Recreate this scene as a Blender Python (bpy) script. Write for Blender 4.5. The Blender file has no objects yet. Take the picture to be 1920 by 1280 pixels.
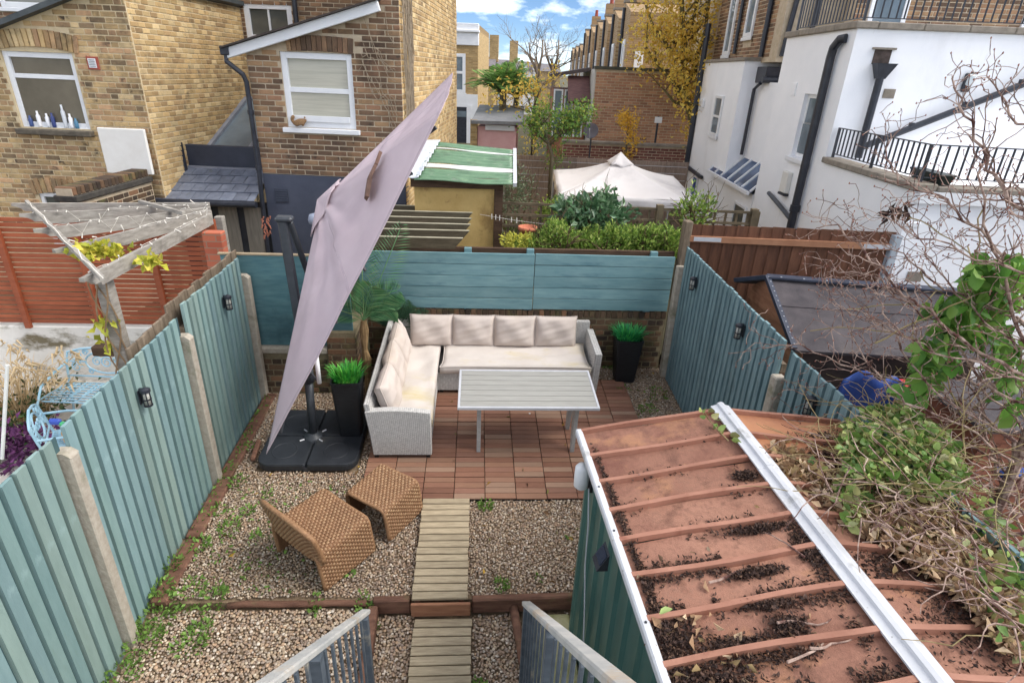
import bpy, bmesh, math, random
import numpy as np
from mathutils import Vector, Matrix
R=math.radians
SC=bpy.context.scene
COL=SC.collection
rng=random.Random(7); nr=np.random.RandomState(11)

# ---------------------------------------------------------------- camera, world, sun, exposure
FPX=1092.0
_d=np.array([-98,2360,FPX]); _d/=np.linalg.norm(_d)
_g=np.array([-63,-508,FPX]); _g-=_d*(_g@_d); _g/=np.linalg.norm(_g)
_r=np.cross(_d,_g); CM=np.array([_r,_g,-_d]); CP=np.array([0,0,3.74])
cam=bpy.data.cameras.new('camera'); camo=bpy.data.objects.new('camera',cam); COL.objects.link(camo)
cam.lens=36*FPX/1920; cam.sensor_width=36; cam.sensor_fit='HORIZONTAL'; cam.clip_start=.05; cam.clip_end=3000
camo.matrix_world=Matrix([[CM[i,0],-CM[i,1],-CM[i,2],CP[i]] for i in range(3)]+[[0,0,0,1]])
SC.camera=camo
SUN_EL,SUN_AZ=R(48),R(104)      # azimuth clockwise from +Y
wd=bpy.data.worlds.new('World'); SC.world=wd; wd.use_nodes=True
def world():
    nt=wd.node_tree; n=nt.nodes; l=nt.links; n.clear()
    out=n.new('ShaderNodeOutputWorld'); bg=n.new('ShaderNodeBackground')
    sky=n.new('ShaderNodeTexSky'); sky.sky_type='NISHITA'; sky.sun_disc=False
    sky.sun_elevation=SUN_EL; sky.sun_rotation=SUN_AZ; sky.air_density=.6; sky.dust_density=0; sky.ozone_density=6
    tc=n.new('ShaderNodeTexCoord'); mp=n.new('ShaderNodeMapping'); mp.inputs['Scale'].default_value=(2.2,2.2,5.5)
    nz=n.new('ShaderNodeTexNoise'); nz.inputs['Scale'].default_value=1.7; nz.inputs['Detail'].default_value=9; nz.inputs['Roughness'].default_value=.58
    rp=n.new('ShaderNodeValToRGB'); rp.color_ramp.elements[0].position=.455; rp.color_ramp.elements[1].position=.66
    mx=n.new('ShaderNodeMix'); mx.data_type='RGBA'; mx.inputs[7].default_value=(27,26.6,26.2,1)
    l.new(tc.outputs['Generated'],mp.inputs['Vector']); l.new(mp.outputs[0],nz.inputs['Vector']); l.new(nz.outputs['Fac'],rp.inputs[0])
    l.new(rp.outputs[0],mx.inputs[0]); l.new(sky.outputs[0],mx.inputs[6]); l.new(mx.outputs[2],bg.inputs[0])
    bg.inputs[1].default_value=.052; l.new(bg.outputs[0],out.inputs[0])
world()
sl=bpy.data.lights.new('sun','SUN'); so=bpy.data.objects.new('sun',sl); COL.objects.link(so)
sl.energy=1.4; sl.angle=R(35); sl.color=(1,.95,.88)
_s=Vector((math.cos(SUN_EL)*math.sin(SUN_AZ),math.cos(SUN_EL)*math.cos(SUN_AZ),math.sin(SUN_EL)))
so.rotation_euler=_s.to_track_quat('Z','Y').to_euler()
vs=SC.view_settings; vs.view_transform='Standard'; vs.look='None'; vs.gamma=1; vs.exposure=1.5; vs.use_curve_mapping=False

# ---------------------------------------------------------------- geometry of the place
SL=R(4.44); SG=math.tan(SL); Y0=4.44
def G2(x,y): return G(y)+(.085 if (y<=3.38 and x<-.79) else 0)
def G(y): return SG*(y-Y0)-(0 if y>3.38 else .15)
def ray(x,y): return CM@np.array([x-960,y-640,FPX])
def atz(x,y,z): v=ray(x,y); return Vector(CP+v*((z-CP[2])/v[2]))
def aty(x,y,Y): v=ray(x,y); return Vector(CP+v*(Y/v[1]))
def atx(x,y,X): v=ray(x,y); return Vector(CP+v*(X/v[0]))
def gp(x,y,h=0):
    v=ray(x,y); return Vector(CP+v*((-SG*Y0+h-CP[2])/(v[2]-SG*v[1])))
A5=R(5); UX=np.array([math.cos(A5),-math.sin(A5),0]); VX=np.array([math.sin(A5),math.cos(A5),0])
def uv(u,v,z): return Vector((u*UX[0]+v*VX[0],u*UX[1]+v*VX[1],z))
def atU(x,y,u): w=ray(x,y); P=CP+w*(u/(w@UX)); return Vector((P@UX,P@VX,P[2]))
def atV(x,y,q): w=ray(x,y); P=CP+w*(q/(w@VX)); return Vector((P@UX,P@VX,P[2]))

# ---------------------------------------------------------------- helpers
def C(r,g,b):
    f=lambda c:(c/255/12.92 if c/255<=.04045 else ((c/255+.055)/1.055)**2.4)
    r,g,b=f(r),f(g),f(b); y=.25*r+.6*g+.15*b; k=.07
    return (r+(y-r)*k,g+(y-g)*k,b+(y-b)*k,1)
MATS={}
def mat(name,c1,c2=None,scale=6,st=(1,1,1),rough=.75,bump=0,bscale=None,rnd=None,rv=.2,pal=None,dirt=None,metal=0,spec=.35,trans=0,lo=.3,hi=.7,coord='pos',det=6,sheen=0):
    if name in MATS: return MATS[name]
    m=bpy.data.materials.new(name); MATS[name]=m; m.use_nodes=True; nt=m.node_tree; n=nt.nodes; l=nt.links
    b=n['Principled BSDF']; b.inputs['Roughness'].default_value=rough; b.inputs['Metallic'].default_value=metal
    b.inputs['Specular IOR Level'].default_value=spec
    if coord=='pos': src=n.new('ShaderNodeNewGeometry').outputs['Position']
    else: src=n.new('ShaderNodeTexCoord').outputs['Object']
    mp=n.new('ShaderNodeMapping'); mp.inputs['Scale'].default_value=[scale*s for s in st]; l.new(src,mp.inputs[0])
    rn=None
    if rnd=='obj':
        oi=n.new('ShaderNodeObjectInfo'); rn=oi.outputs['Random']
    elif rnd=='isl':
        g=n.new('ShaderNodeNewGeometry'); rn=g.outputs['Random Per Island']
    if rn is not None and coord!='pos':
        cb=n.new('ShaderNodeVectorMath'); cb.operation='SCALE'; cb.inputs[0].default_value=(37,53,71); l.new(rn,cb.inputs[3]); l.new(cb.outputs[0],mp.inputs['Location'])
    nz=n.new('ShaderNodeTexNoise'); nz.inputs['Scale'].default_value=1; nz.inputs['Detail'].default_value=det; nz.inputs['Roughness'].default_value=.62
    l.new(mp.outputs[0],nz.inputs['Vector'])
    rp=n.new('ShaderNodeValToRGB'); e=rp.color_ramp.elements; e[0].position=lo; e[1].position=hi; e[0].color=c1; e[1].color=c2 or c1
    l.new(nz.outputs['Fac'],rp.inputs[0]); cur=rp.outputs[0]
    if pal and rn is not None:
        pr=n.new('ShaderNodeValToRGB'); pr.color_ramp.interpolation='CONSTANT'; el=pr.color_ramp.elements
        while len(el)<len(pal): el.new(.5)
        for i,c in enumerate(pal): el[i].position=i/len(pal); el[i].color=c
        l.new(rn,pr.inputs[0])
        mx=n.new('ShaderNodeMix'); mx.data_type='RGBA'; mx.inputs[0].default_value=.68; l.new(cur,mx.inputs[6]); l.new(pr.outputs[0],mx.inputs[7]); cur=mx.outputs[2]
    if dirt:
        for (dc,ds,dlo,dhi,dst) in dirt:
            m2=n.new('ShaderNodeMapping'); m2.inputs['Scale'].default_value=[ds*s for s in dst]; l.new(src,m2.inputs[0])
            n2=n.new('ShaderNodeTexNoise'); n2.inputs['Scale'].default_value=1; n2.inputs['Detail'].default_value=7; n2.inputs['Roughness'].default_value=.65; l.new(m2.outputs[0],n2.inputs['Vector'])
            r2=n.new('ShaderNodeValToRGB'); r2.color_ramp.elements[0].position=dlo; r2.color_ramp.elements[1].position=dhi; l.new(n2.outputs['Fac'],r2.inputs[0])
            mx=n.new('ShaderNodeMix'); mx.data_type='RGBA'; l.new(r2.outputs[0],mx.inputs[0]); l.new(cur,mx.inputs[6]); mx.inputs[7].default_value=dc; cur=mx.outputs[2]
    if rn is not None and rv:
        h=n.new('ShaderNodeHueSaturation'); mr=n.new('ShaderNodeMapRange'); mr.inputs[3].default_value=1-rv; mr.inputs[4].default_value=1+rv
        ml=n.new('ShaderNodeMath'); ml.operation='MULTIPLY'; ml.inputs[1].default_value=7.31; fr=n.new('ShaderNodeMath'); fr.operation='FRACT'
        l.new(rn,ml.inputs[0]); l.new(ml.outputs[0],fr.inputs[0]); l.new(fr.outputs[0],mr.inputs[0]); l.new(mr.outputs[0],h.inputs['Value']); l.new(cur,h.inputs['Color']); cur=h.outputs[0]
    l.new(cur,b.inputs['Base Color'])
    if bump:
        n3=n.new('ShaderNodeTexNoise'); n3.inputs['Scale'].default_value=bscale or 60; n3.inputs['Detail'].default_value=4
        m3=n.new('ShaderNodeMapping'); m3.inputs['Scale'].default_value=st; l.new(src,m3.inputs[0]); l.new(m3.outputs[0],n3.inputs['Vector'])
        bp=n.new('ShaderNodeBump'); bp.inputs['Strength'].default_value=bump; bp.inputs['Distance'].default_value=.01; l.new(n3.outputs['Fac'],bp.inputs['Height']); l.new(bp.outputs[0],b.inputs['Normal'])
    if trans:
        tr=n.new('ShaderNodeBsdfTranslucent'); l.new(cur,tr.inputs[0]); ms=n.new('ShaderNodeMixShader'); ms.inputs[0].default_value=trans
        l.new(b.outputs[0],ms.inputs[1]); l.new(tr.outputs[0],ms.inputs[2]); l.new(ms.outputs[0],n['Material Output'].inputs[0])
    return m
def glass(name,c=(.05,.06,.06,1),rough=.06):
    if name in MATS: return MATS[name]
    return mat(name,c,tuple(min(1,x*1.8) for x in c[:3])+(1,),scale=1.2,rough=rough,spec=.6)

class MB:
    def __init__(s): s.v=[]; s.f=[]
    def add(s,vs,fs):
        o=len(s.v); s.v+= [tuple(v) for v in vs]; s.f+=[tuple(i+o for i in f) for f in fs]; return s
    def box(s,c,d,bev=0,rot=None):
        x,y,z=d[0]/2,d[1]/2,d[2]/2
        if bev<=0:
            vs=[(a*x,b*y,e*z) for e in(-1,1) for b in(-1,1) for a in(-1,1)]
            fs=[(0,2,3,1),(4,5,7,6),(0,1,5,4),(2,6,7,3),(0,4,6,2),(1,3,7,5)]
        else:
            b_=min(bev,x*.9,y*.9,z*.9); vs=[];ix={}
            for e in(-1,1):
                for b in(-1,1):
                    for a in(-1,1):
                        for k in range(3):
                            p=[a*(x-(b_ if k!=0 else 0)),b*(y-(b_ if k!=1 else 0)),e*(z-(b_ if k!=2 else 0))]
                            ix[(a,b,e,k)]=len(vs); vs.append(tuple(p))
            I=ix; fs=[]
            for sg in(-1,1):
                q=[(I[(sg,b,e,0)]) for b,e in((-1,-1),(1,-1),(1,1),(-1,1))]; fs.append(tuple(q if sg>0 else q[::-1]))
                q=[(I[(a,sg,e,1)]) for a,e in((-1,-1),(-1,1),(1,1),(1,-1))]; fs.append(tuple(q if sg>0 else q[::-1]))
                q=[(I[(a,b,sg,2)]) for a,b in((-1,-1),(1,-1),(1,1),(-1,1))]; fs.append(tuple(q if sg>0 else q[::-1]))
            def orient(f):
                P=[Vector(vs[i]) for i in f]; nn=(P[1]-P[0]).cross(P[2]-P[0]); cc=sum(P,Vector())/len(P)
                return f if nn.dot(cc)>0 else f[::-1]
            for b in(-1,1):
                for e in(-1,1):
                    fs.append(orient((I[(-1,b,e,1)],I[(1,b,e,1)],I[(1,b,e,2)],I[(-1,b,e,2)])))
                    fs.append(orient((I[(b,-1,e,0)],I[(b,1,e,0)],I[(b,1,e,2)],I[(b,-1,e,2)])))
                    fs.append(orient((I[(b,e,-1,0)],I[(b,e,1,0)],I[(b,e,1,1)],I[(b,e,-1,1)])))
                    for a in(-1,1): fs.append(orient((I[(a,b,e,0)],I[(a,b,e,1)],I[(a,b,e,2)])))
        c=Vector(c)
        if rot is not None: vs=[rot@Vector(v)+c for v in vs]
        else: vs=[Vector(v)+c for v in vs]
        return s.add(vs,fs)
    def bb(s,x0,x1,y0,y1,z0,z1,bev=0): return s.box(((x0+x1)/2,(y0+y1)/2,(z0+z1)/2),(abs(x1-x0),abs(y1-y0),abs(z1-z0)),bev)
    def prism(s,pts,h0,h1,axis='z'):
        n=len(pts); a=[];
        for h in(h0,h1):
            for p in pts:
                a.append({'z':(p[0],p[1],h),'y':(p[0],h,p[1]),'x':(h,p[0],p[1])}[axis])
        fs=[tuple(range(n))[::-1],tuple(range(n,2*n))]+[(i,(i+1)%n,n+(i+1)%n,n+i) for i in range(n)]
        return s.add(a,fs)
    def tube(s,pts,rad,n=6,cap=True):
        pts=[Vector(p) for p in pts]; k=len(pts)
        if not hasattr(rad,'__len__'): rad=[rad]*k
        o=[];ref=None
        for i,p in enumerate(pts):
            t=(pts[min(i+1,k-1)]-pts[max(i-1,0)])
            if t.length<1e-9: t=Vector((0,0,1))
            t.normalize()
            if ref is None: ref=t.orthogonal().normalized()
            ref=(ref-t*ref.dot(t)); ref=ref.normalized() if ref.length>1e-6 else t.orthogonal().normalized()
            b=t.cross(ref)
            for j in range(n):
                a=2*math.pi*j/n; o.append(p+(ref*math.cos(a)+b*math.sin(a))*rad[i])
        fs=[(i*n+j,i*n+(j+1)%n,(i+1)*n+(j+1)%n,(i+1)*n+j) for i in range(k-1) for j in range(n)]
        if cap: fs+=[tuple(range(n))[::-1],tuple(range((k-1)*n,k*n))]
        return s.add(o,fs)
    def bar(s,p0,p1,w,h,up=(0,0,1),bev=0):
        p0,p1=Vector(p0),Vector(p1); t=p1-p0; L=t.length; t.normalize(); up=Vector(up); sd=t.cross(up)
        if sd.length<1e-5: up=Vector((0,1,0)); sd=t.cross(up)
        sd.normalize(); up=sd.cross(t); rot=Matrix((t,sd,up)).transposed()
        return s.box((p0+p1)/2,(L,w,h),bev,rot)
    def quad(s,a,b,c,d): return s.add([a,b,c,d],[(0,1,2,3)])
    def lathe(s,prof,n=16,c=(0,0,0)):
        o=[(c[0]+r*math.cos(2*math.pi*j/n),c[1]+r*math.sin(2*math.pi*j/n),c[2]+z) for r,z in prof for j in range(n)]; k=len(prof)
        fs=[(i*n+j,i*n+(j+1)%n,(i+1)*n+(j+1)%n,(i+1)*n+j) for i in range(k-1) for j in range(n)]
        fs+=[tuple(range(n))[::-1],tuple(range((k-1)*n,k*n))]
        return s.add(o,fs)
    def mesh(s,name,m,smooth=False,fix=False):
        me=bpy.data.meshes.new(name); me.from_pydata(s.v,[],s.f)
        if fix:
            b=bmesh.new(); b.from_mesh(me); bmesh.ops.recalc_face_normals(b,faces=b.faces); b.to_mesh(me); b.free()
        if m: me.materials.append(m)
        if smooth: me.polygons.foreach_set('use_smooth',[True]*len(me.polygons))
        me.update(); return me
    def build(s,name,m,parent=None,smooth=False,fix=False,loc=None,rot=None):
        return ob(name,s.mesh(name,m,smooth,fix),parent,loc,rot)
def npmesh(name,V,F,m,smooth=False):
    me=bpy.data.meshes.new(name); V=np.asarray(V,dtype=np.float32); F=np.asarray(F,dtype=np.int32); k=F.shape[1]
    me.vertices.add(len(V)); me.vertices.foreach_set('co',V.ravel()); me.loops.add(F.size); me.loops.foreach_set('vertex_index',F.ravel())
    me.polygons.add(len(F)); me.polygons.foreach_set('loop_start',np.arange(0,F.size,k,dtype=np.int32))
    if smooth: me.polygons.foreach_set('use_smooth',np.ones(len(F),dtype=bool))
    me.update(calc_edges=True); me.materials.append(m); return me
def ob(name,me,parent=None,loc=None,rot=None):
    o=bpy.data.objects.new(name,me); COL.objects.link(o)
    if parent: o.parent=parent
    if loc is not None: o.location=loc
    if rot is not None: o.rotation_euler=rot
    return o
def tag(o,label=None,cat=None,group=None,kind=None):
    if label: o['label']=label
    if cat: o['category']=cat
    if group: o['group']=group
    if kind: o['kind']=kind
    return o
def thing(name,label,cat,loc=(0,0,0),rot=(0,0,0),group=None):
    return tag(ob(name,None,None,loc,rot),label,cat,group)
def struct(o): return tag(o,kind='structure')
def stuff(o,label=None,cat=None): return tag(o,label,cat,kind='stuff')
def dup(root,loc,rot=None,label=None):
    r=root.copy(); COL.objects.link(r); r.location=loc
    if rot is not None: r.rotation_euler=rot
    if label: r['label']=label
    for ch in list(root.children):
        c=ch.copy(); COL.objects.link(c); c.parent=r
        for g in ch.children:
            d=g.copy(); COL.objects.link(d); d.parent=c
    return r

def leafmesh(name,P,N,size,asp,m,droop=.25,jit=.5,fine=False):
    """one folded leaf per point: P (n,3) bases, N (n,3) growing directions"""
    n=len(P); P=np.asarray(P); N=np.asarray(N)+nr.normal(0,jit,(n,3)); N/=np.linalg.norm(N,axis=1)[:,None]+1e-9
    s=(size*(.6+.8*nr.rand(n)))[:,None]; r=nr.normal(0,1,(n,3)); r[:,2]*=.5
    W=np.cross(N,r); W/=np.linalg.norm(W,axis=1)[:,None]+1e-9; U=np.cross(W,N)
    if fine:
        w=W*s*asp; K=[P,P+N*s*.22+w*.40+U*s*.09,P+N*s*.55+w*.46+U*s*.10-U*s*droop*.25,P+N*s*.82+w*.24-U*s*droop*.6,P+N*s-U*s*droop,P+N*s*.82-w*.24-U*s*droop*.6,P+N*s*.55-w*.46+U*s*.10-U*s*droop*.25,P+N*s*.22-w*.40+U*s*.09,P+N*s*.5-U*s*droop*.2]
        V=np.stack(K,1).reshape(-1,3); i=np.arange(n)*9
        return npmesh(name,V,np.concatenate([np.stack([i+8,i+j,i+(j+1)%8],1) for j in range(8)]),m,True)
    a=P; b=P+N*s*.5+W*s*asp*.5+U*s*.1; c=P+N*s-U*s*droop; d=P+N*s*.5-W*s*asp*.5+U*s*.1
    V=np.stack([a,b,c,d],1).reshape(-1,3); i=np.arange(n)*4
    F=np.concatenate([np.stack([i,i+1,i+2],1),np.stack([i,i+2,i+3],1)])
    return npmesh(name,V,F,m)
def grow(mb,p,d,L,r,depth,tips,spread=.6,wig=.18,up=.15,kids=(2,4),fall=.68,n=5,seg=4,rfall=.6,minr=.002):
    pts=[Vector(p)]; d=Vector(d).normalized()
    for i in range(seg):
        d=(d+Vector((rng.gauss(0,wig),rng.gauss(0,wig),rng.gauss(0,wig)+up*.3))).normalized(); pts.append(pts[-1]+d*L/seg)
    r1=max(r*rfall,minr); rad=[r+(r1-r)*i/seg for i in range(seg+1)]
    mb.tube(pts,rad,n if depth>1 else max(3,n-2),cap=False)
    tips.append((pts[-1],d,depth))
    if depth>0:
        for k in range(rng.randint(*kids)):
            i=rng.randint(max(1,seg-3),seg); q=pts[i]
            nd=(d+Vector((rng.gauss(0,spread),rng.gauss(0,spread),rng.gauss(0,spread)+up))).normalized()
            grow(mb,q,nd,L*fall*rng.uniform(.75,1.2),r1*rng.uniform(.65,.95),depth-1,tips,spread,wig,up,kids,fall,n,seg,rfall,minr)
        
def bricks(wall,P0,ax,nrm,W,H,m_obj,m_isl,holes=(),bl=.21,bh=.060,dp=.007,mt=.0155,nsing=300,key=None,bond='stretch',z0jit=0,inc=None,skip=()):
    """single bricks laid on a mortar wall; P0 lower corner, ax along, nrm out of the wall (parent coordinates)"""
    P0=Vector(P0); ax=Vector(ax).normalized(); nrm=Vector(nrm).normalized(); out=[]
    row=0; z=0
    while z+bh<=H+1e-6:
        if bond=='flem': seq=[bl,(bl-mt)/2]; off=(0 if row%2==0 else -(bl*.75+mt*.5))
        elif bond=='header': seq=[(bl-mt)/2]; off=0
        elif bond=='garden': seq=[bl] if row%4 else [(bl-mt)/2]; off=(0 if row%2==0 else -(bl+mt)/2)
        else: seq=[bl]; off=(0 if row%2==0 else -(bl+mt)/2)
        x=off; i=0
        while x<W:
            w=seq[i%len(seq)]; i+=1; a=max(x,0); b=min(x+w,W); x+=w+mt
            if b-a<.03: continue
            cx=(a+b)/2; cz=z+bh/2; bad=False
            for (h0,h1,g0,g1) in holes:
                if b>h0 and a<h1 and cz>g0 and cz<g1:
                    if a<h0-.04: b=h0
                    elif b>h1+.04: a=h1
                    else: bad=True
            if inc is not None and not inc(cx,cz): bad=True
            if bad or b-a<.03: continue
            out.append(((a+b)/2,cz,b-a))
        z+=bh+mt; row+=1
    if key: out.sort(key=key)
    zup=Vector((0,0,1)); rot=Matrix((ax,nrm,zup)).transposed(); e=rot.to_euler(); cache={}
    for (cx,cz,w) in out[:nsing]:
        k=round(w,2)
        if k not in cache: cache[k]=MB().box((0,0,0),(k,dp*2,bh),.004).mesh('brick',m_obj)
        p=P0+ax*cx+zup*cz+nrm*rng.uniform(-.003,.003)
        o=ob('brick',cache[k],wall,p,e)
    rest=out[nsing:]
    if rest:
        mb=MB()
        for (cx,cz,w) in rest:
            mb.box(P0+ax*cx+zup*cz+nrm*rng.uniform(-.003,.003),(w,dp*2,bh),.004 if len(rest)<2500 else 0,rot)
        stuff(mb.build('brick_courses',m_isl,wall))

def holewall(mb,L,a0,a1,zb,top,holes,th=.25,cuts=()):
    """a wall slab of thickness th behind plane L with real openings; top(a) is the height of its upper edge"""
    xs=sorted(set([a0,a1]+list(cuts)+[h for H in holes for h in H[:2] if a0<h<a1]))
    for x0,x1 in zip(xs[:-1],xs[1:]):
        xm=(x0+x1)/2; hs=sorted([(h[2],h[3]) for h in holes if h[0]<xm<h[1]]); z=zb; segs=[]
        for (p,q) in hs: segs.append((z,z,p,p)); z=q
        segs.append((z,z,top(x0+1e-6),top(x1-1e-6)))
        for (b0,b1,t0,t1) in segs:
            v=[L(x0,0,b0),L(x1,0,b1),L(x1,0,t1),L(x0,0,t0),L(x0,-th,b0),L(x1,-th,b1),L(x1,-th,t1),L(x0,-th,t0)]
            mb.add(v,[(0,1,2,3),(4,7,6,5),(0,4,5,1),(1,5,6,2),(2,6,7,3),(3,7,4,0)])
    return mb
# ---------------------------------------------------------------- ground
M_soil=mat('soil',C(104,86,66),C(146,124,98),scale=14,bump=.6,bscale=50,rough=.95)
M_earth=mat('rough_ground',C(74,72,50),C(110,104,78),scale=1.2,rough=.95,bump=.4,bscale=12)
M_pave=mat('cracked_paving',C(176,170,160),C(214,208,198),scale=3,rough=.9,bump=.3,dirt=[(C(92,84,72),2.2,.56,.72,(1,1,1))])
struct(MB().quad((-900,-900,-.9),(900,-900,-.9),(900,1500,-.9),(-900,1500,-.9)).build('ground',M_earth))
g=MB()
for y0,y1,o in((.2,3.379,-.152),(3.381,7.0,-.004)):
    g.quad((-2.7,y0,SG*(y0-Y0)+o-.022),(2.7,y0,SG*(y0-Y0)+o-.022),(2.7,y1,SG*(y1-Y0)+o-.022),(-2.7,y1,SG*(y1-Y0)+o-.022))
g.quad((-2.7,1.0,SG*(1-Y0)-.09),(-.78,1.0,SG*(1-Y0)-.09),(-.78,3.375,SG*(3.375-Y0)-.09),(-2.7,3.375,SG*(3.375-Y0)-.09))
g.quad((-2.7,3.38,-.28),(2.7,3.38,-.28),(2.7,3.38,-.11),(-2.7,3.38,-.11))
struct(g.build('garden_soil',M_soil))
struct(MB().quad((-12,1,-.12),(-2.64,1,-.12),(-2.64,7,-.12),(-12,7,-.12)).build('paving',M_pave))
struct(MB().quad((2.64,.5,-.06),(9,.5,-.06),(9,7,-.06),(2.64,7,-.06)).build('yard',M_soil))
struct(MB().quad((-14,7.05,.3),(14,7.05,.3),(14,60,-.2),(-14,60,-.2)).build('back_lawn',M_earth))

# gravel: every pebble a small stone
PEB=[C(182,158,130),C(206,190,166),C(152,122,98),C(170,146,120),C(132,108,92),C(190,166,134),C(168,152,136),C(116,98,88),C(220,208,192),C(176,140,106),C(148,130,118),C(140,108,84)]
M_peb=mat('pebbles',C(160,138,116),C(192,174,150),scale=40,rnd='isl',pal=PEB,rv=.16,rough=.6,spec=.4)
def icos(sub):
    b=bmesh.new(); bmesh.ops.create_icosphere(b,subdivisions=sub,radius=1); b.verts.ensure_lookup_table()
    V=np.array([v.co[:] for v in b.verts]); F=np.array([[v.index for v in f.verts] for f in b.faces]); b.free(); return V,F
def pebbles(name,X0,X1,Y0_,Y1,sp,sub,mask,label,zoff=0,rm=1):
    xs=np.arange(X0,X1,sp); ys=np.arange(Y0_,Y1,sp); gx,gy=np.meshgrid(xs,ys); P=np.stack([gx.ravel(),gy.ravel()],1)+nr.uniform(-.5,.5,(gx.size,2))*sp
    P=P[[mask(x,y) for x,y in P]]; n=len(P); z=np.array([G2(x,y) for x,y in P])+zoff+nr.uniform(-.006,.006,n)+.008*np.sin(P[:,0]*7+P[:,1]*3)+.006*np.sin(P[:,1]*11-P[:,0]*5)
    V,F=icos(sub); r=(nr.uniform(.006,.0125,n)*rm)[:,None]; sc=np.stack([nr.uniform(.8,1.35,n),nr.uniform(.8,1.2,n),nr.uniform(.5,.8,n)],1)*r
    th=nr.uniform(0,6.28,n); tl=nr.normal(0,.25,n); c,s=np.cos(th),np.sin(th); ct,stt=np.cos(tl),np.sin(tl)
    A=V[None,:,:]*sc[:,None,:]; y2=A[:,:,1]*ct[:,None]-A[:,:,2]*stt[:,None]; z2=A[:,:,1]*stt[:,None]+A[:,:,2]*ct[:,None]
    x3=A[:,:,0]*c[:,None]-y2*s[:,None]; y3=A[:,:,0]*s[:,None]+y2*c[:,None]
    W=np.stack([x3+P[:,0:1],y3+P[:,1:2],z2+z[:,None]],2).reshape(-1,3)
    FF=(F[None]+(np.arange(n)*len(V))[:,None,None]).reshape(-1,3)
    return stuff(ob(name,npmesh(name,W,FF,M_peb,True)),label,'gravel')
DX0,DX1,DY0,DY1=-1.087,1.913,4.43,6.57
def m_up(x,y):
    if DX0<x<DX1 and DY0<y<DY1: return False
    if -2.18<x<-1.16 and 4.84<y<5.76: return False
    if -.48<x<-.04 and 3.3<y<4.43: return False
    if x>.85 and y<3.3: return False
    if x<-2.36 and y<6.2: return rng.random()<.18
    if y>6.22 and x<-1.4: return False
    return True
def m_lo(x,y):
    if -.46<x<0.01: return False
    if .36<x: return rng.random()<.12 if y>2.7 and x<.85 else x<.85
    return True
pebbles('gravel',-2.46,2.48,3.41,6.86,.0172,1,m_up,'tan and white pebble gravel around the deck and chairs')
pebbles('gravel',-2.46,.86,2.2,3.35,.0192,2,m_lo,'larger tan pebbles on the lower level by the stair rails',0,1.08)

# weeds and moss along the gravel
M_weed=mat('weed_leaf',C(92,128,48),C(128,164,70),scale=20,rnd='isl',rv=.25,trans=.25,rough=.6)
def weeds():
    P=[];N=[]
    def patch(cx,cy,r,n,h=.05):
        for _ in range(n):
            a=rng.uniform(0,6.28); q=r*math.sqrt(rng.random()); x,y=cx+q*math.cos(a),cy+q*math.sin(a)
            P.append((x,y,G2(x,y)+rng.uniform(0.004,h))); N.append((math.cos(a),math.sin(a),.7))
    for (px,py,r,n,h) in [(300,1110,.1,90,.06),(290,1150,.16,190,.07),(265,1195,.15,170,.08),(225,1265,.12,130,.09),(350,1115,.14,120,.05),(400,1125,.1,100,.06),(355,1195,.13,90,.05),(370,1180,.1,80,.05),(325,1060,.08,60,.05),(375,1025,.09,70,.04),(410,960,.08,50,.04),(445,905,.09,50,.04),(430,990,.1,60,.03),(470,840,.07,30,.03),(480,1005,.04,30,.04),(500,930,.05,20,.03),(465,960,.06,40,.03),(590,1130,.05,50,.05),(683,1130,.06,70,.06),(655,1080,.03,20,.03),(910,952,.06,60,.05),(1068,1012,.02,8,.03),(1010,1085,.03,15,.03),(940,1098,.06,50,.02),(640,720,.15,90,.05),(600,640,.1,60,.1),(1140,690,.06,30,.03),(1215,770,.1,60,.03),(1230,740,.15,60,.02),(820,1060,.02,12,.03),(900,1265,.05,40,.06),(640,1015,.03,20,.04),(700,1150,.04,30,.05),(1170,730,.08,30,.02),(560,780,.08,20,.02)]:
        p=gp(px,py); patch(p.x,p.y,r,n,h)
    for i in range(260):
        y=rng.uniform(3.2,6.1); x=-2.47+abs(rng.gauss(0,.035)); P.append((x,y,G(y)+rng.uniform(0,.06))); N.append((1,rng.gauss(0,.5),.8))
    for i in range(300):
        x,y=rng.uniform(-2.3,-1.2),rng.uniform(3.42,4.7); P.append((x,y,G(y)+.012)); N.append((rng.gauss(0,1),rng.gauss(0,1),.5))
    stuff(ob('weeds',leafmesh('weeds',P,N,np.full(len(P),.034),.6,M_weed)),'small green weeds sprouting along the fence foot and gravel','weeds')
weeds()
# fallen leaves on gravel and deck
M_fall=mat('fallen_leaf',C(150,120,50),C(120,80,40),scale=9,rnd='isl',pal=[C(200,160,50),C(110,74,44),C(64,44,34),C(150,120,60),C(90,110,50)],rv=.2,rough=.7)
def fallen():
    P=[];N=[]
    for i in range(150):
        x,y=rng.uniform(-2.3,2.4),rng.uniform(3.5,6.8); on=DX0<x<DX1 and DY0<y<DY1
        if on and rng.random()<.45: continue
        P.append((x,y,G(y)+(.034 if on else .02))); a=rng.uniform(0,6.28); N.append((math.cos(a),math.sin(a),.12))
    for (px,py) in [(595,760),(585,755),(700,690),(905,842),(1042,762),(1080,792),(1058,795),(850,862),(800,915),(958,782)]:
        p=gp(px,py,.034); P.append(p[:]); N.append((rng.gauss(0,1),rng.gauss(0,1),.1))
    stuff(ob('fallen_leaves',leafmesh('fallen_leaves',P,N,np.full(len(P),.055),.55,M_fall,.1,.15)),'scattered brown and yellow fallen leaves on deck and gravel','leaves')
fallen()

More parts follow.
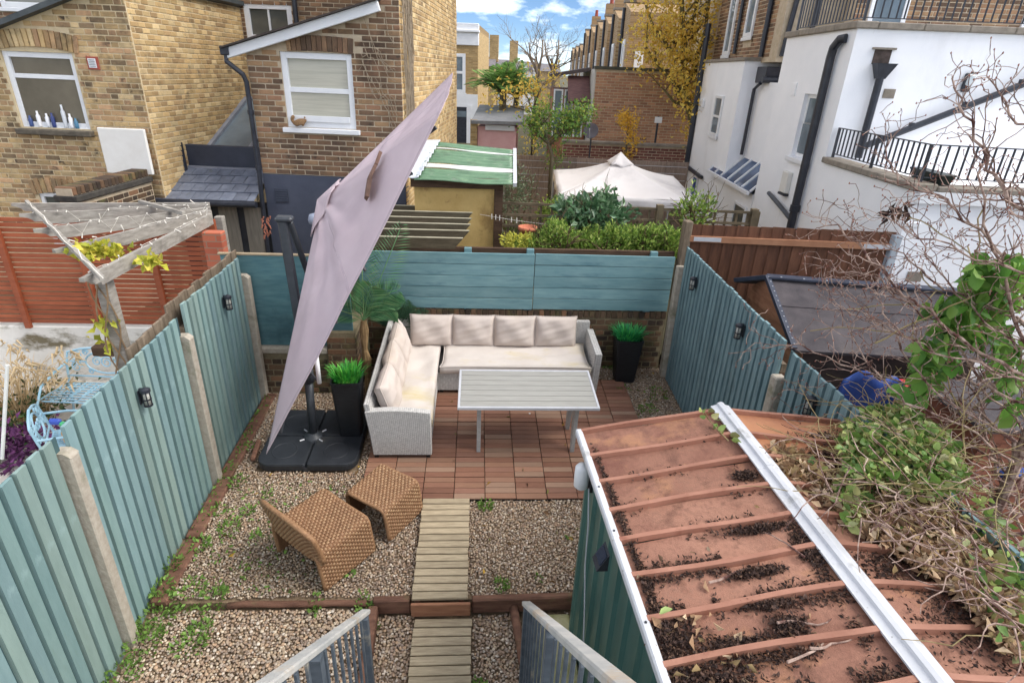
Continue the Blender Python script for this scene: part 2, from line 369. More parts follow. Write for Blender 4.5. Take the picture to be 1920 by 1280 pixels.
# ---------------------------------------------------------------- deck
DECK=[C(148,104,82),C(134,92,72),C(160,120,96),C(142,102,84),C(156,128,106),C(122,82,64),C(148,110,86)]
M_slat=mat('deck_timber',C(112,74,58),C(160,116,92),scale=9,st=(1,9,9),rnd='obj',pal=DECK,rv=.1,rough=.62,bump=.25,bscale=70,coord='obj',dirt=[(C(90,64,52),1.6,.55,.8,(1,1,1)),(C(176,150,128),.9,.6,.8,(1,1,1))])
M_blk=mat('black_plastic',C(24,26,28),C(36,38,40),scale=20,rough=.55)
def deck():
    t=thing('timber_deck','reddish timber deck of square clip together tiles under sofa and table','deck',(0,0,0))
    base=MB().bb(-.148,.148,-.148,.148,.0,.012).mesh('deck_tile',M_blk)
    sm=MB().box((0,0,.018),(.294,.0695,.018),.003).mesh('slat',M_slat)
    for i in range(10):
        for j in range(7):
            x=DX0+.15+.3*i; y=DY0+.15+.3*j; 
            if x>1.75 and y>6.3 : pass
            o=ob('deck_tile',base,t,(x,y,SG*(y-Y0)+.002+rng.uniform(-.002,.003)),(SL+rng.gauss(0,.004),rng.gauss(0,.004),rng.gauss(0,.004)))
            for k in range(4): ob('slat',sm,o,(0,-.111+.074*k,rng.uniform(-.001,.001)))
deck()
# ---------------------------------------------------------------- boardwalk
M_walk=mat('boardwalk_timber',C(148,132,106),C(188,171,140),scale=7,st=(1,10,10),rnd='obj',rv=.13,rough=.7,bump=.3,bscale=80,coord='obj',dirt=[(C(128,114,84),1.4,.55,.8,(1,1,1)),(C(132,104,80),2.5,.62,.8,(1,1,1))])
M_sleep=mat('old_sleeper',C(84,56,44),C(132,94,74),scale=4,st=(1,5,5),rough=.85,bump=.5,bscale=40,dirt=[(C(104,102,62),3,.58,.75,(1,1,1))])
def walk(label,x0,x1,ya,yb,z,n,grp='boardwalk sections'):
    t=thing('boardwalk',label,'boardwalk',(0,0,0),group=grp)
    w=(yb-ya)/n; me=MB().box((0,0,0),(x1-x0,w-.009,.026),.004).mesh('slat',M_walk)
    for k in range(n):
        y=ya+(k+.5)*w; ob('slat',me,t,((x0+x1)/2+rng.uniform(-.004,.004),y,SG*(y-Y0)+z+rng.uniform(-.001,.001)),(SL,0,rng.gauss(0,.004)))
    for x in(x0+.05,x1-.05):
        MB().bar((x,ya+.01,SG*(ya-Y0)+z-.034),(x,yb-.01,SG*(yb-Y0)+z-.034),.04,.04).build('bearer',M_sleep,t)
    return t
w=walk('pale slatted boardwalk section leading up to the deck, upper level',-.475,-.035,3.32,4.41,.045,15)
MB().bb(-.478,-.012,3.288,3.315,-.19,-.058,.006).build('riser_plank',mat('riser',C(140,92,66),C(170,120,88),scale=6,st=(1,8,8),rough=.7,bump=.3),w)
b=MB()
for x in(-.4,-.09): b.lathe([(.008,0),(.008,.004)],10)
walk('pale slatted boardwalk section between the stair rails, lower level',-.45,.0,1.75,3.27,-.105,20)

# ---------------------------------------------------------------- edging timbers, slab
def edging(label,p0,p1,w,h,rd=False,bev=.012):
    t=MB()
    if rd:
        P=[Vector(p0).lerp(Vector(p1),i/8)+Vector((0,rng.gauss(0,.004),rng.gauss(0,.004))) for i in range(9)]; t.tube(P,[w/2*rng.uniform(.93,1.05) for _ in P],10); o=t.build('edging_log',M_sleep,None,True)
    else: o=t.bar(p0,p1,w,h,bev=bev).build('edging_timber',M_sleep)
    return tag(o,label,'edging')
edging('round log edging between the two gravel levels, left of the boardwalk',(-1.9,3.365,-.118),(-.83,3.37,-.112),.05,.07,True)
edging('short sleeper holding the upper gravel, left against the boardwalk',(-.78,3.365,-.14),(-.485,3.365,-.135),.06,.15)
edging('sleeper holding the upper gravel between boardwalk and green shed',(.0,3.36,-.14),(.84,3.37,-.13),.06,.15)
edging('long sleeper laid forward beside the left stair rail',(-.775,3.33,-.15),(-.735,2.3,-.23),.075,.12)
edging('short log laid forward beside the right stair rail',(.335,3.33,-.16),(.42,2.5,-.22),.07,.07,True)
for i,(a,b_) in enumerate(((6.18,4.75),(4.72,4.0),(3.98,3.36))):
    edging(['rust brown edging board at the left fence foot, behind the parasol base','rust brown edging board at the left fence foot beside the parasol base','rust brown edging board at the left fence foot, nearest the weeds'][i],(-2.42+.01*i,a,G(a)+.0),(-2.43+.01*i,b_,G(b_+.03)+.0),.13,.06)
edging('grey weathered batten lying against the parasol base',(-2.27,5.28,.1),(-2.24,4.98,.07),.05,.05)
M_moss=mat('mossy_slab',C(150,148,96),C(188,178,146),scale=5,rough=.9,bump=.4,dirt=[(C(112,124,54),3,.45,.7,(1,1,1))])
tag(MB().bb(.42,.78,2.1,3.3,-.3,-.19,.01).build('stepping_slab',M_moss),'mossy green concrete slab beside the green shed wall','slab')

# ---------------------------------------------------------------- side fences
TEAL=[(C(150,188,176)),(C(112,146,140))]
M_fenL=mat('teal_fence_paint',C(108,140,139),C(144,172,170),scale=5,st=(4,4,1),rnd='obj',pal=[C(128,158,154),C(114,145,145),C(140,166,160),C(120,149,152),C(136,157,148),C(124,154,158)],rv=.10,rough=.6,bump=.25,bscale=40,coord='obj',dirt=[(C(120,140,120),1.3,.5,.75,(3,3,.6)),(C(168,196,198),3.5,.6,.75,(1,1,.7)),(C(70,100,104),2.2,.58,.78,(3,3,.5)),(C(150,150,118),.8,.6,.8,(1,1,1))])
M_fenR=mat('blue_teal_fence_paint',C(92,122,130),C(126,154,158),scale=5,st=(4,4,.8),rnd='obj',rv=.13,rough=.6,bump=.25,bscale=40,coord='obj',dirt=[(C(108,108,96),1.6,.52,.74,(3,3,.5)),(C(96,150,176),3.2,.6,.74,(2,2,.5))])
M_conc=mat('concrete_post',C(158,148,132),C(184,175,160),scale=20,rough=.9,bump=.5,bscale=60,dirt=[(C(110,112,84),4,.56,.75,(1,1,1))])
M_old=mat('old_fence_wood',C(98,84,68),C(142,126,106),scale=6,st=(5,5,1),rnd='obj',rv=.2,rough=.85,bump=.5,bscale=50,coord='obj')
M_gapshade=mat('teal_backing_gap_shade',C(52,78,84),C(74,102,104),scale=4,st=(3,3,.6),rough=.7)  # backing teal darkened: shade of the slat gaps is put into the colour
def feather(w,h,side,m,t0=.030,t1=.022):
    s=side; pts=[(s*.004,0),(s*t0,.001),(s*(t0-.002),.005),(s*t1,w*.77),(s*.004,w*.77)]
    return MB().prism(pts,0,h).mesh('slat',m,False,True)
def fence_panel(t,X,side,ya,yb,z0,zta,ztb,pitch,m):
    p=MB()
    for z in(z0+.25,(z0+zta)/2,zta-.25): p.bb(X-side*.045,X-side*.004,ya,yb,z-.04,z+.04)
    p=p.build('rail',M_old,t)
    n=int(round((yb-ya)/pitch)); w=(yb-ya)/n; me=feather(w*1.03,zta-z0,side,m)
    mb_=MB().box((0,0,(zta-z0)/2),(.008,w*.96,zta-z0-.02)).mesh('backing_board',M_gapshade)
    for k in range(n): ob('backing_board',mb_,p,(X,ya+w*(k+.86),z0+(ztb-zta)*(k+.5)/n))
    for k in range(n): ob('slat',me,p,(X+rng.uniform(-.001,.001),ya+w*k,z0+(ztb-zta)*(k+.5)/n+rng.uniform(-.009,.009)),(rng.gauss(0,.0015),0,rng.gauss(0,.008)))
fl=thing('slatted_fence','pale teal fence of upright boards along the left side of the gravel','fence',(0,0,0))
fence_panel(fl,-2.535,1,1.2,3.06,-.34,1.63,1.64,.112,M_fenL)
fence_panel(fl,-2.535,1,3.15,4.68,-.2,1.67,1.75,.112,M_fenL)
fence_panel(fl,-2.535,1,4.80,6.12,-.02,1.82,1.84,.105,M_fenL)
for y,z in((3.1,1.53),(4.735,1.57),(6.17,1.64)):
    p=MB().bb(-2.555,-2.455,y-.042,y+.042,-.6,z-.03,.008); p.prism([(-2.555,z-.032),(-2.455,z-.032),(-2.495,z),(-2.555,z)],y-.042,y+.042,'y'); p.build('post',M_conc,fl,False,True)
fr=thing('slatted_fence','blue teal fence of upright boards along the right side behind the red roof','fence',(0,0,0))
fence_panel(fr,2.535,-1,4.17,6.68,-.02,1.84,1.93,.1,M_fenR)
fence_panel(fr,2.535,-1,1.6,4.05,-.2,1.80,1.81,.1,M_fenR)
for y,z in((4.11,1.55),(6.73,1.66)):
    MB().bb(2.455,2.555,y-.05,y+.05,-.5,z,.01).build('post',M_conc,fr)
of=thing('board_fence','old grey brown board fence showing above the left teal fence','fence',(0,0,0))
for (ya,yb,za,zb) in((4.1,4.72,1.74,1.78),(4.74,6.3,1.83,1.885)):
    n=int((yb-ya)/.13)+1; me=MB().box((0,0,0),(.02,.136,1.9),.004).mesh('board',M_old)
    for k in range(n): ob('board',me,of,(-2.625+.012*(k%2),ya+(k+.5)*.13,za+(zb-za)*k/n-.95+rng.uniform(-.008,.008)))
    MB().bb(-2.67,-2.645,ya,yb,za-.45,za-.37).build('rail',M_old,of)

# ---------------------------------------------------------------- lanterns on the fences
M_blkm=mat('black_metal',C(30,32,40),C(44,48,58),scale=30,rough=.45,spec=.5)
M_lglass=mat('lantern_glass',C(150,150,140),C(196,194,184),scale=20,rough=.15)
def lantern(label,pos,side):
    t=thing('wall_lantern',label,'lantern',pos,(0,0,0 if side>0 else math.pi),group='black fence lanterns'); t.scale=(.72,.72,.72)
    MB().bb(.0,.012,-.035,.035,-.09,.07,.003).build('back_plate',M_blkm,t)
    MB().lathe([(.052,0),(.05,.03),(.02,.045),(.008,.05)],14,(.065,0,.05)).build('cap',M_blkm,t)
    MB().bb(0.01,.06,-.012,.012,.07,.09).build('arm',M_blkm,t)
    MB().lathe([(.034,-.1),(.034,.05)],12,(.065,0,0)).build('glass_shade',M_lglass,t,True)
    c=MB()
    for k in range(6):
        a=k*math.pi/3; c.bar((.065+.041*math.cos(a),.041*math.sin(a),-.11),(.065+.041*math.cos(a),.041*math.sin(a),.05),.007,.007)
    for z in(-.11,-.035): c.lathe([(.045,-.005),(.045,.005)],14,(.065,0,z))
    c.build('cage',M_blkm,t)
lantern('black lantern on the left fence, nearer one on the middle panel',atx(262,742,-2.50),1)
lantern('black lantern on the left fence, far panel near the umbrella',atx(419,565,-2.50),1)
lantern('black lantern on the right fence, farthest by the back boards',atx(1306,530,2.50),-1)
lantern('black lantern on the right fence, middle of the three',atx(1394,619,2.50),-1)
lantern('black lantern on the right fence, nearest, behind bare twigs',atx(1528,758,2.50),-1)

# ---------------------------------------------------------------- back wall with teal boards
BW=[C(72,58,46),C(96,76,58),C(58,48,42),C(110,84,62),C(84,66,50),C(50,44,42),C(128,92,66)]
kw=dict(scale=30,rough=.9,bump=.5,bscale=60,dirt=[(C(112,112,62),3,.55,.75,(1,1,1)),(C(40,36,32),2.3,.58,.75,(1,1,1))])
M_bwo=mat('dark_brick',C(70,56,44),C(110,88,66),rnd='obj',pal=BW,rv=.2,**kw); M_bwi=mat('dark_brick_joined',C(70,56,44),C(110,88,66),rnd='isl',pal=BW,rv=.2,**kw)
M_mort=mat('mossy_mortar',C(112,100,78),C(150,136,106),scale=8,rough=.95,bump=.5,dirt=[(C(84,86,52),2.5,.5,.7,(1,1,1))])
bw=thing('brick_wall','low dark mossy brick wall behind the corner sofa','wall',(0,0,0))
wl=MB().bb(-1.36,2.47,6.88,7.08,-.1,.905).build('wall',M_mort,bw)
bricks(wl,(-1.36,6.88,.06),(1,0,0),(0,-1,0),3.8,.84,M_bwo,M_bwi,bond='flem')
wc=MB().bb(-1.36,2.47,6.875,7.08,.907,.995).build('coping',M_mort,bw)
me=MB().box((0,0,0),(.062,.235,.088),.006).mesh('brick',M_bwo)
for k in range(53): ob('brick',me,wc,(-1.325+.0722*k,6.975,.955+rng.uniform(-.006,.004)))
wl2=thing('brick_wall','short mossy brick wall with pier behind the parasol base','wall',(0,0,0))
w2=MB().bb(-2.62,-1.72,6.26,6.46,-.1,.66).build('wall',M_mort,wl2)
bricks(w2,(-2.6,6.26,.06),(1,0,0),(0,-1,0),.86,.58,M_bwo,M_bwi,bond='flem')
w3=MB().bb(-1.715,-1.39,6.22,6.95,-.1,.94).build('pier',M_mort,wl2)
bricks(w3,(-1.715,6.22,.06),(1,0,0),(0,-1,0),.325,.87,M_bwo,M_bwi,bond='flem')
bricks(w3,(-1.39,6.22,.06),(0,1,0),(1,0,0),.66,.87,M_bwo,M_bwi,bond='flem')
MB().bb(-2.62,-1.72,6.22,6.48,.662,.735,.01).build('coping',M_conc,wl2)
M_board=mat('teal_board',C(96,138,145),C(124,160,164),scale=3,st=(1,6,6),rnd='obj',rv=.08,rough=.55,bump=.25,bscale=30,coord='obj',dirt=[(C(64,104,120),2,.55,.75,(.5,1,3)),(C(118,152,150),3,.62,.8,(1,1,3))])
bf=thing('board_fence','teal fence of wide horizontal boards on top of the dark brick wall','fence',(0,0,0))
for (x0,x1,dz) in((-1.42,.715,0),(.722,2.46,.004)):
    me=MB().box((0,0,0),(x1-x0,.022,.1405),.004).mesh('board',M_board)
    for k in range(5): ob('board',me,bf,((x0+x1)/2,6.86+.002*(k%2),1.085+.1455*k+dz),(rng.gauss(0,.01),rng.gauss(0,.0012),0))
for x in(-.1,.66,2.2):
    MB().bb(x-.045,x+.045,6.875,6.93,.95,1.79,.005).build('post',M_board,bf)
M_dk=mat('dark_plank',C(66,48,36),C(96,74,56),scale=5,st=(1,6,6),rough=.9,bump=.4)
tag(MB().bb(-1.42,2.48,6.95,7.0,1.3,1.775,.004).build('plank_trough',M_dk),'dark brown planks of a raised bed behind the teal boards','planter')
rp=thing('ribbed_panel','blue teal ribbed decking panel fence behind the parasol pole','fence',(0,0,0))
M_rib=mat('ribbed_teal',C(84,130,140),C(112,156,160),scale=4,st=(1,6,6),rnd='obj',rv=.07,rough=.55,dirt=[(C(60,92,104),1.5,.55,.75,(1,1,1))])
def ribboard():
    pts=[];n=9;h=.132
    for i in range(n):
        z=i*h/n; pts+=[(-.012,z),(-.012,z+h/n*.6),(-.005,z+h/n*.62),(-.005,z+h/n*.98)]
    pts+=[(.012,h-.002),(.012,0)]
    return MB().prism(pts,-.68,.68,'x').mesh('board',M_rib,False,True)
me=ribboard()
for k in range(8): ob('board',me,rp,(-2.1,6.3,.745+.1345*k))
MB().bb(-2.8,-1.4,6.28,6.33,1.823,1.84).build('cap_rail',mat('cap',C(150,130,104),C(176,160,130),scale=5),rp)
# ---------------------------------------------------------------- woven surfaces
def weave(fn,nu,nv,h,m,name,parent,m2=None):
    """a pillow-shaped strand crossing per cell on the surface fn(u,v)"""
    V=[];F=[];MI=[]
    us=np.linspace(0,1,nu+1); vs_=np.linspace(0,1,nv+1)
    Pg=np.array([[fn(u,v) for v in vs_] for u in us])
    for i in range(nu):
        for j in range(nv):
            a,b,c,d=Pg[i,j],Pg[i+1,j],Pg[i+1,j+1],Pg[i,j+1]; n=np.cross(b-a,d-a); n=n/(np.linalg.norm(n)+1e-9)
            ct=(a+b+c+d)/4; hh=h if (i+j)%2 else h*.45; o=len(V); gx,gy=(.74,.6) if (i+j)%2 else (.6,.74)
            eu=(b-a+c-d)/2; ev=(d-a+c-b)/2
            V+=[ct+(p-ct)*.99-n*h*.4 for p in(a,b,c,d)]
            V+=[ct-eu*gx/2-ev*gy/2+n*hh,ct+eu*gx/2-ev*gy/2+n*hh,ct+eu*gx/2+ev*gy/2+n*hh,ct-eu*gx/2+ev*gy/2+n*hh]
            F+=[(o+4,o+5,o+6,o+7),(o,o+1,o+5,o+4),(o+1,o+2,o+6,o+5),(o+2,o+3,o+7,o+6),(o+3,o,o+4,o+7)]; MI+=[0 if (i+j)%2 else 1]*5
    if m2:
        me=npmesh(name,np.array(V),np.array(F),m); me.materials.append(m2); me.polygons.foreach_set('material_index',MI); return ob(name,me,parent)
    return ob(name,npmesh(name,np.array(V),np.array(F),m),parent)
def sheet(fn,nu,nv,m,name,parent,smooth=True):
    us=np.linspace(0,1,nu+1); vs_=np.linspace(0,1,nv+1); V=[fn(u,v) for u in us for v in vs_]
    F=[(i*(nv+1)+j,(i+1)*(nv+1)+j,(i+1)*(nv+1)+j+1,i*(nv+1)+j+1) for i in range(nu) for j in range(nv)]
    return ob(name,npmesh(name,np.array(V),np.array(F),m,smooth),parent)
def polyf(pts):
    P=np.array(pts,dtype=float); L=np.concatenate([[0],np.cumsum(np.linalg.norm(np.diff(P,axis=0),axis=1))]); L/=L[-1]
    return lambda t: np.array([np.interp(t,L,P[:,k]) for k in range(P.shape[1])])
def rounded(pts,r,n=5):
    out=[np.array(pts[0],float)]
    for i in range(1,len(pts)-1):
        p=np.array(pts[i],float); a=np.array(pts[i-1],float)-p; b=np.array(pts[i+1],float)-p
        a*=r/np.linalg.norm(a); b*=r/np.linalg.norm(b)
        for k in range(n+1):
            t=k/n; out.append((1-t)**2*(p+a)+2*t*(1-t)*p+t*t*(p+b))
    out.append(np.array(pts[-1],float)); return out

# ---------------------------------------------------------------- brown rattan chair and stool
M_rat=mat('brown_rattan',C(130,98,68),C(174,138,100),scale=30,rnd='isl',pal=[C(160,122,86),C(154,114,80),C(172,136,98),C(148,110,76)],rv=.07,rough=.55,spec=.45)
M_ratd=mat('dark_rattan_strand',C(104,70,44),C(140,100,66),scale=30,rnd='isl',rv=.1,rough=.6)
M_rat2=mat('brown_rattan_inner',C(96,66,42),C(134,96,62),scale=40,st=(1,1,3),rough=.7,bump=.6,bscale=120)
def arch(t,W,D,H,dip,nu,nv,flare=.02):
    prof=rounded([(-W/2-flare,0),(-W/2,H),(W/2,H),(W/2+flare,0)],.055); pf=polyf(prof)
    def outer(u,v,off=0):
        x,z=pf(v); s=max(0,1-(x/(W/2))**2); 
        z-=dip*s*(z>H*.8)*math.sin(math.pi*(.15+.7*u))
        k=1-off/(W/2); return np.array([x*k,(u-.5)*D,z-off*(z>H*.55)])
    weave(lambda u,v:outer(1-u,v),nu,nv,.007,M_rat,'woven_shell',t,M_ratd)
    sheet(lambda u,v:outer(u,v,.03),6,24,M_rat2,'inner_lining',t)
    e=MB()
    for u in(0,1):
        e.tube([Vector(outer(u,v,.014)) for v in np.linspace(0,1,26)],.019,8)
    e.build('edge_roll',M_rat2 if False else mat('rattan_edge',C(128,92,62),C(168,128,90),scale=60,st=(1,1,1),rough=.6,bump=.5,bscale=140),t,True)
ANG=R(-40)
pc=gp(600,1040); cx,cy=-1.245,3.845
ch=thing('rattan_chair','low brown rattan lounge chair with curved backrest on the gravel','chair',(cx,cy,G(cy)+.008),(SL,0,ANG))
arch(ch,.62,.50,.37,.03,20,66)
def backp(side):
    def f(u,v):
        x=(u-.5)*.66; w=1-abs(2*u-1)**4; z=.29+(.36*v)*( .80+.2*w); y=-.235-.05*v**1.3-(.032 if side else 0)+.03*(1-w)
        return np.array([x,y,z])
    return f
weave(lambda u,v:backp(1)(u,v),32,16,.006,M_rat,'backrest_outside',ch,M_ratd)
weave(lambda u,v:backp(0)(1-u,v),32,16,.006,M_rat,'backrest_inside',ch,M_ratd)
e=MB(); pr=[(0,v) for v in np.linspace(0,1,8)]+[(u,1) for u in np.linspace(.03,.97,20)]+[(1,v) for v in np.linspace(1,0,8)]
e.tube([Vector((backp(0)(u,v)+backp(1)(u,v))/2) for u,v in pr],.022,8); e.build('edge_roll',MATS['rattan_edge'],ch,True)
sx,sy=-.80,4.265
stl=thing('rattan_footstool','low brown rattan arched footstool between chair and sofa','footstool',(sx,sy,G(sy)+.008),(SL,0,R(-35)))
arch(stl,.47,.43,.345,.02,17,56)

# ---------------------------------------------------------------- corner sofa
M_wick=mat('grey_wicker',C(160,158,154),C(206,204,200),scale=50,rnd='isl',pal=[C(196,194,190),C(206,204,200),C(188,186,182),C(200,198,194)],rv=.05,rough=.5)
M_wickb=mat('grey_wicker_core',C(92,90,88),C(120,118,116),scale=40,rough=.8)
M_cush=mat('cream_cushion',C(190,177,168),C(206,194,185),scale=3,rough=.9,bump=.12,bscale=300,spec=.15,dirt=[(C(196,178,158),1.4,.55,.8,(1,1,1))])
M_seat=mat('stained_cushion',C(196,187,179),C(208,200,192),scale=3,rough=.9,bump=.12,bscale=300,spec=.15,dirt=[(C(196,180,128),1.6,.50,.72,(.6,1.4,1)),(C(150,142,116),6,.68,.76,(1,2,1))])
def pillow(name,c,sz,rot,m,parent,seed=0,puff=2.6,nu=18,nv=18,edge=.18):
    w,h,t=sz; V=[];F=[];N=nu+1; r2=np.random.RandomState(seed); ph=r2.rand(6)*6
    for s in(1,-1):
        for i in range(nu+1):
            for j in range(nv+1):
                u=-1+2*i/nu; v=-1+2*j/nv
                k=(1-abs(u)**puff)*(1-abs(v)**puff); k=max(k,0)**.42
                pin=1-.05*(abs(u)**2*(1-abs(v)**2))-.05*(abs(v)**2*(1-abs(u)**2))*.6
                x=u*w/2*(1-.04*(1-abs(v)**4)*abs(u)**3); y=v*h/2*(1-.05*(1-abs(u)**4)*abs(v)**3)
                z=s*t/2*(edge+(1-edge)*k)+k*(.008*math.sin(5*u+ph[0]+3*v)+.007*math.sin(7*v+ph[1]-4*u)+.004*math.sin(13*u+9*v+ph[2])*abs(u*v)+.004*math.sin(17*v-6*u+ph[3]))*s
                V.append((x,y,z))
    n1=N*(nv+1)
    for i in range(nu):
        for j in range(nv):
            a=i*(nv+1)+j; q=(a,a+nv+1,a+nv+2,a+1); F.append(q); F.append(tuple(n1+x for x in q[::-1]))
    bd=[(i,0) for i in range(nu)]+[(nu,j) for j in range(nv)]+[(i,nv) for i in range(nu,0,-1)]+[(0,j) for j in range(nv,0,-1)]
    ids=[i*(nv+1)+j for i,j in bd]
    for k in range(len(ids)):
        a,b=ids[k],ids[(k+1)%len(ids)]; F.append((b,a,n1+a,n1+b))
    me=bpy.data.meshes.new(name); me.from_pydata(V,[],F); me.materials.append(m); me.polygons.foreach_set('use_smooth',[True]*len(F))
    o=ob(name,me,parent,c,rot)
    pp=MB(); ring=[(V[i][0]*1.004,V[i][1]*1.004,t/2*edge) for i in ids[::2]]; ring.append(ring[0]); pp.tube(ring,.005,4,False); pp.build('piping',m,o,True)
    return o
SY=5.9
sf=thing('corner_sofa','grey wicker corner sofa with cream cushions on the deck','sofa',(0,SY,SG*(SY-Y0)+.03),(SL,0,0))
def wpanel(a,b,c_,d,su,sv,name='wicker_panel'):
    a,b,c_,d=[np.array(p,float) for p in(a,b,c_,d)]
    weave(lambda u,v:(1-u)*(1-v)*a+u*(1-v)*b+u*v*c_+(1-u)*v*d,max(2,int(np.linalg.norm(b-a)/su)),max(2,int(np.linalg.norm(d-a)/sv)),.0035,M_wick,name,sf)
def wbox(x0,x1,y0,y1,z0,z1,faces,name='wicker_panel',core=True):
    if core: MB().bb(x0+.006,x1-.006,y0+.006,y1-.006,z0,z1-.006).build('frame',M_wickb,sf)
    P=lambda i,j,k:((x0,x1)[i],(y0,y1)[j],(z0,z1)[k]); su,sv=.019,.0125
    if 'f' in faces: wpanel(P(0,0,0),P(1,0,0),P(1,0,1),P(0,0,1),su,sv,name)
    if 'b' in faces: wpanel(P(1,1,0),P(0,1,0),P(0,1,1),P(1,1,1),su,sv,name)
    if 'l' in faces: wpanel(P(0,1,0),P(0,0,0),P(0,0,1),P(0,1,1),su,sv,name)
    if 'r' in faces: wpanel(P(1,0,0),P(1,1,0),P(1,1,1),P(1,0,1),su,sv,name)
    if 't' in faces: wpanel(P(0,0,1),P(1,0,1),P(1,1,1),P(0,1,1),su,sv*1.5,name)
y=lambda Y:Y-SY
# left run: base, back, end arm
wbox(-1.0,-.45,y(5.07),y(6.84),.05,.30,'r','base_panel')
wbox(-.45,1.46,y(6.19),y(6.84),.05,.30,'f','base_panel')
def lean(x0,x1,y0,y1,z0,z1,dx,dy,nm):
    c=[(x0,y0),(x1,y0),(x1,y1),(x0,y1)]; b=[np.array((p[0],p[1],z0)) for p in c]; t=[np.array((p[0]+dx,p[1]+dy,z1)) for p in c]
    k=MB(); k.add([tuple(q) for q in b+t],[(0,1,5,4),(1,2,6,5),(2,3,7,6),(3,0,4,7),(4,5,6,7),(3,2,1,0)]); k.build('frame',M_wickb,sf)
    o=.004
    for i in range(4):
        j=(i+1)%4; nn=np.array([(0,-o,0),(o,0,0),(0,o,0),(-o,0,0)][i]); wpanel(b[i]+nn,b[j]+nn,t[j]+nn,t[i]+nn,.019,.0125,nm)
    z=np.array((0,0,o)); wpanel(t[0]+z,t[1]+z,t[2]+z,t[3]+z,.019,.019,nm)
lean(-1.0,-.955,y(5.02),y(6.86),.05,.66,-.08,0,'backrest')
lean(-.955,1.46,y(6.80),y(6.86),.05,.66,0,.05,'backrest')
# front end arm with arched top
def armtop(u): return .555+.045*math.sin(math.pi*min(1,(1-u)*.72+.1))
ax0,ax1=-1.045,-.435
def armf(u,v):
    x=(ax0-.02*v**2*0)+(ax1-ax0)*u-(.03*(1-u))*(v**2)+.02*(1-u)*(1-v); return np.array([x,y(5.0),.05+v*(armtop(u)-.05)])
weave(armf,32,42,.0035,M_wick,'arm_panel',sf)
weave(lambda u,v:armf(1-u,v)+np.array([0,.07,0]),32,42,.0035,M_wick,'arm_panel',sf)
weave(lambda u,v:armf(u,1)+np.array([0,.07*v-.002,.004]),32,4,.0035,M_wick,'arm_top',sf)
wpanel((ax1,y(5.0),.05),(ax1,y(5.07),.05),(ax1,y(5.07),armtop(1)),(ax1,y(5.0),armtop(1)),.019,.0125,'arm_panel')
k=MB(); us=np.linspace(0,1,12); 
for a,b_ in zip(us[:-1],us[1:]):
    p=[armf(a,0),armf(b_,0),armf(b_,1),armf(a,1)]; q=[x+np.array([0,.066,0]) for x in p]; p=[x+np.array([0,.004,0]) for x in p]
    k.add([tuple(x) for x in p+q],[(0,1,2,3),(4,7,6,5),(3,2,6,7),(0,4,5,1)])
k.build('frame',M_wickb,sf)
# right arm
lean(1.41,1.485,y(6.16),y(6.80),.05,.585,.015,0,'arm_panel')
for (fx,fy) in((-1.0,5.04),(-.47,5.04),(-.40,6.24),(1.42,6.22),(-1.0,6.78),(1.42,6.8)):
    MB().bb(fx-.02,fx+.02,y(fy)-.02,y(fy)+.02,-.01,.052).build('foot',M_blk,sf)
pillow('seat_cushion',(-.69,y(5.935),.36),(.53,1.62,.13),(0,0,0),M_seat,sf,1,8,14,30,.72)
pillow('seat_cushion',(.49,y(6.44),.36),(1.8,.6,.13),(0,0,0),M_seat,sf,2,8,30,14,.72)
bx=[-.80,-.285,.23,.745]
for i in range(4): pillow('back_cushion',(bx[i]+.26,y(6.70),.60),(.525,.40,.19),(R(76),0,R(rng.uniform(-1,1))),M_cush,sf,10+i)
for i,yy in enumerate((5.38,5.87,6.36)): pillow('back_cushion',(-.885,y(yy),.59),(.50,.40,.19),(R(74),0,R(90+rng.uniform(-2,2)+(-4 if i==0 else 0))),M_cush,sf,20+i)

# ---------------------------------------------------------------- table
M_tgrey=mat('grey_table_board',C(148,147,141),C(164,163,157),scale=5,st=(1,10,10),rnd='obj',rv=.03,rough=.5,coord='obj')
M_tframe=mat('pale_metal_frame',C(182,184,190),C(198,200,205),scale=10,rough=.35,spec=.5)
M_tleg=mat('woven_leg',C(160,162,160),C(196,196,194),scale=90,st=(.3,.3,3),rough=.5,bump=.5,bscale=160)
tx0,tx1,ty0,ty1=-.165,1.25,4.97,5.675; TY=5.32
tb=thing('garden_table','long grey slatted garden table with pale metal frame on the deck','table',((tx0+tx1)/2,TY,SG*(TY-Y0)+.03),(SL,0,0))
W,D=tx1-tx0,ty1-ty0
f=MB()
f.bb(-W/2,W/2,-D/2,-D/2+.025,.64,.675,.004).bb(-W/2,W/2,D/2-.025,D/2,.64,.675,.004).bb(-W/2,-W/2+.025,-D/2+.025,D/2-.025,.64,.675,.004).bb(W/2-.025,W/2,-D/2+.025,D/2-.025,.64,.675,.004)
f.build('top_frame',M_tframe,tb)
n=7; w=(D-.05)/n; me=MB().box((0,0,0),(W-.052,w-.006,.016),.002).mesh('slat',M_tgrey)
for k in range(n): ob('slat',me,tb,(0,-D/2+.025+w*(k+.5),.665))
MB().bb(-W/2+.03,W/2-.03,-D/2+.03,D/2-.03,.645,.655).build('under_panel',M_wickb,tb)
MB().bb(-W/2+.2,W/2-.16,-.2,-.17,.59,.642).bb(-W/2+.2,W/2-.16,.17,.2,.59,.642).build('apron',M_tleg,tb)
for sx_ in(-1,1):
    lx=.05-(tx0+tx1)/2 if sx_<0 else 1.05-(tx0+tx1)/2
    for sy_ in(-1,1):
        l=MB().prism([(sy_*.04,.64),(sy_*.23,.64),(sy_*.215,0),(sy_*.17,0)][::sy_],lx-.02,lx+.02,'x'); l.build('leg',M_tleg,tb,False,True)
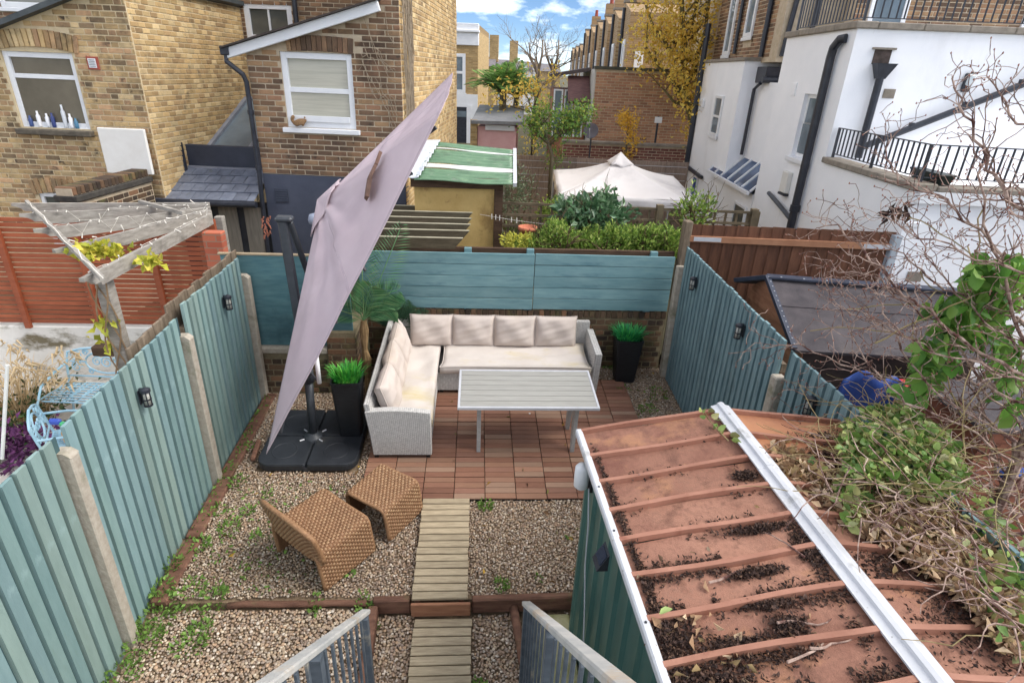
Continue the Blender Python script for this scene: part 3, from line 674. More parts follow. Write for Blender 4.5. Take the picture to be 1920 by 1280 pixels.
tag(MB().box((0,0,0),(.02,.02,.012),.003).build('white_box',mat('white_plastic',C(232,232,230),C(240,240,238),rough=.4),None,False,False,gp(993,775,.03)),'tiny white plastic cube lying on the deck under the table','box')

# ---------------------------------------------------------------- planters with artificial grass
M_pot=mat('black_planter',C(18,20,24),C(34,37,42),scale=14,st=(1,1,4),rough=.42,spec=.5,bump=.1)
M_grs=mat('plastic_grass',C(40,140,50),C(110,200,70),scale=10,rnd='isl',pal=[C(30,150,60),C(70,190,60),C(130,215,80),C(24,110,48),C(60,170,50)],rv=.2,rough=.4,trans=.25)
M_grs2=mat('plastic_fern',C(20,120,60),C(60,190,110),scale=10,rnd='isl',pal=[C(24,140,80),C(50,180,100),C(90,205,90),C(18,100,60)],rv=.2,rough=.4,trans=.25)
def blades(n,r,h,m,spread=.6,w=.012,seg=4):
    V=[];F=[]
    for k in range(n):
        a=rng.uniform(0,6.28); q=r*math.sqrt(rng.random()); x,y_=q*math.cos(a),q*math.sin(a); ln=h*rng.uniform(.6,1.15); out=spread*(q/r+.15)*rng.uniform(.5,1.3); a2=a+rng.gauss(0,.5)
        dx,dy=math.cos(a2),math.sin(a2); o=len(V)
        for s in range(seg+1):
            t=s/seg; ww=w*(1-t**2)*.5+.0008; X=x+dx*out*ln*t**1.6; Y_=y_+dy*out*ln*t**1.6; Z=ln*(t-.35*out*t*t*t)
            V+=[(X-dy*ww,Y_+dx*ww,Z),(X+dy*ww,Y_-dx*ww,Z)]
        F+=[(o+2*s,o+2*s+1,o+2*s+3,o+2*s+2) for s in range(seg)]
    return npmesh('grass_blades',np.array(V),np.array(F),m)
def planter(label,glabel,c,wb,wt,h,m,rz):
    t=thing('planter',label,'planter',c,(0,0,rz),group='tall black planters')
    n=4; pr=[]
    def ring(w,z,r=.03):
        o=[]
        for (sx_,sy_,a0) in((1,1,0),(-1,1,90),(-1,-1,180),(1,-1,270)):
            for k in range(4):
                a=R(a0+30*k); o.append((sx_*(w/2-r)+r*math.cos(a),sy_*(w/2-r)+r*math.sin(a),z))
        return o
    rings=[ring(wb-.02,0),ring(wb,.015),ring((wb+wt)/2,h*.5),ring(wt,h-.02),ring(wt+.012,h-.015),ring(wt+.012,h),ring(wt-.02,h),ring(wt-.03,h-.04)]
    v=[p for r_ in rings for p in r_]; N=16
    fs=[(i*N+j,i*N+(j+1)%N,(i+1)*N+(j+1)%N,(i+1)*N+j) for i in range(len(rings)-1) for j in range(N)]+[tuple(range(N))[::-1],tuple(range((len(rings)-1)*N,len(rings)*N))]
    b=MB(); b.add(v,fs); b.build('pot',m,t,False)
    p=thing('potted_grass',glabel,'plant',(c[0],c[1],c[2]+h-.05),group='bright artificial grass tufts'); return p
p=planter('tall tapered black planter standing on the parasol base','bright lime green artificial grass tuft in the planter on the parasol base',(-1.32,5.40,.15),.23,.30,.66,M_pot,R(4))
stuff(ob('grass_blades',blades(420,.13,.19,M_grs),p))
p=planter('tall tapered black planter in front of the brick wall corner','bright emerald artificial fern tuft in the planter by the brick wall',(1.93,6.60,G(6.6)+.005),.25,.33,.60,M_pot,R(-3))
stuff(ob('grass_blades',blades(380,.14,.19,M_grs2,.75),p))

# ---------------------------------------------------------------- cantilever parasol
M_base=mat('black_base',C(30,34,40),C(48,52,58),scale=6,rough=.5,spec=.5,bump=.15,bscale=90,dirt=[(C(66,64,60),3,.6,.8,(1,1,1))])
M_mast=mat('charcoal_mast',C(46,50,56),C(64,68,74),scale=8,rough=.45,spec=.5)
M_can=mat('mauve_canvas',C(204,184,191),C(216,199,205),scale=2,rough=.85,bump=.15,bscale=240,spec=.2,trans=.25,dirt=[(C(190,172,176),1.1,.55,.8,(1,1,.5)),(C(176,156,152),5,.7,.82,(1,1,.6))])
M_strap=mat('brown_strap',C(104,78,66),C(128,98,84),scale=20,rough=.85)
bx0,bx1,by0,by1=-2.17,-1.17,4.83,5.77; byc=(by0+by1)/2; bxc=(bx0+bx1)/2
um=thing('cantilever_parasol','mauve cantilever parasol tilted steeply on a charcoal mast','parasol',(bxc,byc,SG*(byc-Y0)),(SL,0,0))
def slab(w,d,h,cor,r):
    P=[]
    for (sx_,sy_,a0) in((1,1,0),(-1,1,90),(-1,-1,180),(1,-1,270)):
        rr=r if (sx_,sy_)==cor else .025
        for k in range(7):
            a=R(a0+15*k); P.append((sx_*(w/2-rr)+rr*math.cos(a),sy_*(d/2-rr)+rr*math.sin(a)))
    b=MB(); N=len(P); sh=lambda s,z:[(p[0]*s,p[1]*s,z) for p in P]
    v=sh(.97,0)+sh(1,.012)+sh(1,h-.02)+sh(.975,h-.003)+sh(.94,h); fs=[(i*N+j,i*N+(j+1)%N,(i+1)*N+(j+1)%N,(i+1)*N+j) for i in range(4) for j in range(N)]+[tuple(range(N))[::-1],tuple(range(4*N,5*N))]
    return b.add(v,fs)
for sx_ in(-1,1):
    for sy_ in(-1,1):
        o=slab(.49,.46,.085,(sx_,sy_),.13).build('base_weight',M_base,um,False,False,(sx_*.25,sy_*.235,.01))
        MB().lathe([(.13,.086),(.125,.0885),(.118,.0885),(.115,.0865)],28).build('moulded_ring',M_base,o,False,False,(sx_*.01,sy_*.01,0))
hx,hy=-1.70-bxc,5.29-byc
MB().bb(-.49,.49,-.03,.03,.0,.05).bb(-.03,.03,-.46,.46,.0,.05).build('cross_frame',M_mast,um)
MB().lathe([(.10,.02),(.10,.10),(.085,.115),(.062,.125),(.05,.14)],20,(hx,hy,0)).build('hub',M_mast,um,True)
for a in(40,140,220,320):
    MB().tube([(hx+.1*math.cos(R(a)),hy+.1*math.sin(R(a)),.1),(hx+.15*math.cos(R(a)),hy+.15*math.sin(R(a)),.105)],.008,6).build('bolt_handle',M_tframe,um)
iv=Matrix.Rotation(-SL,3,'X')
def loc(P): return iv@(Vector(P)-um.location)
m0=Vector((-1.70,5.29,.16)); m1=aty(578,705,5.32); m2=aty(529,412,5.42)
MB().tube([loc(m0),loc(m1)],.042,14).build('lower_mast',M_mast,um,True)
MB().tube([loc(m1-Vector((0,0,.06))),loc(m1+Vector((0,0,.1)))],[.058,.052],14).build('collar',M_mast,um,True)
MB().bar(loc(m1),loc(m2),.085,.06,(0,1,0),.012).build('upper_mast',M_mast,um)
c=MB().box((0,0,0),(.16,.10,.05),.018).build('mast_cap',M_mast,um,False,False,loc(m2+Vector((.02,0,.01))))
h0=aty(592,660,5.2); h1=aty(599,718,5.2); MB().tube([loc(h0),loc(h1)],[.022,.022],10).build('crank_grip',mat('white_grip',C(230,230,232),C(240,240,242),rough=.4),um,True)
MB().tube([loc(m1+Vector((0,0,.03))),loc(m1+Vector((.06,-.06,.05))),loc(h1)],.012,6).build('crank',M_mast,um)
# canopy: square pyramid, corners A low near, D high near, B high far, E low far
KA=aty(500,851,4.35); KD=aty(829,205,4.95); KB=aty(849,137,6.75); KE=KA+KB-KD
cc=(KA+KB)/2; nn=(KD-KA).cross(KB-KD); nn.normalize()
if nn.x>0: nn=-nn
KP=aty(602,378,(cc+nn*.5).y)
print('canopy', (KD-KA).length,(KB-KD).length,KE,KP,nn)
def facet(P,Q,ap,sag,nu=16,nv=16):
    P,Q,ap=Vector(P),Vector(Q),Vector(ap)
    def f(u,v):
        e=P.lerp(Q,u); e=e-(cc-e)*.008*math.sin(math.pi*u); q=ap.lerp(e,v); s=math.sin(math.pi*u)*math.sin(math.pi*min(1,v*.9+.05)); rp_=(.016*math.sin(u*17+2*v+1)+.011*math.sin(u*37+v*6)*(1-v)+.010*math.sin(v*13+u*8)+.008*math.sin(v*27-u*19))*s+.012*math.exp(-((u-.42)/.035)**2)*s-.012*math.exp(-((u-.55-.1*v)/.05)**2)*s
        return np.array(q-nn*(sag*s+rp_))
    return f
for (P,Q) in((KA,KD),(KD,KB),(KB,KE),(KE,KA)):
    o=sheet(facet(loc(P),loc(Q),loc(KP),.02),60,40,M_can,'canopy_panel',um)
    md=o.modifiers.new('t','SOLIDIFY'); md.thickness=.004
cc_l=loc(cc)
M_hem=mat('canvas_hem',C(178,158,166),C(192,173,180),scale=6,rough=.85)
nl_=iv@nn
for (P,Q) in((KA,KD),(KD,KB),(KB,KE),(KE,KA)):
    ff=facet(loc(P),loc(Q),loc(KP),.02); off=np.array(nl_)*.005
    sheet(lambda u,v:ff(u,.972+.028*v)+off,40,1,M_hem,'hem',um)
    sheet(lambda u,v:ff(.494+.012*u,.16+.82*v)+off,1,40,M_hem,'seam',um)
# ribs beneath, hub, arm
for K in(KA,KD,KB,KE): MB().bar(loc(KP-nn*.08),loc(K-nn*.025+(cc-K)*.10),.02,.03).build('rib',M_mast,um)
for P,Q in((KA,KD),(KD,KB),(KB,KE),(KE,KA)): MB().bar(loc(KP-nn*.14),loc((P+Q)/2+(cc-(P+Q)/2)*.5-nn*.06),.018,.026).build('rib',M_mast,um)
MB().bar(loc(m2+Vector((.06,.02,-.02))),loc(aty(580,520,5.62)),.05,.05,(0,1,0),.01).build('strut',M_mast,um)
# vent flap near the apex
def ventf(P,Q):
    P,Q=Vector(P),Vector(Q); ap=Vector(KP)+nn*.035
    return lambda u,v:np.array(loc(ap.lerp((Vector(KP).lerp(P.lerp(Q,u),.15))+nn*(.018+.012*math.sin(u*9)),v)))
for P,Q in((KA,KD),(KD,KB),(KB,KE),(KE,KA)):
    o=sheet(ventf(P,Q),10,6,M_can,'vent_flap',um); o.modifiers.new('t','SOLIDIFY').thickness=.004
# brown tie strap hanging on the canopy
s0=aty(718,285,5.0); s1=aty(700,330,4.9); s2=aty(688,372,4.85)
def onf(px_,py_):
    a,b_,c_=KA,KD,KP; n_=(b_-a).cross(c_-a); v=Vector(ray(px_,py_)); o=Vector(CP); return o+v*((a-o).dot(n_)/v.dot(n_))-Vector(ray(px_,py_)).normalized()*.07
st=MB(); pts=[onf(717,286),onf(708,310),onf(696,335),onf(692,360),onf(690,373)]
for k,(wd_) in enumerate((.02,.05)):
    pass
w_=[.012,.04,.085,.075,.06]
for i in range(4):
    a,b_=pts[i],pts[i+1]; t=(b_-a).normalized(); s=t.cross(nn).normalized()
    st.add([loc(a-s*w_[i]),loc(a+s*w_[i]),loc(b_+s*w_[i+1]),loc(b_-s*w_[i+1]),loc(a-s*w_[i]*.6+nn*.03),loc(a+s*w_[i]*.6+nn*.03),loc(b_+s*w_[i+1]*.6+nn*.03),loc(b_-s*w_[i+1]*.6+nn*.03)],[(0,1,2,3),(4,7,6,5),(0,4,5,1),(1,5,6,2),(2,6,7,3),(3,7,4,0)])
st.build('tie_strap',M_strap,um,False,True)

# ---------------------------------------------------------------- artificial palms by the wall
M_frond=mat('palm_frond',C(70,130,80),C(116,176,112),scale=8,rnd='isl',pal=[C(80,146,90),C(104,172,108),C(136,194,132),C(60,116,74),C(150,180,120)],rv=.15,rough=.45,trans=.25)
M_dfrond=mat('dark_frond',C(48,88,66),C(84,130,90),scale=8,rnd='isl',rv=.25,rough=.5,trans=.2)
M_fib=mat('fibre_trunk',C(110,84,52),C(172,142,98),scale=10,st=(6,6,.8),rough=.95,bump=.8,bscale=60)
def frond(V,F,base,d,L,droop,lw,ll,npair=26,face_y=False):
    d=Vector(d).normalized(); sd=d.cross(Vector((0,0,1))); sd=sd.normalized() if sd.length>1e-4 else Vector((1,0,0)); P=[]
    for i in range(npair+1):
        t=i/npair; P.append(Vector(base)+d*L*t-Vector((0,0,1))*droop*L*t*t)
    for i in range(2,npair+1):
        t=i/npair; tg=(P[i]-P[i-1]).normalized(); s=tg.cross(Vector((0,0,1))) if abs(tg.z)<.8 and not face_y else tg.cross(Vector((0,1,0))); s=s.normalized() if s.length>1e-4 else sd
        up=s.cross(tg); ln=ll*math.sin(math.pi*(.12+.83*t))**.7
        for k in(-1,1):
            e=P[i]+(s*k*.85+tg*.6+up*.1).normalized()*ln-Vector((0,0,1))*ln*.12; w=tg*lw*.5; o=len(V)
            mdd=P[i].lerp(e,.55)+up*.01; V+=[P[i][:],(mdd+w)[:],e[:],(mdd-w)[:]]; F+=[(o,o+1,o+2),(o,o+2,o+3)]
    return P
def palm(label,base,trunk_h,fr,m,L,ll,trm):
    t=thing('palm_plant',label,'palm',base); V=[];F=[]; stm=MB()
    for (d,l,dr) in fr:
        P=frond(V,F,(0,0,trunk_h),d,l,dr,.011,ll,34,face_y=True); stm.tube(P[::3],.006,5)
    ob('fronds',npmesh('fronds',np.array(V),np.array(F),m),t); stm.build('stems',m,t)
    if trm: 
        p=[(rng.gauss(0,.006),rng.gauss(0,.006),z) for z in np.linspace(0,trunk_h,9)]; MB().tube(p,[.042+.012*math.sin(i*2.1) for i in range(9)],10).build('trunk',trm,t)
palm('artificial palm with long pale green fronds beside the teal boards',(-1.27,6.2,.13),.98,[((.43,.0,1),1.2,.0),((.05,-.05,1),1.1,.03),((.5,0,.85),.8,.4),((.6,0,.65),.55,.5),((.4,-.1,.8),.75,.4),((-.3,-.1,.9),.8,.2),((-.6,-.2,.5),.6,.3),((.2,-.3,.9),.8,.3)],M_frond,1,.27,M_fib)
palm('small dark green palm behind the sofa corner',(-1.0,6.82,.72),.02,[((.1,-.1,1),.50,.05),((.5,-.2,.75),.5,.2),((.75,-.1,.45),.5,.35),((-.5,-.1,.75),.42,.25),((-.2,-.3,.8),.4,.2),((.9,-.2,.35),.46,.3),((.3,-.2,.95),.5,.1),((.65,-.1,.6),.55,.25),((-.1,-.1,.95),.45,.1)],M_dfrond,1,.19,None)
# ---------------------------------------------------------------- green shed with red brown roof
M_shed=mat('green_sheet_metal',C(52,92,86),C(72,112,104),scale=4,st=(1,1,.4),rough=.4,spec=.5,dirt=[(C(96,120,104),3,.58,.78,(2,2,.4))])
M_roof=mat('red_brown_roof',C(146,102,84),C(178,132,110),scale=3,rough=.9,spec=.15,bump=.45,bscale=170,rnd='obj',rv=.07,dirt=[(C(148,108,90),38,.45,.62,(1,1,1)),(C(118,78,66),1.5,.46,.68,(1,1,1)),(C(186,136,96),2.4,.56,.75,(1,1,1)),(C(104,72,60),7,.56,.74,(1,1,1)),(C(90,64,56),2.1,.55,.76,(2,.7,1))])
M_roofr=mat('worn_orange_roof',C(156,98,68),C(190,134,92),scale=3,rough=.6,rnd='obj',rv=.06,dirt=[(C(216,186,120),2.6,.58,.72,(.6,2,1)),(C(150,96,72),1.6,.5,.7,(1,1,1))])
M_ribm=mat('roof_batten',C(146,98,78),C(172,122,100),scale=5,rough=.6,rnd='obj',rv=.06,dirt=[(C(130,76,58),6,.6,.75,(1,1,1))])
M_wht=mat('white_trim',C(192,194,198),C(210,212,216),scale=5,rough=.4,spec=.4,dirt=[(C(140,138,130),5,.58,.76,(1,1,1)),(C(110,106,98),22,.64,.74,(1,1,1))])
SX,SY_,SZ=.78,3.18,-.22
sh=thing('green_shed','green metal shed with red brown ribbed roof and white trim','shed',(SX,SY_,SZ),(0,0,R(2.1)))
LEN=2.45; EZ=1.585-SZ; RZ=1.742-SZ; RXR=.86; XR=1.70
# ribbed left wall, back (far) wall
def ribwall(p0,ax,nrm,L,H,pitch):
    p0,ax,nrm=Vector(p0),Vector(ax),Vector(nrm); n=int(L/pitch); mb=[]
    for k in range(n):
        a=k*L/n; w=L/n; prof=[(0,0),(w*.08,.022),(w*.24,.022),(w*.34,.0),(w,0)]
        b=MB(); v=[]
        for z in(0,H): v+=[p0+ax*(a+q)+nrm*o+Vector((0,0,z)) for q,o in prof]
        b.add(v,[(i,i+1,6+i,5+i) for i in range(4)]); o=b.build('wall_sheet',M_shed,sh)
ribwall((0,-.0,0),(0,-1,0),(-1,0,0),LEN,EZ-.02,.2)
ribwall((XR,.0,0),(-1,0,0),(0,1,0),XR,EZ-.02,.2)
MB().bb(.03,XR-.03,-LEN,-.04,0,EZ-.04).build('core',M_shed,sh)
MB().prism([(.02,EZ-.03),(XR-.02,EZ-.03),(RXR,RZ-.03)],-.03,-.005,'y').build('gable',M_shed,sh,False,True)
YS=[.03,-.25,-.49,-.73,-.96,-1.19,-1.42,-1.64,-1.86,-2.08,-2.3,-2.5]
eL=Vector((-.075,0,EZ)); rg=Vector((RXR,0,RZ)); eR=Vector((XR+.06,0,EZ+.035))
nL=(Vector((0,-1,0)).cross(rg-eL)).normalized(); nL=nL if nL.z>0 else -nL; nR=(Vector((0,-1,0)).cross(eR-rg)).normalized(); nR=nR if nR.z>0 else -nR
for i in range(len(YS)-1):
    for (a,b_,nn_,mm) in((eL,rg,nL,M_roof),(eR,rg,nR,M_roofr if i<3 else M_roof)):
        q=MB(); y0,y1=YS[i],YS[i+1]; n=8; v=[]
        for yy in(y0-.012,y1+.012):
            for k in range(n+1):
                p=a.lerp(b_,k/n)+Vector((0,yy,0))+nn_*(.004*math.sin(k*1.3+i)); v.append(p)
        v+= [p-nn_*.012 for p in v]; N=2*(n+1)
        fs=[(k,k+1,n+2+k,n+1+k) for k in range(n)]+[(N+k,N+n+1+k,N+n+2+k,N+k+1) for k in range(n)]+[(0,n+1,N+n+1,N),(n,N+n,N+2*n+1,2*n+1)]
        fs+=[(k,N+k,N+k+1,k+1) for k in range(n)]+[(n+1+k,n+2+k,N+n+2+k,N+n+1+k) for k in range(n)]
        q.add(v,fs); q.build('roof_panel',mm,sh,False,True)
for i,yy in enumerate(YS):
    for (a,b_,nn_) in((eL,rg,nL),(eR,rg,nR)):
        d=(b_-a); bw_=[0,.004,.010,.006,0]
        q=MB(); P=[a.lerp(b_,k/6)+Vector((0,yy+.008*math.sin(k*.9+i*1.7),0))+nn_*.012 for k in range(7)]
        w,h=(.026,.034); v=[]
        for p in P: v+=[p+Vector((0,-w/2,0))-nn_*.014,p+Vector((0,w/2,0))-nn_*.014,p+Vector((0,w/2,0))+nn_*(h-.014),p+Vector((0,-w/2,0))+nn_*(h-.014)]
        fs=[(4*k+j,4*k+(j+1)%4,4*k+4+(j+1)%4,4*k+4+j) for k in range(6) for j in range(4)]+[(0,1,2,3),(27,26,25,24)]
        q.add(v,fs); q.build('roof_batten',M_ribm,sh,False,True)
# ridge cap and eave trim
dl,dr_=(eL-rg).normalized(),(eR-rg).normalized()
def cp(d,w,n_,h): q=rg+d*w+n_*h; return (q.x,q.z)
prof=[cp(dl,.058,nL,.022),cp(dl,.058,nL,.034),cp(dl,.05,nL,.034),cp(dl,.02,nL,.038),cp(dl,.012,nL,.052),(rg.x,rg.z+.056),cp(dr_,.012,nR,.052),cp(dr_,.02,nR,.038),cp(dr_,.05,nR,.034),cp(dr_,.058,nR,.034),cp(dr_,.058,nR,.022),(rg.x,rg.z+.03)]
for (ya,yb,dz) in((.06,-.62,.003),(-.6,-1.75,0),(-1.73,-LEN-.06,.003)):
    MB().prism([(p[0],p[1]+dz) for p in prof],ya,yb,'y').build('ridge_cap',M_wht,sh,False,True)
MB().bar(eL+Vector((-.012,.05,.008)),eL+Vector((-.012,-LEN-.05,.008)),.042,.05,bev=.008).build('eave_trim',M_wht,sh)
scr=MB().lathe([(.006,0),(.006,.004)],8).mesh('trim_screw',M_blkm)
for yy in(-.55,-.9,-1.45,-1.8): ob('trim_screw',scr,sh,eL+Vector((-.012,yy,.034)))
# lamp, sensor, cable
fl_=thing('flood_lamp','small black box solar lamp on the green shed wall','lamp',(0,0,0))
q=atx(1137,1043,.70); MB().prism([(0,-.05),(.06,-.05),(.0,.06)],-.05,.05,'x').build('body',M_blkm,fl_,False,True); 
fl_.location=q; fl_.rotation_euler=(0,0,R(92)); MB().bb(-.047,.047,.01,.015,-.03,.03).build('bracket',M_blkm,fl_)
MB().box((0,.027,.012),(.085,.07,.006),0,Matrix.Rotation(R(-61),3,'X')).build('solar_panel',mat('solar_cell',C(34,40,56),C(50,58,76),rough=.2,scale=30),fl_)
ws=thing('bulkhead_light','white rounded outdoor light on a black plate at the shed corner','light',atx(1091,893,.70))
MB().lathe([(.0,-.095),(.03,-.09),(.048,-.07),(.05,0),(.048,.07),(.034,.09),(.0,.097)],18).build('diffuser',mat('milky_white',C(224,226,228),C(236,238,240),rough=.3),ws,True)
MB().bb(.045,.085,-.05,.05,-.1,.1,.01).build('back_plate',M_blk,ws)
cb=MB(); 
P=[atx(1104,915,.745),atx(1103,985,.745),atx(1097,1060,.745),atx(1096,1140,.745),atx(1093,1230,.745)]; cb.tube(P,.005,5)
tag(cb.build('cable',mat('grey_cable',C(170,176,182),C(190,194,198),rough=.5)),'thin grey cable hanging down the green shed wall','cable')

# litter on the roof
M_lit=mat('dark_litter',C(56,42,38),C(84,64,56),scale=30,rnd='isl',pal=[C(60,46,42),C(76,56,48),C(44,34,32),C(96,72,60),C(120,90,70)],rv=.25,rough=.9)
M_dry=mat('dry_leaf',C(150,120,88),C(190,160,124),scale=30,rnd='isl',pal=[C(168,134,100),C(196,168,134),C(130,98,72),C(150,112,80),C(210,188,156),C(110,80,60),C(176,150,96)],rv=.2,rough=.8,trans=.1)
shm=Matrix.Translation((SX,SY_,SZ))@Matrix.Rotation(R(2.1),4,'Z')
def onroof(s,yy,side):
    a,nn_=(eL,nL) if side<0 else (eR,nR); return (a.lerp(rg,s)+Vector((0,yy,0)),nn_)
def litter():
    P=[];N=[];P2=[];N2=[]
    def put(s,yy,side,k=1,dry=False,h=.02):
        if not(-.02<s<.93): return
        p,nn_=onroof(s,yy,side); p=p+nn_*(.004+abs(rng.gauss(0,h*.35))); p=shm@p; a=rng.uniform(0,6.28)
        (P2 if dry else P).append(p[:]); (N2 if dry else N).append((math.cos(a),math.sin(a),.15))
    # along the left eave, thickening towards the viewer
    for i in range(3400):
        t=rng.random()**.6; yy=-.1-2.35*t; put(.05+abs(rng.gauss(0,.010+.03*t*t)),yy,-1)
    # heaps beside the battens
    for bi in range(1,len(YS)):
        n=int(120+230*bi); 
        for i in range(n):
            s=rng.random(); 
            if bi<5 and rng.random()<.7: continue
            if (math.sin(s*9+bi*2.3)+math.sin(s*23+bi)*.6)<.1-.08*bi+.5*(s<.75)*(bi<4): continue
            off=abs(rng.gauss(0,.012+.0025*bi)); put(s,YS[bi]+(.02+off if rng.random()<.45 else -.02-off),-1)
    for i in range(13000):   # big mats low left
        c=rng.choice([(.10,-1.53,.06,.05),(.10,-1.72,.08,.06),(.2,-1.76,.09,.04),(.15,-1.97,.12,.06),(.33,-1.6,.05,.015),(.1,-2.2,.2,.09),(.3,-1.98,.10,.05),(.25,-2.15,.2,.08),(.12,-1.75,.1,.06),(.5,-1.98,.1,.02),(.14,-1.95,.12,.06),(.86,-.62,.03,.015),(.6,-1.27,.06,.012),(.9,-1.2,.02,.08),(.55,-1.43,.06,.014),(.75,-1.02,.08,.01),(.6,-1.55,.04,.02)])
        put(rng.gauss(c[0],c[2]),rng.gauss(c[1],c[3]),-1)
    # right slope: dark mats and tan leaves
    for i in range(5600):
        c=rng.choice([(.25,-.2,.14,.05),(.45,-.52,.12,.04),(.35,-.40,.1,.04),(.3,-1.1,.22,.15),(.45,-1.35,.16,.08),(.35,-1.55,.16,.08),(.6,-1.6,.12,.08),(.5,-1.85,.2,.12),(.15,-1.6,.12,.14),(.1,-.9,.1,.2),(.5,-1.0,.15,.1),(.75,-1.3,.1,.06)])
        put(rng.gauss(c[0],c[2]),rng.gauss(c[1],c[3]),1)
    for i in range(5200):
        c=rng.choice([(.62,-.66,.12,.08),(.5,-.9,.14,.08),(.38,-1.1,.14,.09),(.4,-.8,.16,.1),(.75,-.52,.08,.09),(.25,-.9,.12,.14),(.2,-1.25,.12,.12),(.55,-.75,.12,.1)])
        put(rng.gauss(c[0],c[2]),rng.gauss(c[1],c[3]),1,True,.05)
    for i in range(70): put(rng.random()*.4,-rng.uniform(1.4,2.3),-1,1,True,.03)
    for i in range(40): put(rng.random()*.9,-rng.uniform(.3,2.3),1 if rng.random()<.5 else -1,1,True,.01)
    stuff(ob('leaf_litter',leafmesh('leaf_litter',P,N,np.full(len(P),.019),.55,M_lit,.1,.3)),'dark rotting litter heaped along the red shed roof battens','litter')
    stuff(ob('dry_leaves',leafmesh('dry_leaves',P2,N2,np.full(len(P2),.05),.6,M_dry,.2,.5)),'tan dry leaves heaped on the right slope of the shed roof','leaves')
litter()
M_twig=mat('bare_twig',C(120,92,82),C(196,172,156),scale=22,rough=.8,bump=.2,dirt=[(C(86,52,46),13,.46,.6,(1,1,1))])
tw=MB()
for (s,yy,side,ang,L) in((.35,-1.30,-1,.2,.35),(.85,-1.25,-1,1.9,.2),(.5,-1.72,-1,.5,.3),(.3,-1.85,-1,.1,.4),(.45,-2.0,-1,-.6,.4),(.55,-1.55,-1,.2,.25),(.62,-1.68,-1,-.3,.2),(.7,-.8,1,-.7,.5),(.5,-1.0,1,-.5,.6),(.6,-.75,1,-.9,.8),(.3,-1.3,1,-.2,.4),(.2,-1.15,1,-.5,.5),(.25,-.5,-1,.1,.12),(.35,-1.95,-1,.9,.3)):
    p,nn_=onroof(s,yy,side); pts=[shm@(p+nn_*.03)]
    for k in range(6): ang+=rng.gauss(0,.22); pts.append(pts[-1]+Vector((math.cos(ang),math.sin(ang),rng.gauss(.02,.12)))*L/6)
    tw.tube(pts,[.006*(1-.1*k) for k in range(7)],5)
stuff(tw.build('fallen_twigs',M_twig),'pale fallen twigs lying on the red shed roof','twigs')

# ---------------------------------------------------------------- staircase rails
M_rail=mat('grey_rail_paint',C(66,75,84),C(94,103,112),scale=5,st=(1,1,3),rough=.55,bump=.2,bscale=60,dirt=[(C(176,164,140),3,.58,.72,(1,1,1))])
M_railtop=mat('worn_handrail',C(160,162,160),C(196,192,184),scale=6,rough=.65,bump=.3,bscale=50,dirt=[(C(186,158,120),4,.55,.7,(1,1,1)),(C(120,130,136),3,.6,.75,(1,1,1))])
def stairrail(label,x,p_far,slope,n,L):
    t=thing('stair_railing',label,'railing',(0,0,0),group='stair railings')
    yf,zf=p_far; gz=G(2.4)-.02
    MB().bar((x,yf+.03,zf-.01),(x,yf-L,zf+slope*(L+.03)),.055,.03,bev=.006).build('handrail',M_railtop,t)
    MB().bar((x,yf,gz+.12),(x,yf-L,gz+.12+slope*L),.045,.04,bev=.004).build('bottom_rail',M_rail,t)
    MB().bb(x-.018,x+.018,yf-.02,yf+.02,gz-.25,zf-.02,.004).build('post',M_rail,t)
    me=None
    for k in range(1,n):
        yy=yf-.105*k; b0=gz+.12+slope*.105*k; b1=zf+slope*.105*k-.02
        if me is None: me=MB().box((0,0,(b1-b0)/2),(.013,.022,b1-b0),.002).mesh('baluster',M_rail)
        if k%8==0: MB().bb(x-.022,x+.022,yy-.025,yy+.025,b0-.3,b1).build('post',M_rail,t)
        else: ob('baluster',me,t,(x,yy,b0))
stairrail('grey stair railing left of the boardwalk',-.635,(2.50,.78),.93,18,2.0)
stairrail('grey stair railing right of the boardwalk, against the green shed',.335,(2.54,.78),1.0,18,2.0)
stc=thing('staircase','grey timber staircase between the two railings','staircase',(0,0,0))
for k in range(6):
    yy=2.28-.2*k; MB().bb(-.62,.31,yy-.24,yy,G(2.2)+.16+.19*k,G(2.2)+.195+.19*k,.004).build('tread',M_rail,stc)
for x in(-.61,.30): MB().bar((x,2.3,G(2.2)+.02),(x,1.1,G(2.2)+1.16),.03,.2).build('stringer',M_rail,stc)

# ---------------------------------------------------------------- right neighbour: felt roofed shed
M_felt=mat('roof_felt',C(62,58,62),C(88,82,84),scale=5,rough=.95,bump=.5,bscale=150,dirt=[(C(104,96,92),2,.58,.78,(1,1,1))])
M_edge=mat('blue_black_edging',C(44,50,66),C(62,68,84),scale=6,rough=.5)
M_brn=mat('brown_cladding',C(150,98,72),C(184,130,98),scale=4,st=(1,1,5),rough=.7,bump=.3,rnd='obj',rv=.12,dirt=[(C(90,54,40),2,.55,.75,(1,1,1))])
fs_=thing('felt_shed','brown wooden shed with dark felt roof beyond the right fence','shed',(0,0,0))
RA=Vector((3.2,5.94,1.80)); RB=Vector((5.3,5.55,1.80)); EA=Vector((3.10,4.94,1.40)); EB=Vector((5.1,4.78,1.38)); BA=atz(1374,531,1.72)
BA=Vector((3.02,6.3,1.64)); BB=Vector((5.3,5.95,1.64))
def slabq(a,b,c,d,t,m,name,par):
    n_=(Vector(b)-Vector(a)).cross(Vector(d)-Vector(a)).normalized(); n_=n_ if n_.z>=0 else -n_; vs_=[Vector(p) for p in(a,b,c,d)]; vs_+=[p-n_*t for p in vs_]
    q=MB(); q.add(vs_,[(0,1,2,3),(4,7,6,5),(0,4,5,1),(1,5,6,2),(2,6,7,3),(3,7,4,0)]); return q.build(name,m,par,False,True)
mid=lambda a,b,t:Vector(a).lerp(Vector(b),t)
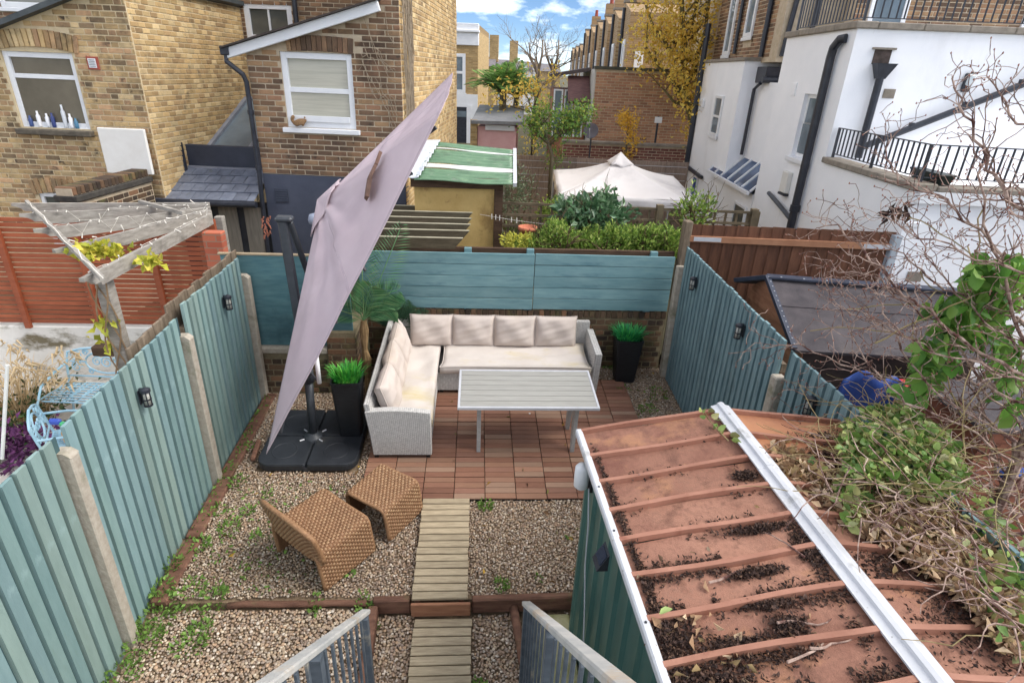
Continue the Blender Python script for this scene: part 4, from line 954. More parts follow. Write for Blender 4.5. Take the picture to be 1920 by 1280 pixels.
slabq(RA,RB,mid(RB,EB,.42),mid(RA,EA,.42),.03,M_felt,'felt_strip',fs_); u_=Vector((0,0,-.008))
slabq(mid(RA,EA,.41)+u_,mid(RB,EB,.41)+u_,EB+u_,EA+u_,.03,M_felt,'felt_strip',fs_)
slabq(RA,RB,BB,BA,.03,M_felt,'felt_strip',fs_)
MB().bar(RA+Vector((0,0,.012)),RB+Vector((0,0,.012)),.13,.02).build('ridge_cap',M_edge,fs_)
for a,b_ in((RA,EA),(RA,BA)): 
    d_=Vector((-.01,0,.005)); MB().bar(a+d_,b_+d_,.05,.045).build('verge_trim',M_edge,fs_)
nl=MB()
for k in range(14): p=RA.lerp(EA,(k+.5)/14)+Vector((-.005,0,.032)); nl.box(p,(.012,.012,.006))
for k in range(9): p=RA.lerp(RB,(k+.5)/9)+Vector((0,-.04,.026)); nl.box(p,(.014,.014,.006))
stuff(nl.build('clout_nails',M_tframe,fs_))
gx=3.22; n=9
for k in range(n):   # gable boards running diagonal-free horizontal
    z=.75+k*.115; 
    def yr(z_): 
        if z_<1.38: return (4.98,6.28)
        t=(z_-1.38)/(1.78-1.38); t2=(z_-1.6)/(1.78-1.6) if z_>1.6 else 0; return (4.98+(5.92-4.98)*t,6.28-(6.28-5.95)*max(0,t2))
    a,b_=yr(z),yr(min(1.78,z+.115)); 
    if b_[1]-b_[0]<.02: b_=(5.92,5.94)
    MB().add([(gx,a[0],z),(gx,a[1],z),(gx,b_[1],min(1.78,z+.113)),(gx,b_[0],min(1.78,z+.113)),(gx-.018,a[0],z),(gx-.018,a[1],z),(gx-.008,b_[1],min(1.78,z+.113)),(gx-.008,b_[0],min(1.78,z+.113))],[(0,3,2,1),(4,5,6,7),(0,1,5,4),(3,7,6,2),(0,4,7,3),(1,2,6,5)]).build('gable_board',M_brn,fs_,False,True)
MB().bb(3.25,5.1,5.05,5.9,-.05,1.36).build('wall',mat('dark_shed_wall',C(52,44,42),C(76,62,56),scale=4,st=(1,1,6),rough=.8),fs_)
M_blue=mat('blue_tarpaulin',C(28,58,128),C(50,84,160),scale=3,rough=.5); M_red=mat('red_plastic',C(190,52,56),C(206,74,76),scale=4,rough=.4)
bt=MB(); 
def tarp(u,v): return np.array([3.42+.62*u,4.72-.14*v+.03*math.sin(u*9),.55+.78*v-.12*abs(u-.3)+.03*math.sin(u*13+v*4)])
o=sheet(tarp,12,8,M_blue,'tarpaulin',None); o.modifiers.new('t','SOLIDIFY').thickness=.01; tag(o,'crumpled blue tarpaulin under the felt roof behind twigs','tarpaulin')
pb=thing('toy_box','red and white plastic box beside the blue tarpaulin behind twigs','box',(4.28,4.62,.95))
MB().box((0,0,.18),(.5,.3,.12),.02).build('lid',M_red,pb); MB().box((0,0,.09),(.48,.28,.06),.01).build('body',M_wht,pb); MB().box((0,0,-.05),(.47,.27,.2),.01).build('base',M_blue,pb)
cs=thing('clapboard_shed','brown horizontal clapboard shed wall behind the bare twigs, far right','shed',(0,0,0))
M_clap=mat('clapboard',C(104,58,42),C(142,86,62),scale=3,st=(1,5,5),rough=.7,rnd='obj',rv=.1,bump=.3,coord='obj')
me=MB().prism([(-.006,0),(-.026,0),(-.01,.118),(-.006,.118)],-.9,.9,'x').mesh('clapboard',M_clap,False,True)
for k in range(13): ob('clapboard',me,cs,(5.0,3.75,-.1+.105*k))
MB().bb(4.11,5.9,3.75,4.5,-.1,1.24).build('wall',M_clap,cs)
MB().bb(4.06,5.95,3.69,4.55,1.27,1.3).build('roof',M_felt,cs)
tag(MB().box((0,0,0),(.22,.1,.06),.015).build('blue_tub',M_blue,None,False,False,aty(1898,886,3.3)),'small blue plastic tub edge by the clapboard shed','tub')

# brown closeboard fence to the white house
M_cb=mat('brown_closeboard',C(88,56,40),C(122,80,56),scale=4,st=(5,5,.7),rough=.75,rnd='obj',rv=.12,bump=.3,coord='obj',dirt=[(C(70,42,32),2,.55,.75,(3,3,.5))])
M_arris=mat('arris_rail',C(150,100,70),C(178,128,94),scale=4,rough=.75)
cf=thing('closeboard_fence','dark brown closeboard fence between teal boards and white house','fence',(0,0,0))
F0=Vector((2.62,6.92,0)); F1=Vector((4.84,6.40,0)); dF=(F1-F0).normalized(); nb=17; wF=(F1-F0).length/nb
me=MB().prism([(0,0),(0,-.016),(wF*1.08,-.006),(wF*1.08,0)],0,1.62).mesh('board',M_cb,False,True); az=math.atan2(dF.y,dF.x)
for k in range(nb): p=F0+dF*wF*k; ob('board',me,cf,(p.x,p.y,.52+.09*k/nb+rng.uniform(-.004,.004)),(0,0,az))
nF=Vector((dF.y,-dF.x,0)); nF=nF if nF.y<0 else -nF
MB().bar(F0+nF*.04+Vector((0,0,1.97)),F1+nF*.04+Vector((0,0,2.06)),.045,.07).build('arris_rail',M_arris,cf)
for (a,b_) in((0.02,.16),(.86,.99)): MB().bar(F0.lerp(F1,a)+nF*.064+Vector((0,0,1.972+.09*a)),F0.lerp(F1,b_)+nF*.064+Vector((0,0,1.972+.09*b_)),.01,.05).build('metal_bracket',M_tframe,cf)
MB().bb(2.52,2.62,6.86,6.98,.2,2.18,.01).build('post',M_old,cf)
MB().bb(4.80,4.90,6.33,6.43,.2,2.2,.01).build('post',mat('grey_post',C(140,150,160),C(170,178,186),scale=6),cf)
# ---------------------------------------------------------------- brick materials
def brickpair(nm,pal,m1,m2,dirt=None):
    k=dict(scale=22,rough=.9,bump=.35,bscale=70,dirt=dirt)
    return mat(nm+'_brick',m1,m2,rnd='obj',pal=pal,rv=.2,**k),mat(nm+'_brick_joined',m1,m2,rnd='isl',pal=pal,rv=.2,**k)
Y1=[C(190,158,108),C(206,176,124),C(168,132,92),C(198,166,114),C(140,112,84),C(184,146,106),C(214,188,140),C(112,94,76),C(190,148,112)]
B1o,B1i=brickpair('yellow_stock',Y1,C(164,134,92),C(204,174,124),[(C(92,78,60),.9,.5,.74,(1,1,1)),(C(74,64,52),2.3,.54,.72,(1,1,1)),(C(60,52,46),6,.58,.7,(1,1,1))])
B2=[C(140,108,80),C(122,94,72),C(158,122,90),C(104,82,66),C(150,110,84),C(170,136,98),C(92,74,62),C(132,100,78)]
B2o,B2i=brickpair('brown_stock',B2,C(120,94,72),C(156,124,92),[(C(74,60,50),.8,.52,.74,(1,1,1)),(C(120,104,84),2.6,.6,.76,(1,1,1)),(C(62,54,48),5,.58,.7,(1,1,1))])
Y3=[C(212,184,132),C(198,166,114),C(182,150,102),C(222,198,150),C(164,134,96),C(206,174,120)]
B3o,B3i=brickpair('pale_stock',Y3,C(176,142,90),C(208,176,120),[(C(140,116,84),.7,.52,.74,(1,1,1)),(C(104,88,68),3,.58,.72,(1,1,1))])
M_mo1=mat('sandy_mortar',C(194,174,136),C(214,196,160),scale=10,rough=.95,bump=.3)
M_mo2=mat('grey_mortar',C(176,158,132),C(198,182,156),scale=10,rough=.95,bump=.3)
M_pvc=mat('white_frame',C(226,228,232),C(236,238,240),scale=4,rough=.35,spec=.5)
M_gl=glass('dark_glass',C(74,76,72)); M_blind=mat('blind_glass',C(176,174,158),C(204,200,184),scale=3,st=(.4,.4,9),rough=.12,spec=.6)
M_gl2=glass('sky_glass',C(96,108,116))
M_pipe=mat('black_pipe',C(30,34,44),C(48,52,62),scale=8,rough=.4,spec=.5)
def face(kind,plane):
    if kind=='-v': return lambda a,o,z:Vector((a,plane-o,z))
    if kind=='-u': return lambda a,o,z:Vector((plane-o,a,z))
    return lambda a,o,z:Vector((plane+o,a,z))
def fbox(mb,L,a0,a1,o0,o1,z0,z1,bev=0):
    p,q=L(a0,o0,z0),L(a1,o1,z1); return mb.bb(min(p.x,q.x),max(p.x,q.x),min(p.y,q.y),max(p.y,q.y),min(p.z,q.z),max(p.z,q.z),bev)
def window(par,L,a0,a1,z0,z1,fr=.06,out=.02,split=None,mull=(),gl=None,sill=True,gls=None,reveal=True,proud=False):
    f=MB()
    if proud:
        L0=L; L=lambda a,o,z:L0(a,.004+(o+.12)*.3,z)
    if reveal: fbox(f,L,a0,a1,-.12,-.10,z0,z1)
    fbox(f,L,a0,a0+fr,-.10,out,z0,z1,.004); fbox(f,L,a1-fr,a1,-.10,out,z0,z1,.004); fbox(f,L,a0+fr,a1-fr,-.10,out,z1-fr,z1,.004); fbox(f,L,a0+fr,a1-fr,-.10,out,z0,z0+fr,.004)
    if split: fbox(f,L,a0+fr,a1-fr,-.07,out-.01,split-fr*.4,split+fr*.4,.003)
    for m_ in mull: fbox(f,L,m_-.018,m_+.018,-.07,out-.014,z0+fr,z1-fr,.003)
    w=f.build('window',M_pvc,par)
    xs=[a0+fr]+list(mull)+[a1-fr]; zs=[z0+fr]+([split] if split else [])+[z1-fr]; i=0
    for j in range(len(zs)-1):
        for k in range(len(xs)-1):
            p=MB(); fbox(p,L,xs[k],xs[k+1],-.06-.02*j,-.05-.02*j,zs[j],zs[j+1]); p.build('pane',(gls[i] if gls else gl) or M_gl,w); i+=1
    if sill: s=MB(); fbox(s,L,a0-.06,a1+.06,-.02,.07,z0-.075,z0-.004,.008); s.build('sill',M_pvc,w)
    return w
ROT=(0,0,-A5)
# ---------------------------------------------------------------- left yellow brick house
h1=thing('brick_house','yellow brick house wing with white casement window at far left','house',(0,0,0),ROT)
L1=face('-v',9.0)
def tophill(u): return 4.01+(u+7.52)*.342
W1=(-7.62,-6.58,2.72,3.74)
wl=holewall(MB(),L1,-9.5,-5.66,-.6,tophill,[W1,(-7.68,-7.06,.9,1.76)],.3).build('front_wall',M_mo1,h1,False,True)
bricks(wl,(-8.4,9.0,1.2),(1,0,0),(0,-1,0),2.74,3.9,B1o,B1i,holes=[(W1[0]-.02+8.4,W1[1]+.02+8.4,W1[2]-1.3,W1[3]-1.2+.1),(.7,1.4,-.1,.62)],bond='flem',inc=lambda x,z:z+1.24<tophill(-8.4+x) and not(z>2.50 and z<2.86 and abs(x-1.3)<.66),key=lambda b:abs(b[0]-1.9)+abs(b[1]-1.6)*.6)
# segmental arch of upright bricks
av=MB().mesh('x',None); me=MB().box((0,0,0),(.062,.03,.225),.004).mesh('brick',B1o)
for k in range(17):
    t=(k-8)/8; u=-7.1+t*.62; z=3.86-.07*t*t+.06; ob('brick',me,wl,(u,8.992,z),(0,R(9*t),0))
window(h1,L1,*W1,fr=.075,out=-.03,split=3.42,gl=glass('warm_dark_glass',C(96,90,78)),sill=False)
s=MB(); fbox(s,L1,W1[0]-.05,W1[1]+.05,-.05,.10,2.62,2.70,.012); s.build('stone_sill',mat('dark_stone',C(76,70,62),C(112,104,90),scale=10,rough=.9,bump=.4),h1)
b_=MB(); fbox(b_,L1,W1[0]+.02,W1[1]-.02,-.09,-.02,2.70,2.725); b_.build('window_board',M_pvc,h1)
window(h1,L1,-7.68,-7.06,.9,1.74,fr=.06,out=-.02,sill=False)
for k in range(9):
    t=(k-4)/4; ob('brick',me,wl,(-7.37+t*.36,8.992,1.87-.04*t*t),(0,R(7*t),0))
m=MB(); m.bb(-5.96,-5.66,9.302,12.6,-.6,5.2); ws_=m.build('side_wall',M_mo1,h1)
bricks(ws_,(-5.66,9.03,1.4),(0,1,0),(1,0,0),3.5,3.6,B3o,B3i,bond='stretch',bl=.16,key=lambda b:b[0])
rf=MB(); d_=Vector((0,0,.0)); rf.prism([(-9.5,tophill(-9.5)),(-5.55,tophill(-5.55)),(-5.55,tophill(-5.55)+.07),(-9.5,tophill(-9.5)+.07)],8.86,12.5,'y'); rf.build('roof',mat('slate_roof',C(60,66,70),C(84,90,92),scale=5,rough=.6),h1,False,True)
p=MB(); fbox(p,L1,-6.37,-6.21,0,.03,3.54,3.71,.003); pl=p.build('vent_frame',mat('red_terracotta',C(150,70,58),C(170,88,70),scale=8),h1); p=MB(); fbox(p,L1,-6.345,-6.235,.03,.036,3.565,3.685); p.build('vent_plate',M_pvc,h1)
p=MB(); 
for k in range(5): fbox(p,L1,-6.335,-6.245,.036,.04,3.58+.021*k,3.587+.021*k)
p.build('vent_slot',mat('slot_grey',C(130,130,130)),h1)
p=MB(); fbox(p,face('-v',8.9),-6.38,-5.68,.0,.05,2.12,2.77,.01); p.build('render_patch',mat('white_render',C(226,222,214),C(238,236,230),scale=3,rough=.8),h1)
rw1=MB().bb(-13,-5.97,12.5,12.7,2,7).build('rear_wall',M_mo2,h1)
bricks(rw1,(-13,12.5,4.2),(1,0,0),(0,-1,0),7,2.2,B2o,B2i,nsing=0)
window(h1,face('-v',12.5),-10.25,-9.2,4.5,5.8,fr=.09,out=.02,proud=True)
# bottles on the window board
BTC=[C(60,80,130),C(230,230,232),C(224,226,230),C(52,66,120),C(200,205,210),C(236,236,238),C(70,120,150)]
for k,(px_,h_) in enumerate(((62,.15),(78,.22),(94,.19),(104,.20),(126,.32),(137,.20),(146,.14))):
    q=atV(px_,232,9.05); q=uv(q.x,9.02,2.728); b_=MB().lathe([(.027,0),(.028,.01),(.028,h_*.7),(.014,h_*.8),(.014,h_)],10)
    tag(b_.build('bottle',mat('bottle_%d'%k,BTC[k],rough=.3),None,True,False,q),['short blue bottle leftmost in the house window','white slanted bottle second in the house window','left one of two white tubes in the house window','right one of two white tubes in the house window','tall blue capped bottle in the house window','slim grey bottle near the right end of the house window','small teal jar rightmost in the house window'][k],'bottle',group='toiletries on the window board')
# garden wall with coping beside the house
gwh=thing('garden_wall','dark brick garden wall with sloping coping in front of the yellow house','wall',(0,0,0),ROT)
wl=MB().bb(-5.98,-5.75,7.3,8.88,-.2,2.02).build('wall',M_mo2,gwh)
bricks(wl,(-5.75,7.3,1.0),(0,1,0),(1,0,0),1.56,1.02,M_bwo,M_bwi,bond='flem'); bricks(wl,(-5.98,7.3,1.5),(1,0,0),(0,-1,0),.23,.5,M_bwo,M_bwi)
MB().bb(-6.02,-5.71,7.26,8.88,2.022,2.10,.01).build('drip_course',mat('black_stone',C(52,50,48),C(80,76,70),scale=10,rough=.9,bump=.4),gwh)
cpg=MB().bb(-5.97,-5.76,7.27,8.87,2.1,2.19).build('coping',M_mo2,gwh)
me2=MB().box((0,0,0),(.235,.066,.1),.006).mesh('brick',M_bwo)
for k in range(21): ob('brick',me2,cpg,(-5.865,7.31+.075*k,2.155),(rng.gauss(0,.02),0,0))

# ---------------------------------------------------------------- brown brick house with sash window
h2=thing('brick_house','brown brick house with white sash window and dark blue painted base','house',(0,0,0),ROT)
L2=face('-v',9.2); UE,UW=-1.92,-4.15
def barge(u): return 3.8+(u+4.37)*.30
WS=(-3.67,-2.63,2.86,3.88)
wl=holewall(MB(),L2,UW,UE,2.16,lambda u:6.2 if u>-2.16 else barge(u)+.05,[WS],.25,(-2.16,)).build('front_wall',M_mo2,h2,False,True)
bricks(wl,(UW,9.2,2.17),(1,0,0),(0,-1,0),UE-UW,2.7,B2o,B2i,holes=[(WS[0]-UW,WS[1]-UW,WS[2]-2.3,WS[3]-2.17+.04)],bond='stretch',inc=lambda x,z:(z+2.23<barge(UW+x) or UW+x>-2.16) and not (z+2.17>3.90 and z+2.17<4.12 and abs(UW+x+3.15)<.58),key=lambda b:abs(b[0]-1)+abs(b[1]-1)*.5)
me=MB().box((0,0,0),(.066,.03,.2),.004).mesh('brick',B2o)
for k in range(15):
    t=(k-7)/7
    if barge(-3.15+t*.5)>4.04: ob('brick',me,wl,(-3.15+t*.52,9.192,4.0-.02*t*t),(0,R(5*t),0))
w=window(h2,L2,*WS,fr=.085,out=-.02,split=3.38,gls=[M_blind,M_blind])
s=MB(); fbox(s,L2,WS[0]+.085,WS[1]-.085,-.02,.015,2.945,3.03,.004); s.build('bottom_rail',M_pvc,w)
m=MB(); m.bb(UW,UE+.0,9.19,9.45,-.5,2.155); m.build('painted_base',mat('slate_blue_render',C(66,72,88),C(80,86,102),scale=3,rough=.7,bump=.15,bscale=60),h2)
v=MB(); fbox(v,face('-v',9.19),-4.0,-3.78,0,.012,1.72,1.94,.002)
for k in range(5): fbox(v,face('-v',9.19),-3.98,-3.80,.012,.02,1.745+.037*k,1.762+.037*k)
v.build('air_vent',mat('slate_blue_vent',C(58,64,78),C(72,78,92)),h2)
m=MB(); m.bb(UE-.25,UE-.001,9.452,15.8,-.5,7.2); ws_=m.build('side_wall',M_mo1,h2)
bricks(ws_,(UE-.001,9.215,1.5),(0,1,0),(1,0,0),6.55,4.6,B3o,B3i,bond='stretch',bl=.2,key=lambda b:b[0],nsing=300)
bg_=MB(); a=Vector((-4.42,9.10,barge(-4.42)+.03)); b_=Vector((-2.17,9.10,barge(-2.17)+.03)); bg_.bar(a,b_,.06,.13,(0,0,1),.005); bg_.build('bargeboard',M_pvc,h2)
MB().bar(a+Vector((-.02,.1,.078)),b_+Vector((0,.1,.078)),.4,.02).build('verge_slates',mat('verge',C(56,50,48),C(80,70,64),scale=10),h2)
m=MB(); m.prism([(UW-.2,barge(UW)+.02),(-2.16,barge(-2.16)+.04),(-2.16,barge(-2.16)+.09),(UW-.2,barge(UW)+.07)],9.3,12.4,'y'); m.build('roof',MATS['slate_roof'],h2,False,True)
gp_=MB(); pts=[(-4.40,9.1,3.84),(-4.40,9.08,3.72),(-4.2,9.1,3.56),(-4.17,9.12,3.46),(-4.17,9.12,2.2),(-4.2,9.1,1.2),(-4.2,9.1,.2)]; gp_.tube(pts,.035,10); gp_.bb(-4.46,-4.34,9.04,9.2,3.80,3.92,.01)
for z in(3.05,2.25): gp_.lathe([(.046,-.03),(.046,.03)],10,(-4.17,9.12,z))
gp_.build('downpipe',M_pipe,h2)
# rear main wall with small window
WT=(-5.58,-4.66,4.1,4.74)
rw=holewall(MB(),face('-v',12.5),-5.66,-2.17,2.0,lambda a:6.9,[WT],.2).build('rear_wall',M_mo2,h2,False,True)
bricks(rw,(-5.64,12.5,2.6),(1,0,0),(0,-1,0),3.45,3.4,B2o,B2i,holes=[(.06,.98,1.5,2.14)],nsing=0)
window(h2,face('-v',12.5),*WT,fr=.10,out=-.01,mull=(-5.12,),sill=False,gl=M_gl)
MB().tube([(-4.56,12.42,6),(-4.56,12.42,4.3)],.05,8).build('downpipe',M_pipe,h2)
# lean-to between the wings
lt=thing('lean_to','slate roofed lean to with dark upstand between the two houses','lean-to',(0,0,0),ROT)
M_slate=mat('grey_slate',C(92,100,116),C(126,134,150),scale=8,rough=.35,rnd='obj',rv=.12,spec=.5,coord='obj',dirt=[(C(84,90,72),5,.6,.78,(1,1,1))])
e0,e1=Vector((-5.92,9.0,1.72)),Vector((-4.26,9.0,1.75)); r0,r1=Vector((-5.80,9.8,2.10)),Vector((-4.26,9.8,2.12))
slabq(e0,e1,r1,r0,.06,M_mort,'roof_deck',lt)
for i in range(4):
    for k in range(8):
        t0=(k-(i%2)*.5)/7.5; t1=t0+1/7.5-.006; t0=max(0,t0); t1=min(1,t1)
        if t1-t0<.02: continue
        ya,yb=i/4,min(1,(i+1.15)/4); up=Vector((0,-.01,.012))
        A=e0.lerp(r0,ya).lerp(e1.lerp(r1,ya),t0); B=e0.lerp(r0,ya).lerp(e1.lerp(r1,ya),t1); Cc=e0.lerp(r0,yb).lerp(e1.lerp(r1,yb),t1); D=e0.lerp(r0,yb).lerp(e1.lerp(r1,yb),t0)
        slabq(A+up*1.6,B+up*1.6,Cc+up*.6,D+up*.6,.008,M_slate,'slate',lt)
MB().tube([e0+Vector((-.05,-.05,-.03)),e1+Vector((.05,-.05,-.03))],.05,10).build('gutter',M_pipe,lt)
MB().bar(e0+Vector((-.03,0,.03)),r0+Vector((-.03,0,.03)),.06,.03).build('lead_hip',mat('lead',C(120,124,136),C(150,154,164),scale=5,rough=.5),lt)
MB().bb(-5.72,-4.27,9.82,9.92,2.08,2.46,.01).build('upstand',mat('dark_board',C(48,54,68),C(62,68,82),scale=4,rough=.5),lt)
MB().bb(-5.75,-4.25,9.76,9.83,2.09,2.13).build('lead_flashing',MATS['lead'],lt)
MB().tube([(-5.68,9.70,2.02),(-5.70,9.72,2.5)],.055,12).build('flue',M_pipe,lt)
MB().bb(-5.74,-4.2,9.3,9.42,-.3,1.66).build('wall',mat('dark_frame',C(44,48,56),C(58,62,70),scale=5,rough=.5),lt)
for k in range(3):
    MB().bb(-5.42+.42*k,-5.12+.42*k,9.27,9.295,.2,1.6).build('door_panel',mat('weathered_panel',C(120,116,108),C(154,148,136),scale=5,st=(8,8,.6),rough=.8),lt)
sk=[Vector((-5.62,10.3,2.25)),Vector((-4.4,10.3,2.25)),Vector((-4.4,12.2,3.05)),Vector((-5.62,12.2,3.05))]
slabq(*sk,.03,M_gl2,'roof_glazing',lt)
for a,b_ in((sk[0],sk[3]),(sk[3],sk[2]),(sk[0].lerp(sk[1],.6),sk[3].lerp(sk[2],.6)),(sk[1],sk[2])): MB().bar(a+Vector((0,0,.03)),b_+Vector((0,0,.03)),.07,.05).build('glazing_bar',MATS['lead'],lt)

# ---------------------------------------------------------------- white rendered house on the right
M_wr=mat('white_wall_render',C(236,238,242),C(244,245,248),scale=2,rough=.8,bump=.12,bscale=40,dirt=[(C(216,216,218),.9,.58,.85,(1,1,.3)),(C(190,186,178),2.5,.66,.85,(2,2,.4))])
M_cope=mat('stone_coping',C(122,114,104),C(156,146,132),scale=8,rough=.9,bump=.4,dirt=[(C(86,84,66),4,.56,.75,(1,1,1))])
wh=thing('white_house','white rendered house with roof terraces and black pipes on the right','house',(0,0,0),ROT)
UA=4.3
MB().bb(UA+.2,9.5,6.75,11.4,-.6,2.70).build('ground_floor',M_wr,wh)
MB().bb(UA+.2,9.5,9.0,11.4,2.704,4.44).build('upper_floor',M_wr,wh)
holewall(MB(),face('-u',UA),6.75,11.4,-.6,lambda v:4.44 if v>9.0 else 2.70,[(9.52,10.18,2.66,3.60)],.2,(9.0,)).build('garden_wall_face',M_wr,wh,False,True)
m=MB(); n=6
for k in range(n): m=MB().bb(UA-.05,UA+.22,6.72+.38*k,6.72+.38*k+.374,2.71,2.79,.012).build('coping',M_cope,wh)
for k in range(8): MB().bb(UA+.222+.6*k,UA+.816+.6*k,6.70,6.95,2.71,2.765,.01).build('coping',M_cope,wh)
MB().bb(UA+.03,9.5,6.69,6.749,2.58,2.708).build('fascia',M_pvc,wh)
for k in range(4): MB().bb(UA-.05,UA+.25,8.96+.62*k,9.575+.62*k,4.442,4.53,.012).build('coping',M_cope,wh)
for k in range(8): MB().bb(UA+.252+.6*k,UA+.846+.6*k,8.95,9.25,4.442,4.525,.012).build('coping',M_cope,wh)
FA=face('-u',UA)
window(wh,FA,9.52,10.18,2.66,3.60,fr=.06,out=-.06,split=3.16,gl=M_gl2,sill=True)
p=MB(); p.tube([(UA-.03,9.2,4.33),(UA-.075,9.27,4.32),(UA-.08,9.4,4.22),(UA-.08,9.42,4.1),(UA-.08,9.40,1.6)],.06,12); p.lathe([(.075,-.05),(.075,.05)],12,(UA-.08,9.40,1.95)); p.tube([(UA-.08,9.40,1.75),(UA-.07,9.9,1.85),(UA-.06,10.6,1.97)],.035,8); p.build('soil_pipe',M_pipe,wh)
p=MB(); fbox(p,FA,10.55,10.73,0,.015,3.55,3.75,.003)
for k in range(5): fbox(p,FA,10.57,10.71,.015,.02,3.57+.034*k,3.585+.034*k)
p.build('air_brick',M_wr,wh)
p=MB(); fbox(p,FA,9.92,10.17,0,.08,2.08,2.42,.012); p.build('meter_box',mat('cream_box',C(214,212,204),C(228,226,220),rough=.5),wh); p=MB(); fbox(p,FA,9.92,10.17,.0,.085,2.04,2.075); p.build('meter_base',M_pipe,wh)
FB=face('-v',9.0)
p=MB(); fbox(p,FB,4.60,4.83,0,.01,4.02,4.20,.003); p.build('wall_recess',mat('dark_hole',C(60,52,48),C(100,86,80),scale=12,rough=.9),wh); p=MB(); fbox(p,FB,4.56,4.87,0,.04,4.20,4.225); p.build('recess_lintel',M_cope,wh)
p=MB(); p.add([FB(4.60,.02,4.03),FB(4.88,.02,4.03),FB(4.78,.02,3.84),FB(4.68,.02,3.84),FB(4.60,.16,4.03),FB(4.88,.16,4.03),FB(4.78,.12,3.84),FB(4.68,.12,3.84)],[(0,1,2,3),(4,7,6,5),(0,4,5,1),(1,5,6,2),(2,6,7,3),(3,7,4,0)]); p.tube([FB(4.73,.08,3.86),FB(4.73,.08,2.8)],.05,10); p.build('hopper_pipe',M_pipe,wh,False,True)
p=MB(); p.tube([FB(4.74,.09,2.95),FB(6.73,.09,3.88),FB(7.6,.09,4.28)],.045,10)
for t in(.3,.62,.95): p.box(FB(4.74,.09,2.95).lerp(FB(6.73,.09,3.88),t)+Vector((0,0,.05)),(.05,.06,.05))
p.build('waste_pipe',M_pipe,wh)
p=MB(); fbox(p,FB,4.87,5.03,0,.012,3.6,3.72,.003)
for k in range(4): fbox(p,FB,4.885,5.015,.012,.016,3.615+.027*k,3.628+.027*k)
p.build('air_brick',M_cope,wh)
wlp=thing('wall_lamp','black framed oval bulkhead wall lamp on the white house','lamp',uv(5.95,8.99,3.84),ROT)
MB().box((0,-.02,0),(.13,.04,.24),.03).build('body',M_pipe,wlp); MB().box((.01,-.05,.03),(.105,.05,.15),.03).build('glass_cover',mat('lamp_cover',C(190,200,204),C(214,220,222),rough=.2),wlp)
MB().tube([(-.06,-.05,-.06),(-.065,-.09,.1),(-.03,-.1,.125),(.06,-.1,.125)],.009,6).build('guard',M_pipe,wlp); MB().lathe([(.02,0),(.012,.02)],10,(.01,-.07,-.07)).build('sensor_eye',M_pvc,wlp)
p=MB(); fbox(p,face('-v',6.75),4.52,4.7,0,.006,1.66,1.78)
p.build('air_brick',M_cope,wh)
MB().bb(UA-.02,UA+.18,6.73,6.80,2.30,2.36,.01).build('corner_cap',M_pvc,wh)
# terrace railings
def railing(label,P,h,nspace,grp='black terrace railings',r=.008):
    t=thing('balcony_railing',label,'railing',(0,0,0),ROT,group=grp); P=[Vector(p) for p in P]
    for a,b_ in zip(P[:-1],P[1:]):
        MB().bar(a+Vector((0,0,h)),b_+Vector((0,0,h)),.03,.012).build('top_rail',M_pipe,t); MB().bar(a+Vector((0,0,.05)),b_+Vector((0,0,.05)),.025,.01).build('bottom_rail',M_pipe,t)
        L=(b_-a).length; n=int(L/nspace); me=MB().box((0,0,h/2+.025),(r*2,r*2,h-.05)).mesh('baluster',M_pipe)
        for k in range(1,n): ob('baluster',me,t,a.lerp(b_,k/n))
    for p in P: MB().box(p+Vector((0,0,h/2)),(.03,.03,h+.01)).build('post',M_pipe,t)
railing('black metal railing around the lower white roof terrace',[(UA+.08,8.95,2.79),(UA+.08,7.9,2.79),(UA+.08,6.84,2.79),(6.6,6.84,2.77),(8.5,6.84,2.77)],.40,.1)
railing('black metal railing along the upper white roof terrace at the top edge',[(UA+.1,11.3,4.53),(UA+.1,9.1,4.53),(6.6,9.1,4.53),(8.6,9.1,4.53)],.75,.1)
tp=thing('trough_planter','black plastic trough planter behind the lower terrace railing','planter',uv(4.62,7.05,2.76),(0,0,-A5))
MB().add([(-.05,-.26,0),(.05,-.26,0),(.05,.26,0),(-.05,.26,0),(-.08,-.3,.12),(.08,-.3,.12),(.08,.3,.12),(-.08,.3,.12)],[(3,2,1,0),(0,1,5,4),(1,2,6,5),(2,3,7,6),(3,0,4,7),(4,5,6,7)]).build('trough',mat('green_black_plastic',C(24,36,34),C(36,48,46),rough=.4),tp); MB().bb(-.085,.085,-.305,.305,.11,.13,.004).build('rim',MATS['green_black_plastic'],tp)
# brick upper storey behind
M_bx=M_mo2
wb=MB().bb(5.6,9.8,11.95,12.3,2,8.5).build('upper_brick_wall',M_mo2,wh); bricks(wb,(5.6,11.95,4.3),(1,0,0),(0,-1,0),4.2,3.0,B2o,B2i,nsing=120,holes=[(.2,.9,-.1,3),(2.9,3.8,-.1,3)])
window(wh,face('-v',11.95),5.82,6.48,4.2,6.2,fr=.08,out=.02,gl=M_gl2,proud=True); window(wh,face('-v',11.95),8.5,9.4,4.2,6.2,fr=.08,out=.02,gl=M_gl2,proud=True)
wb=MB().bb(4.62,6,17.0,22,3.6,9).build('rear_brick_wall',M_mo2,wh)
wb2=MB().bb(4.62,6.2,12.6,17,4.1,9).build('side_brick_wall',M_mo2,wh)
bricks(wb2,(4.62,13.0,4.2),(0,1,0),(-1,0,0),4.0,2.6,B2o,B2i,nsing=150,holes=[(1.2,1.75,.2,2),(2.6,3.1,-.1,2)])
window(wh,face('-u',4.62),14.2,14.74,4.62,5.9,fr=.08,out=.03,gl=M_gl2,proud=True); window(wh,face('-u',4.62),15.6,16.1,4.3,5.9,fr=.08,out=.03,gl=M_gl2,proud=True)
p=MB(); 
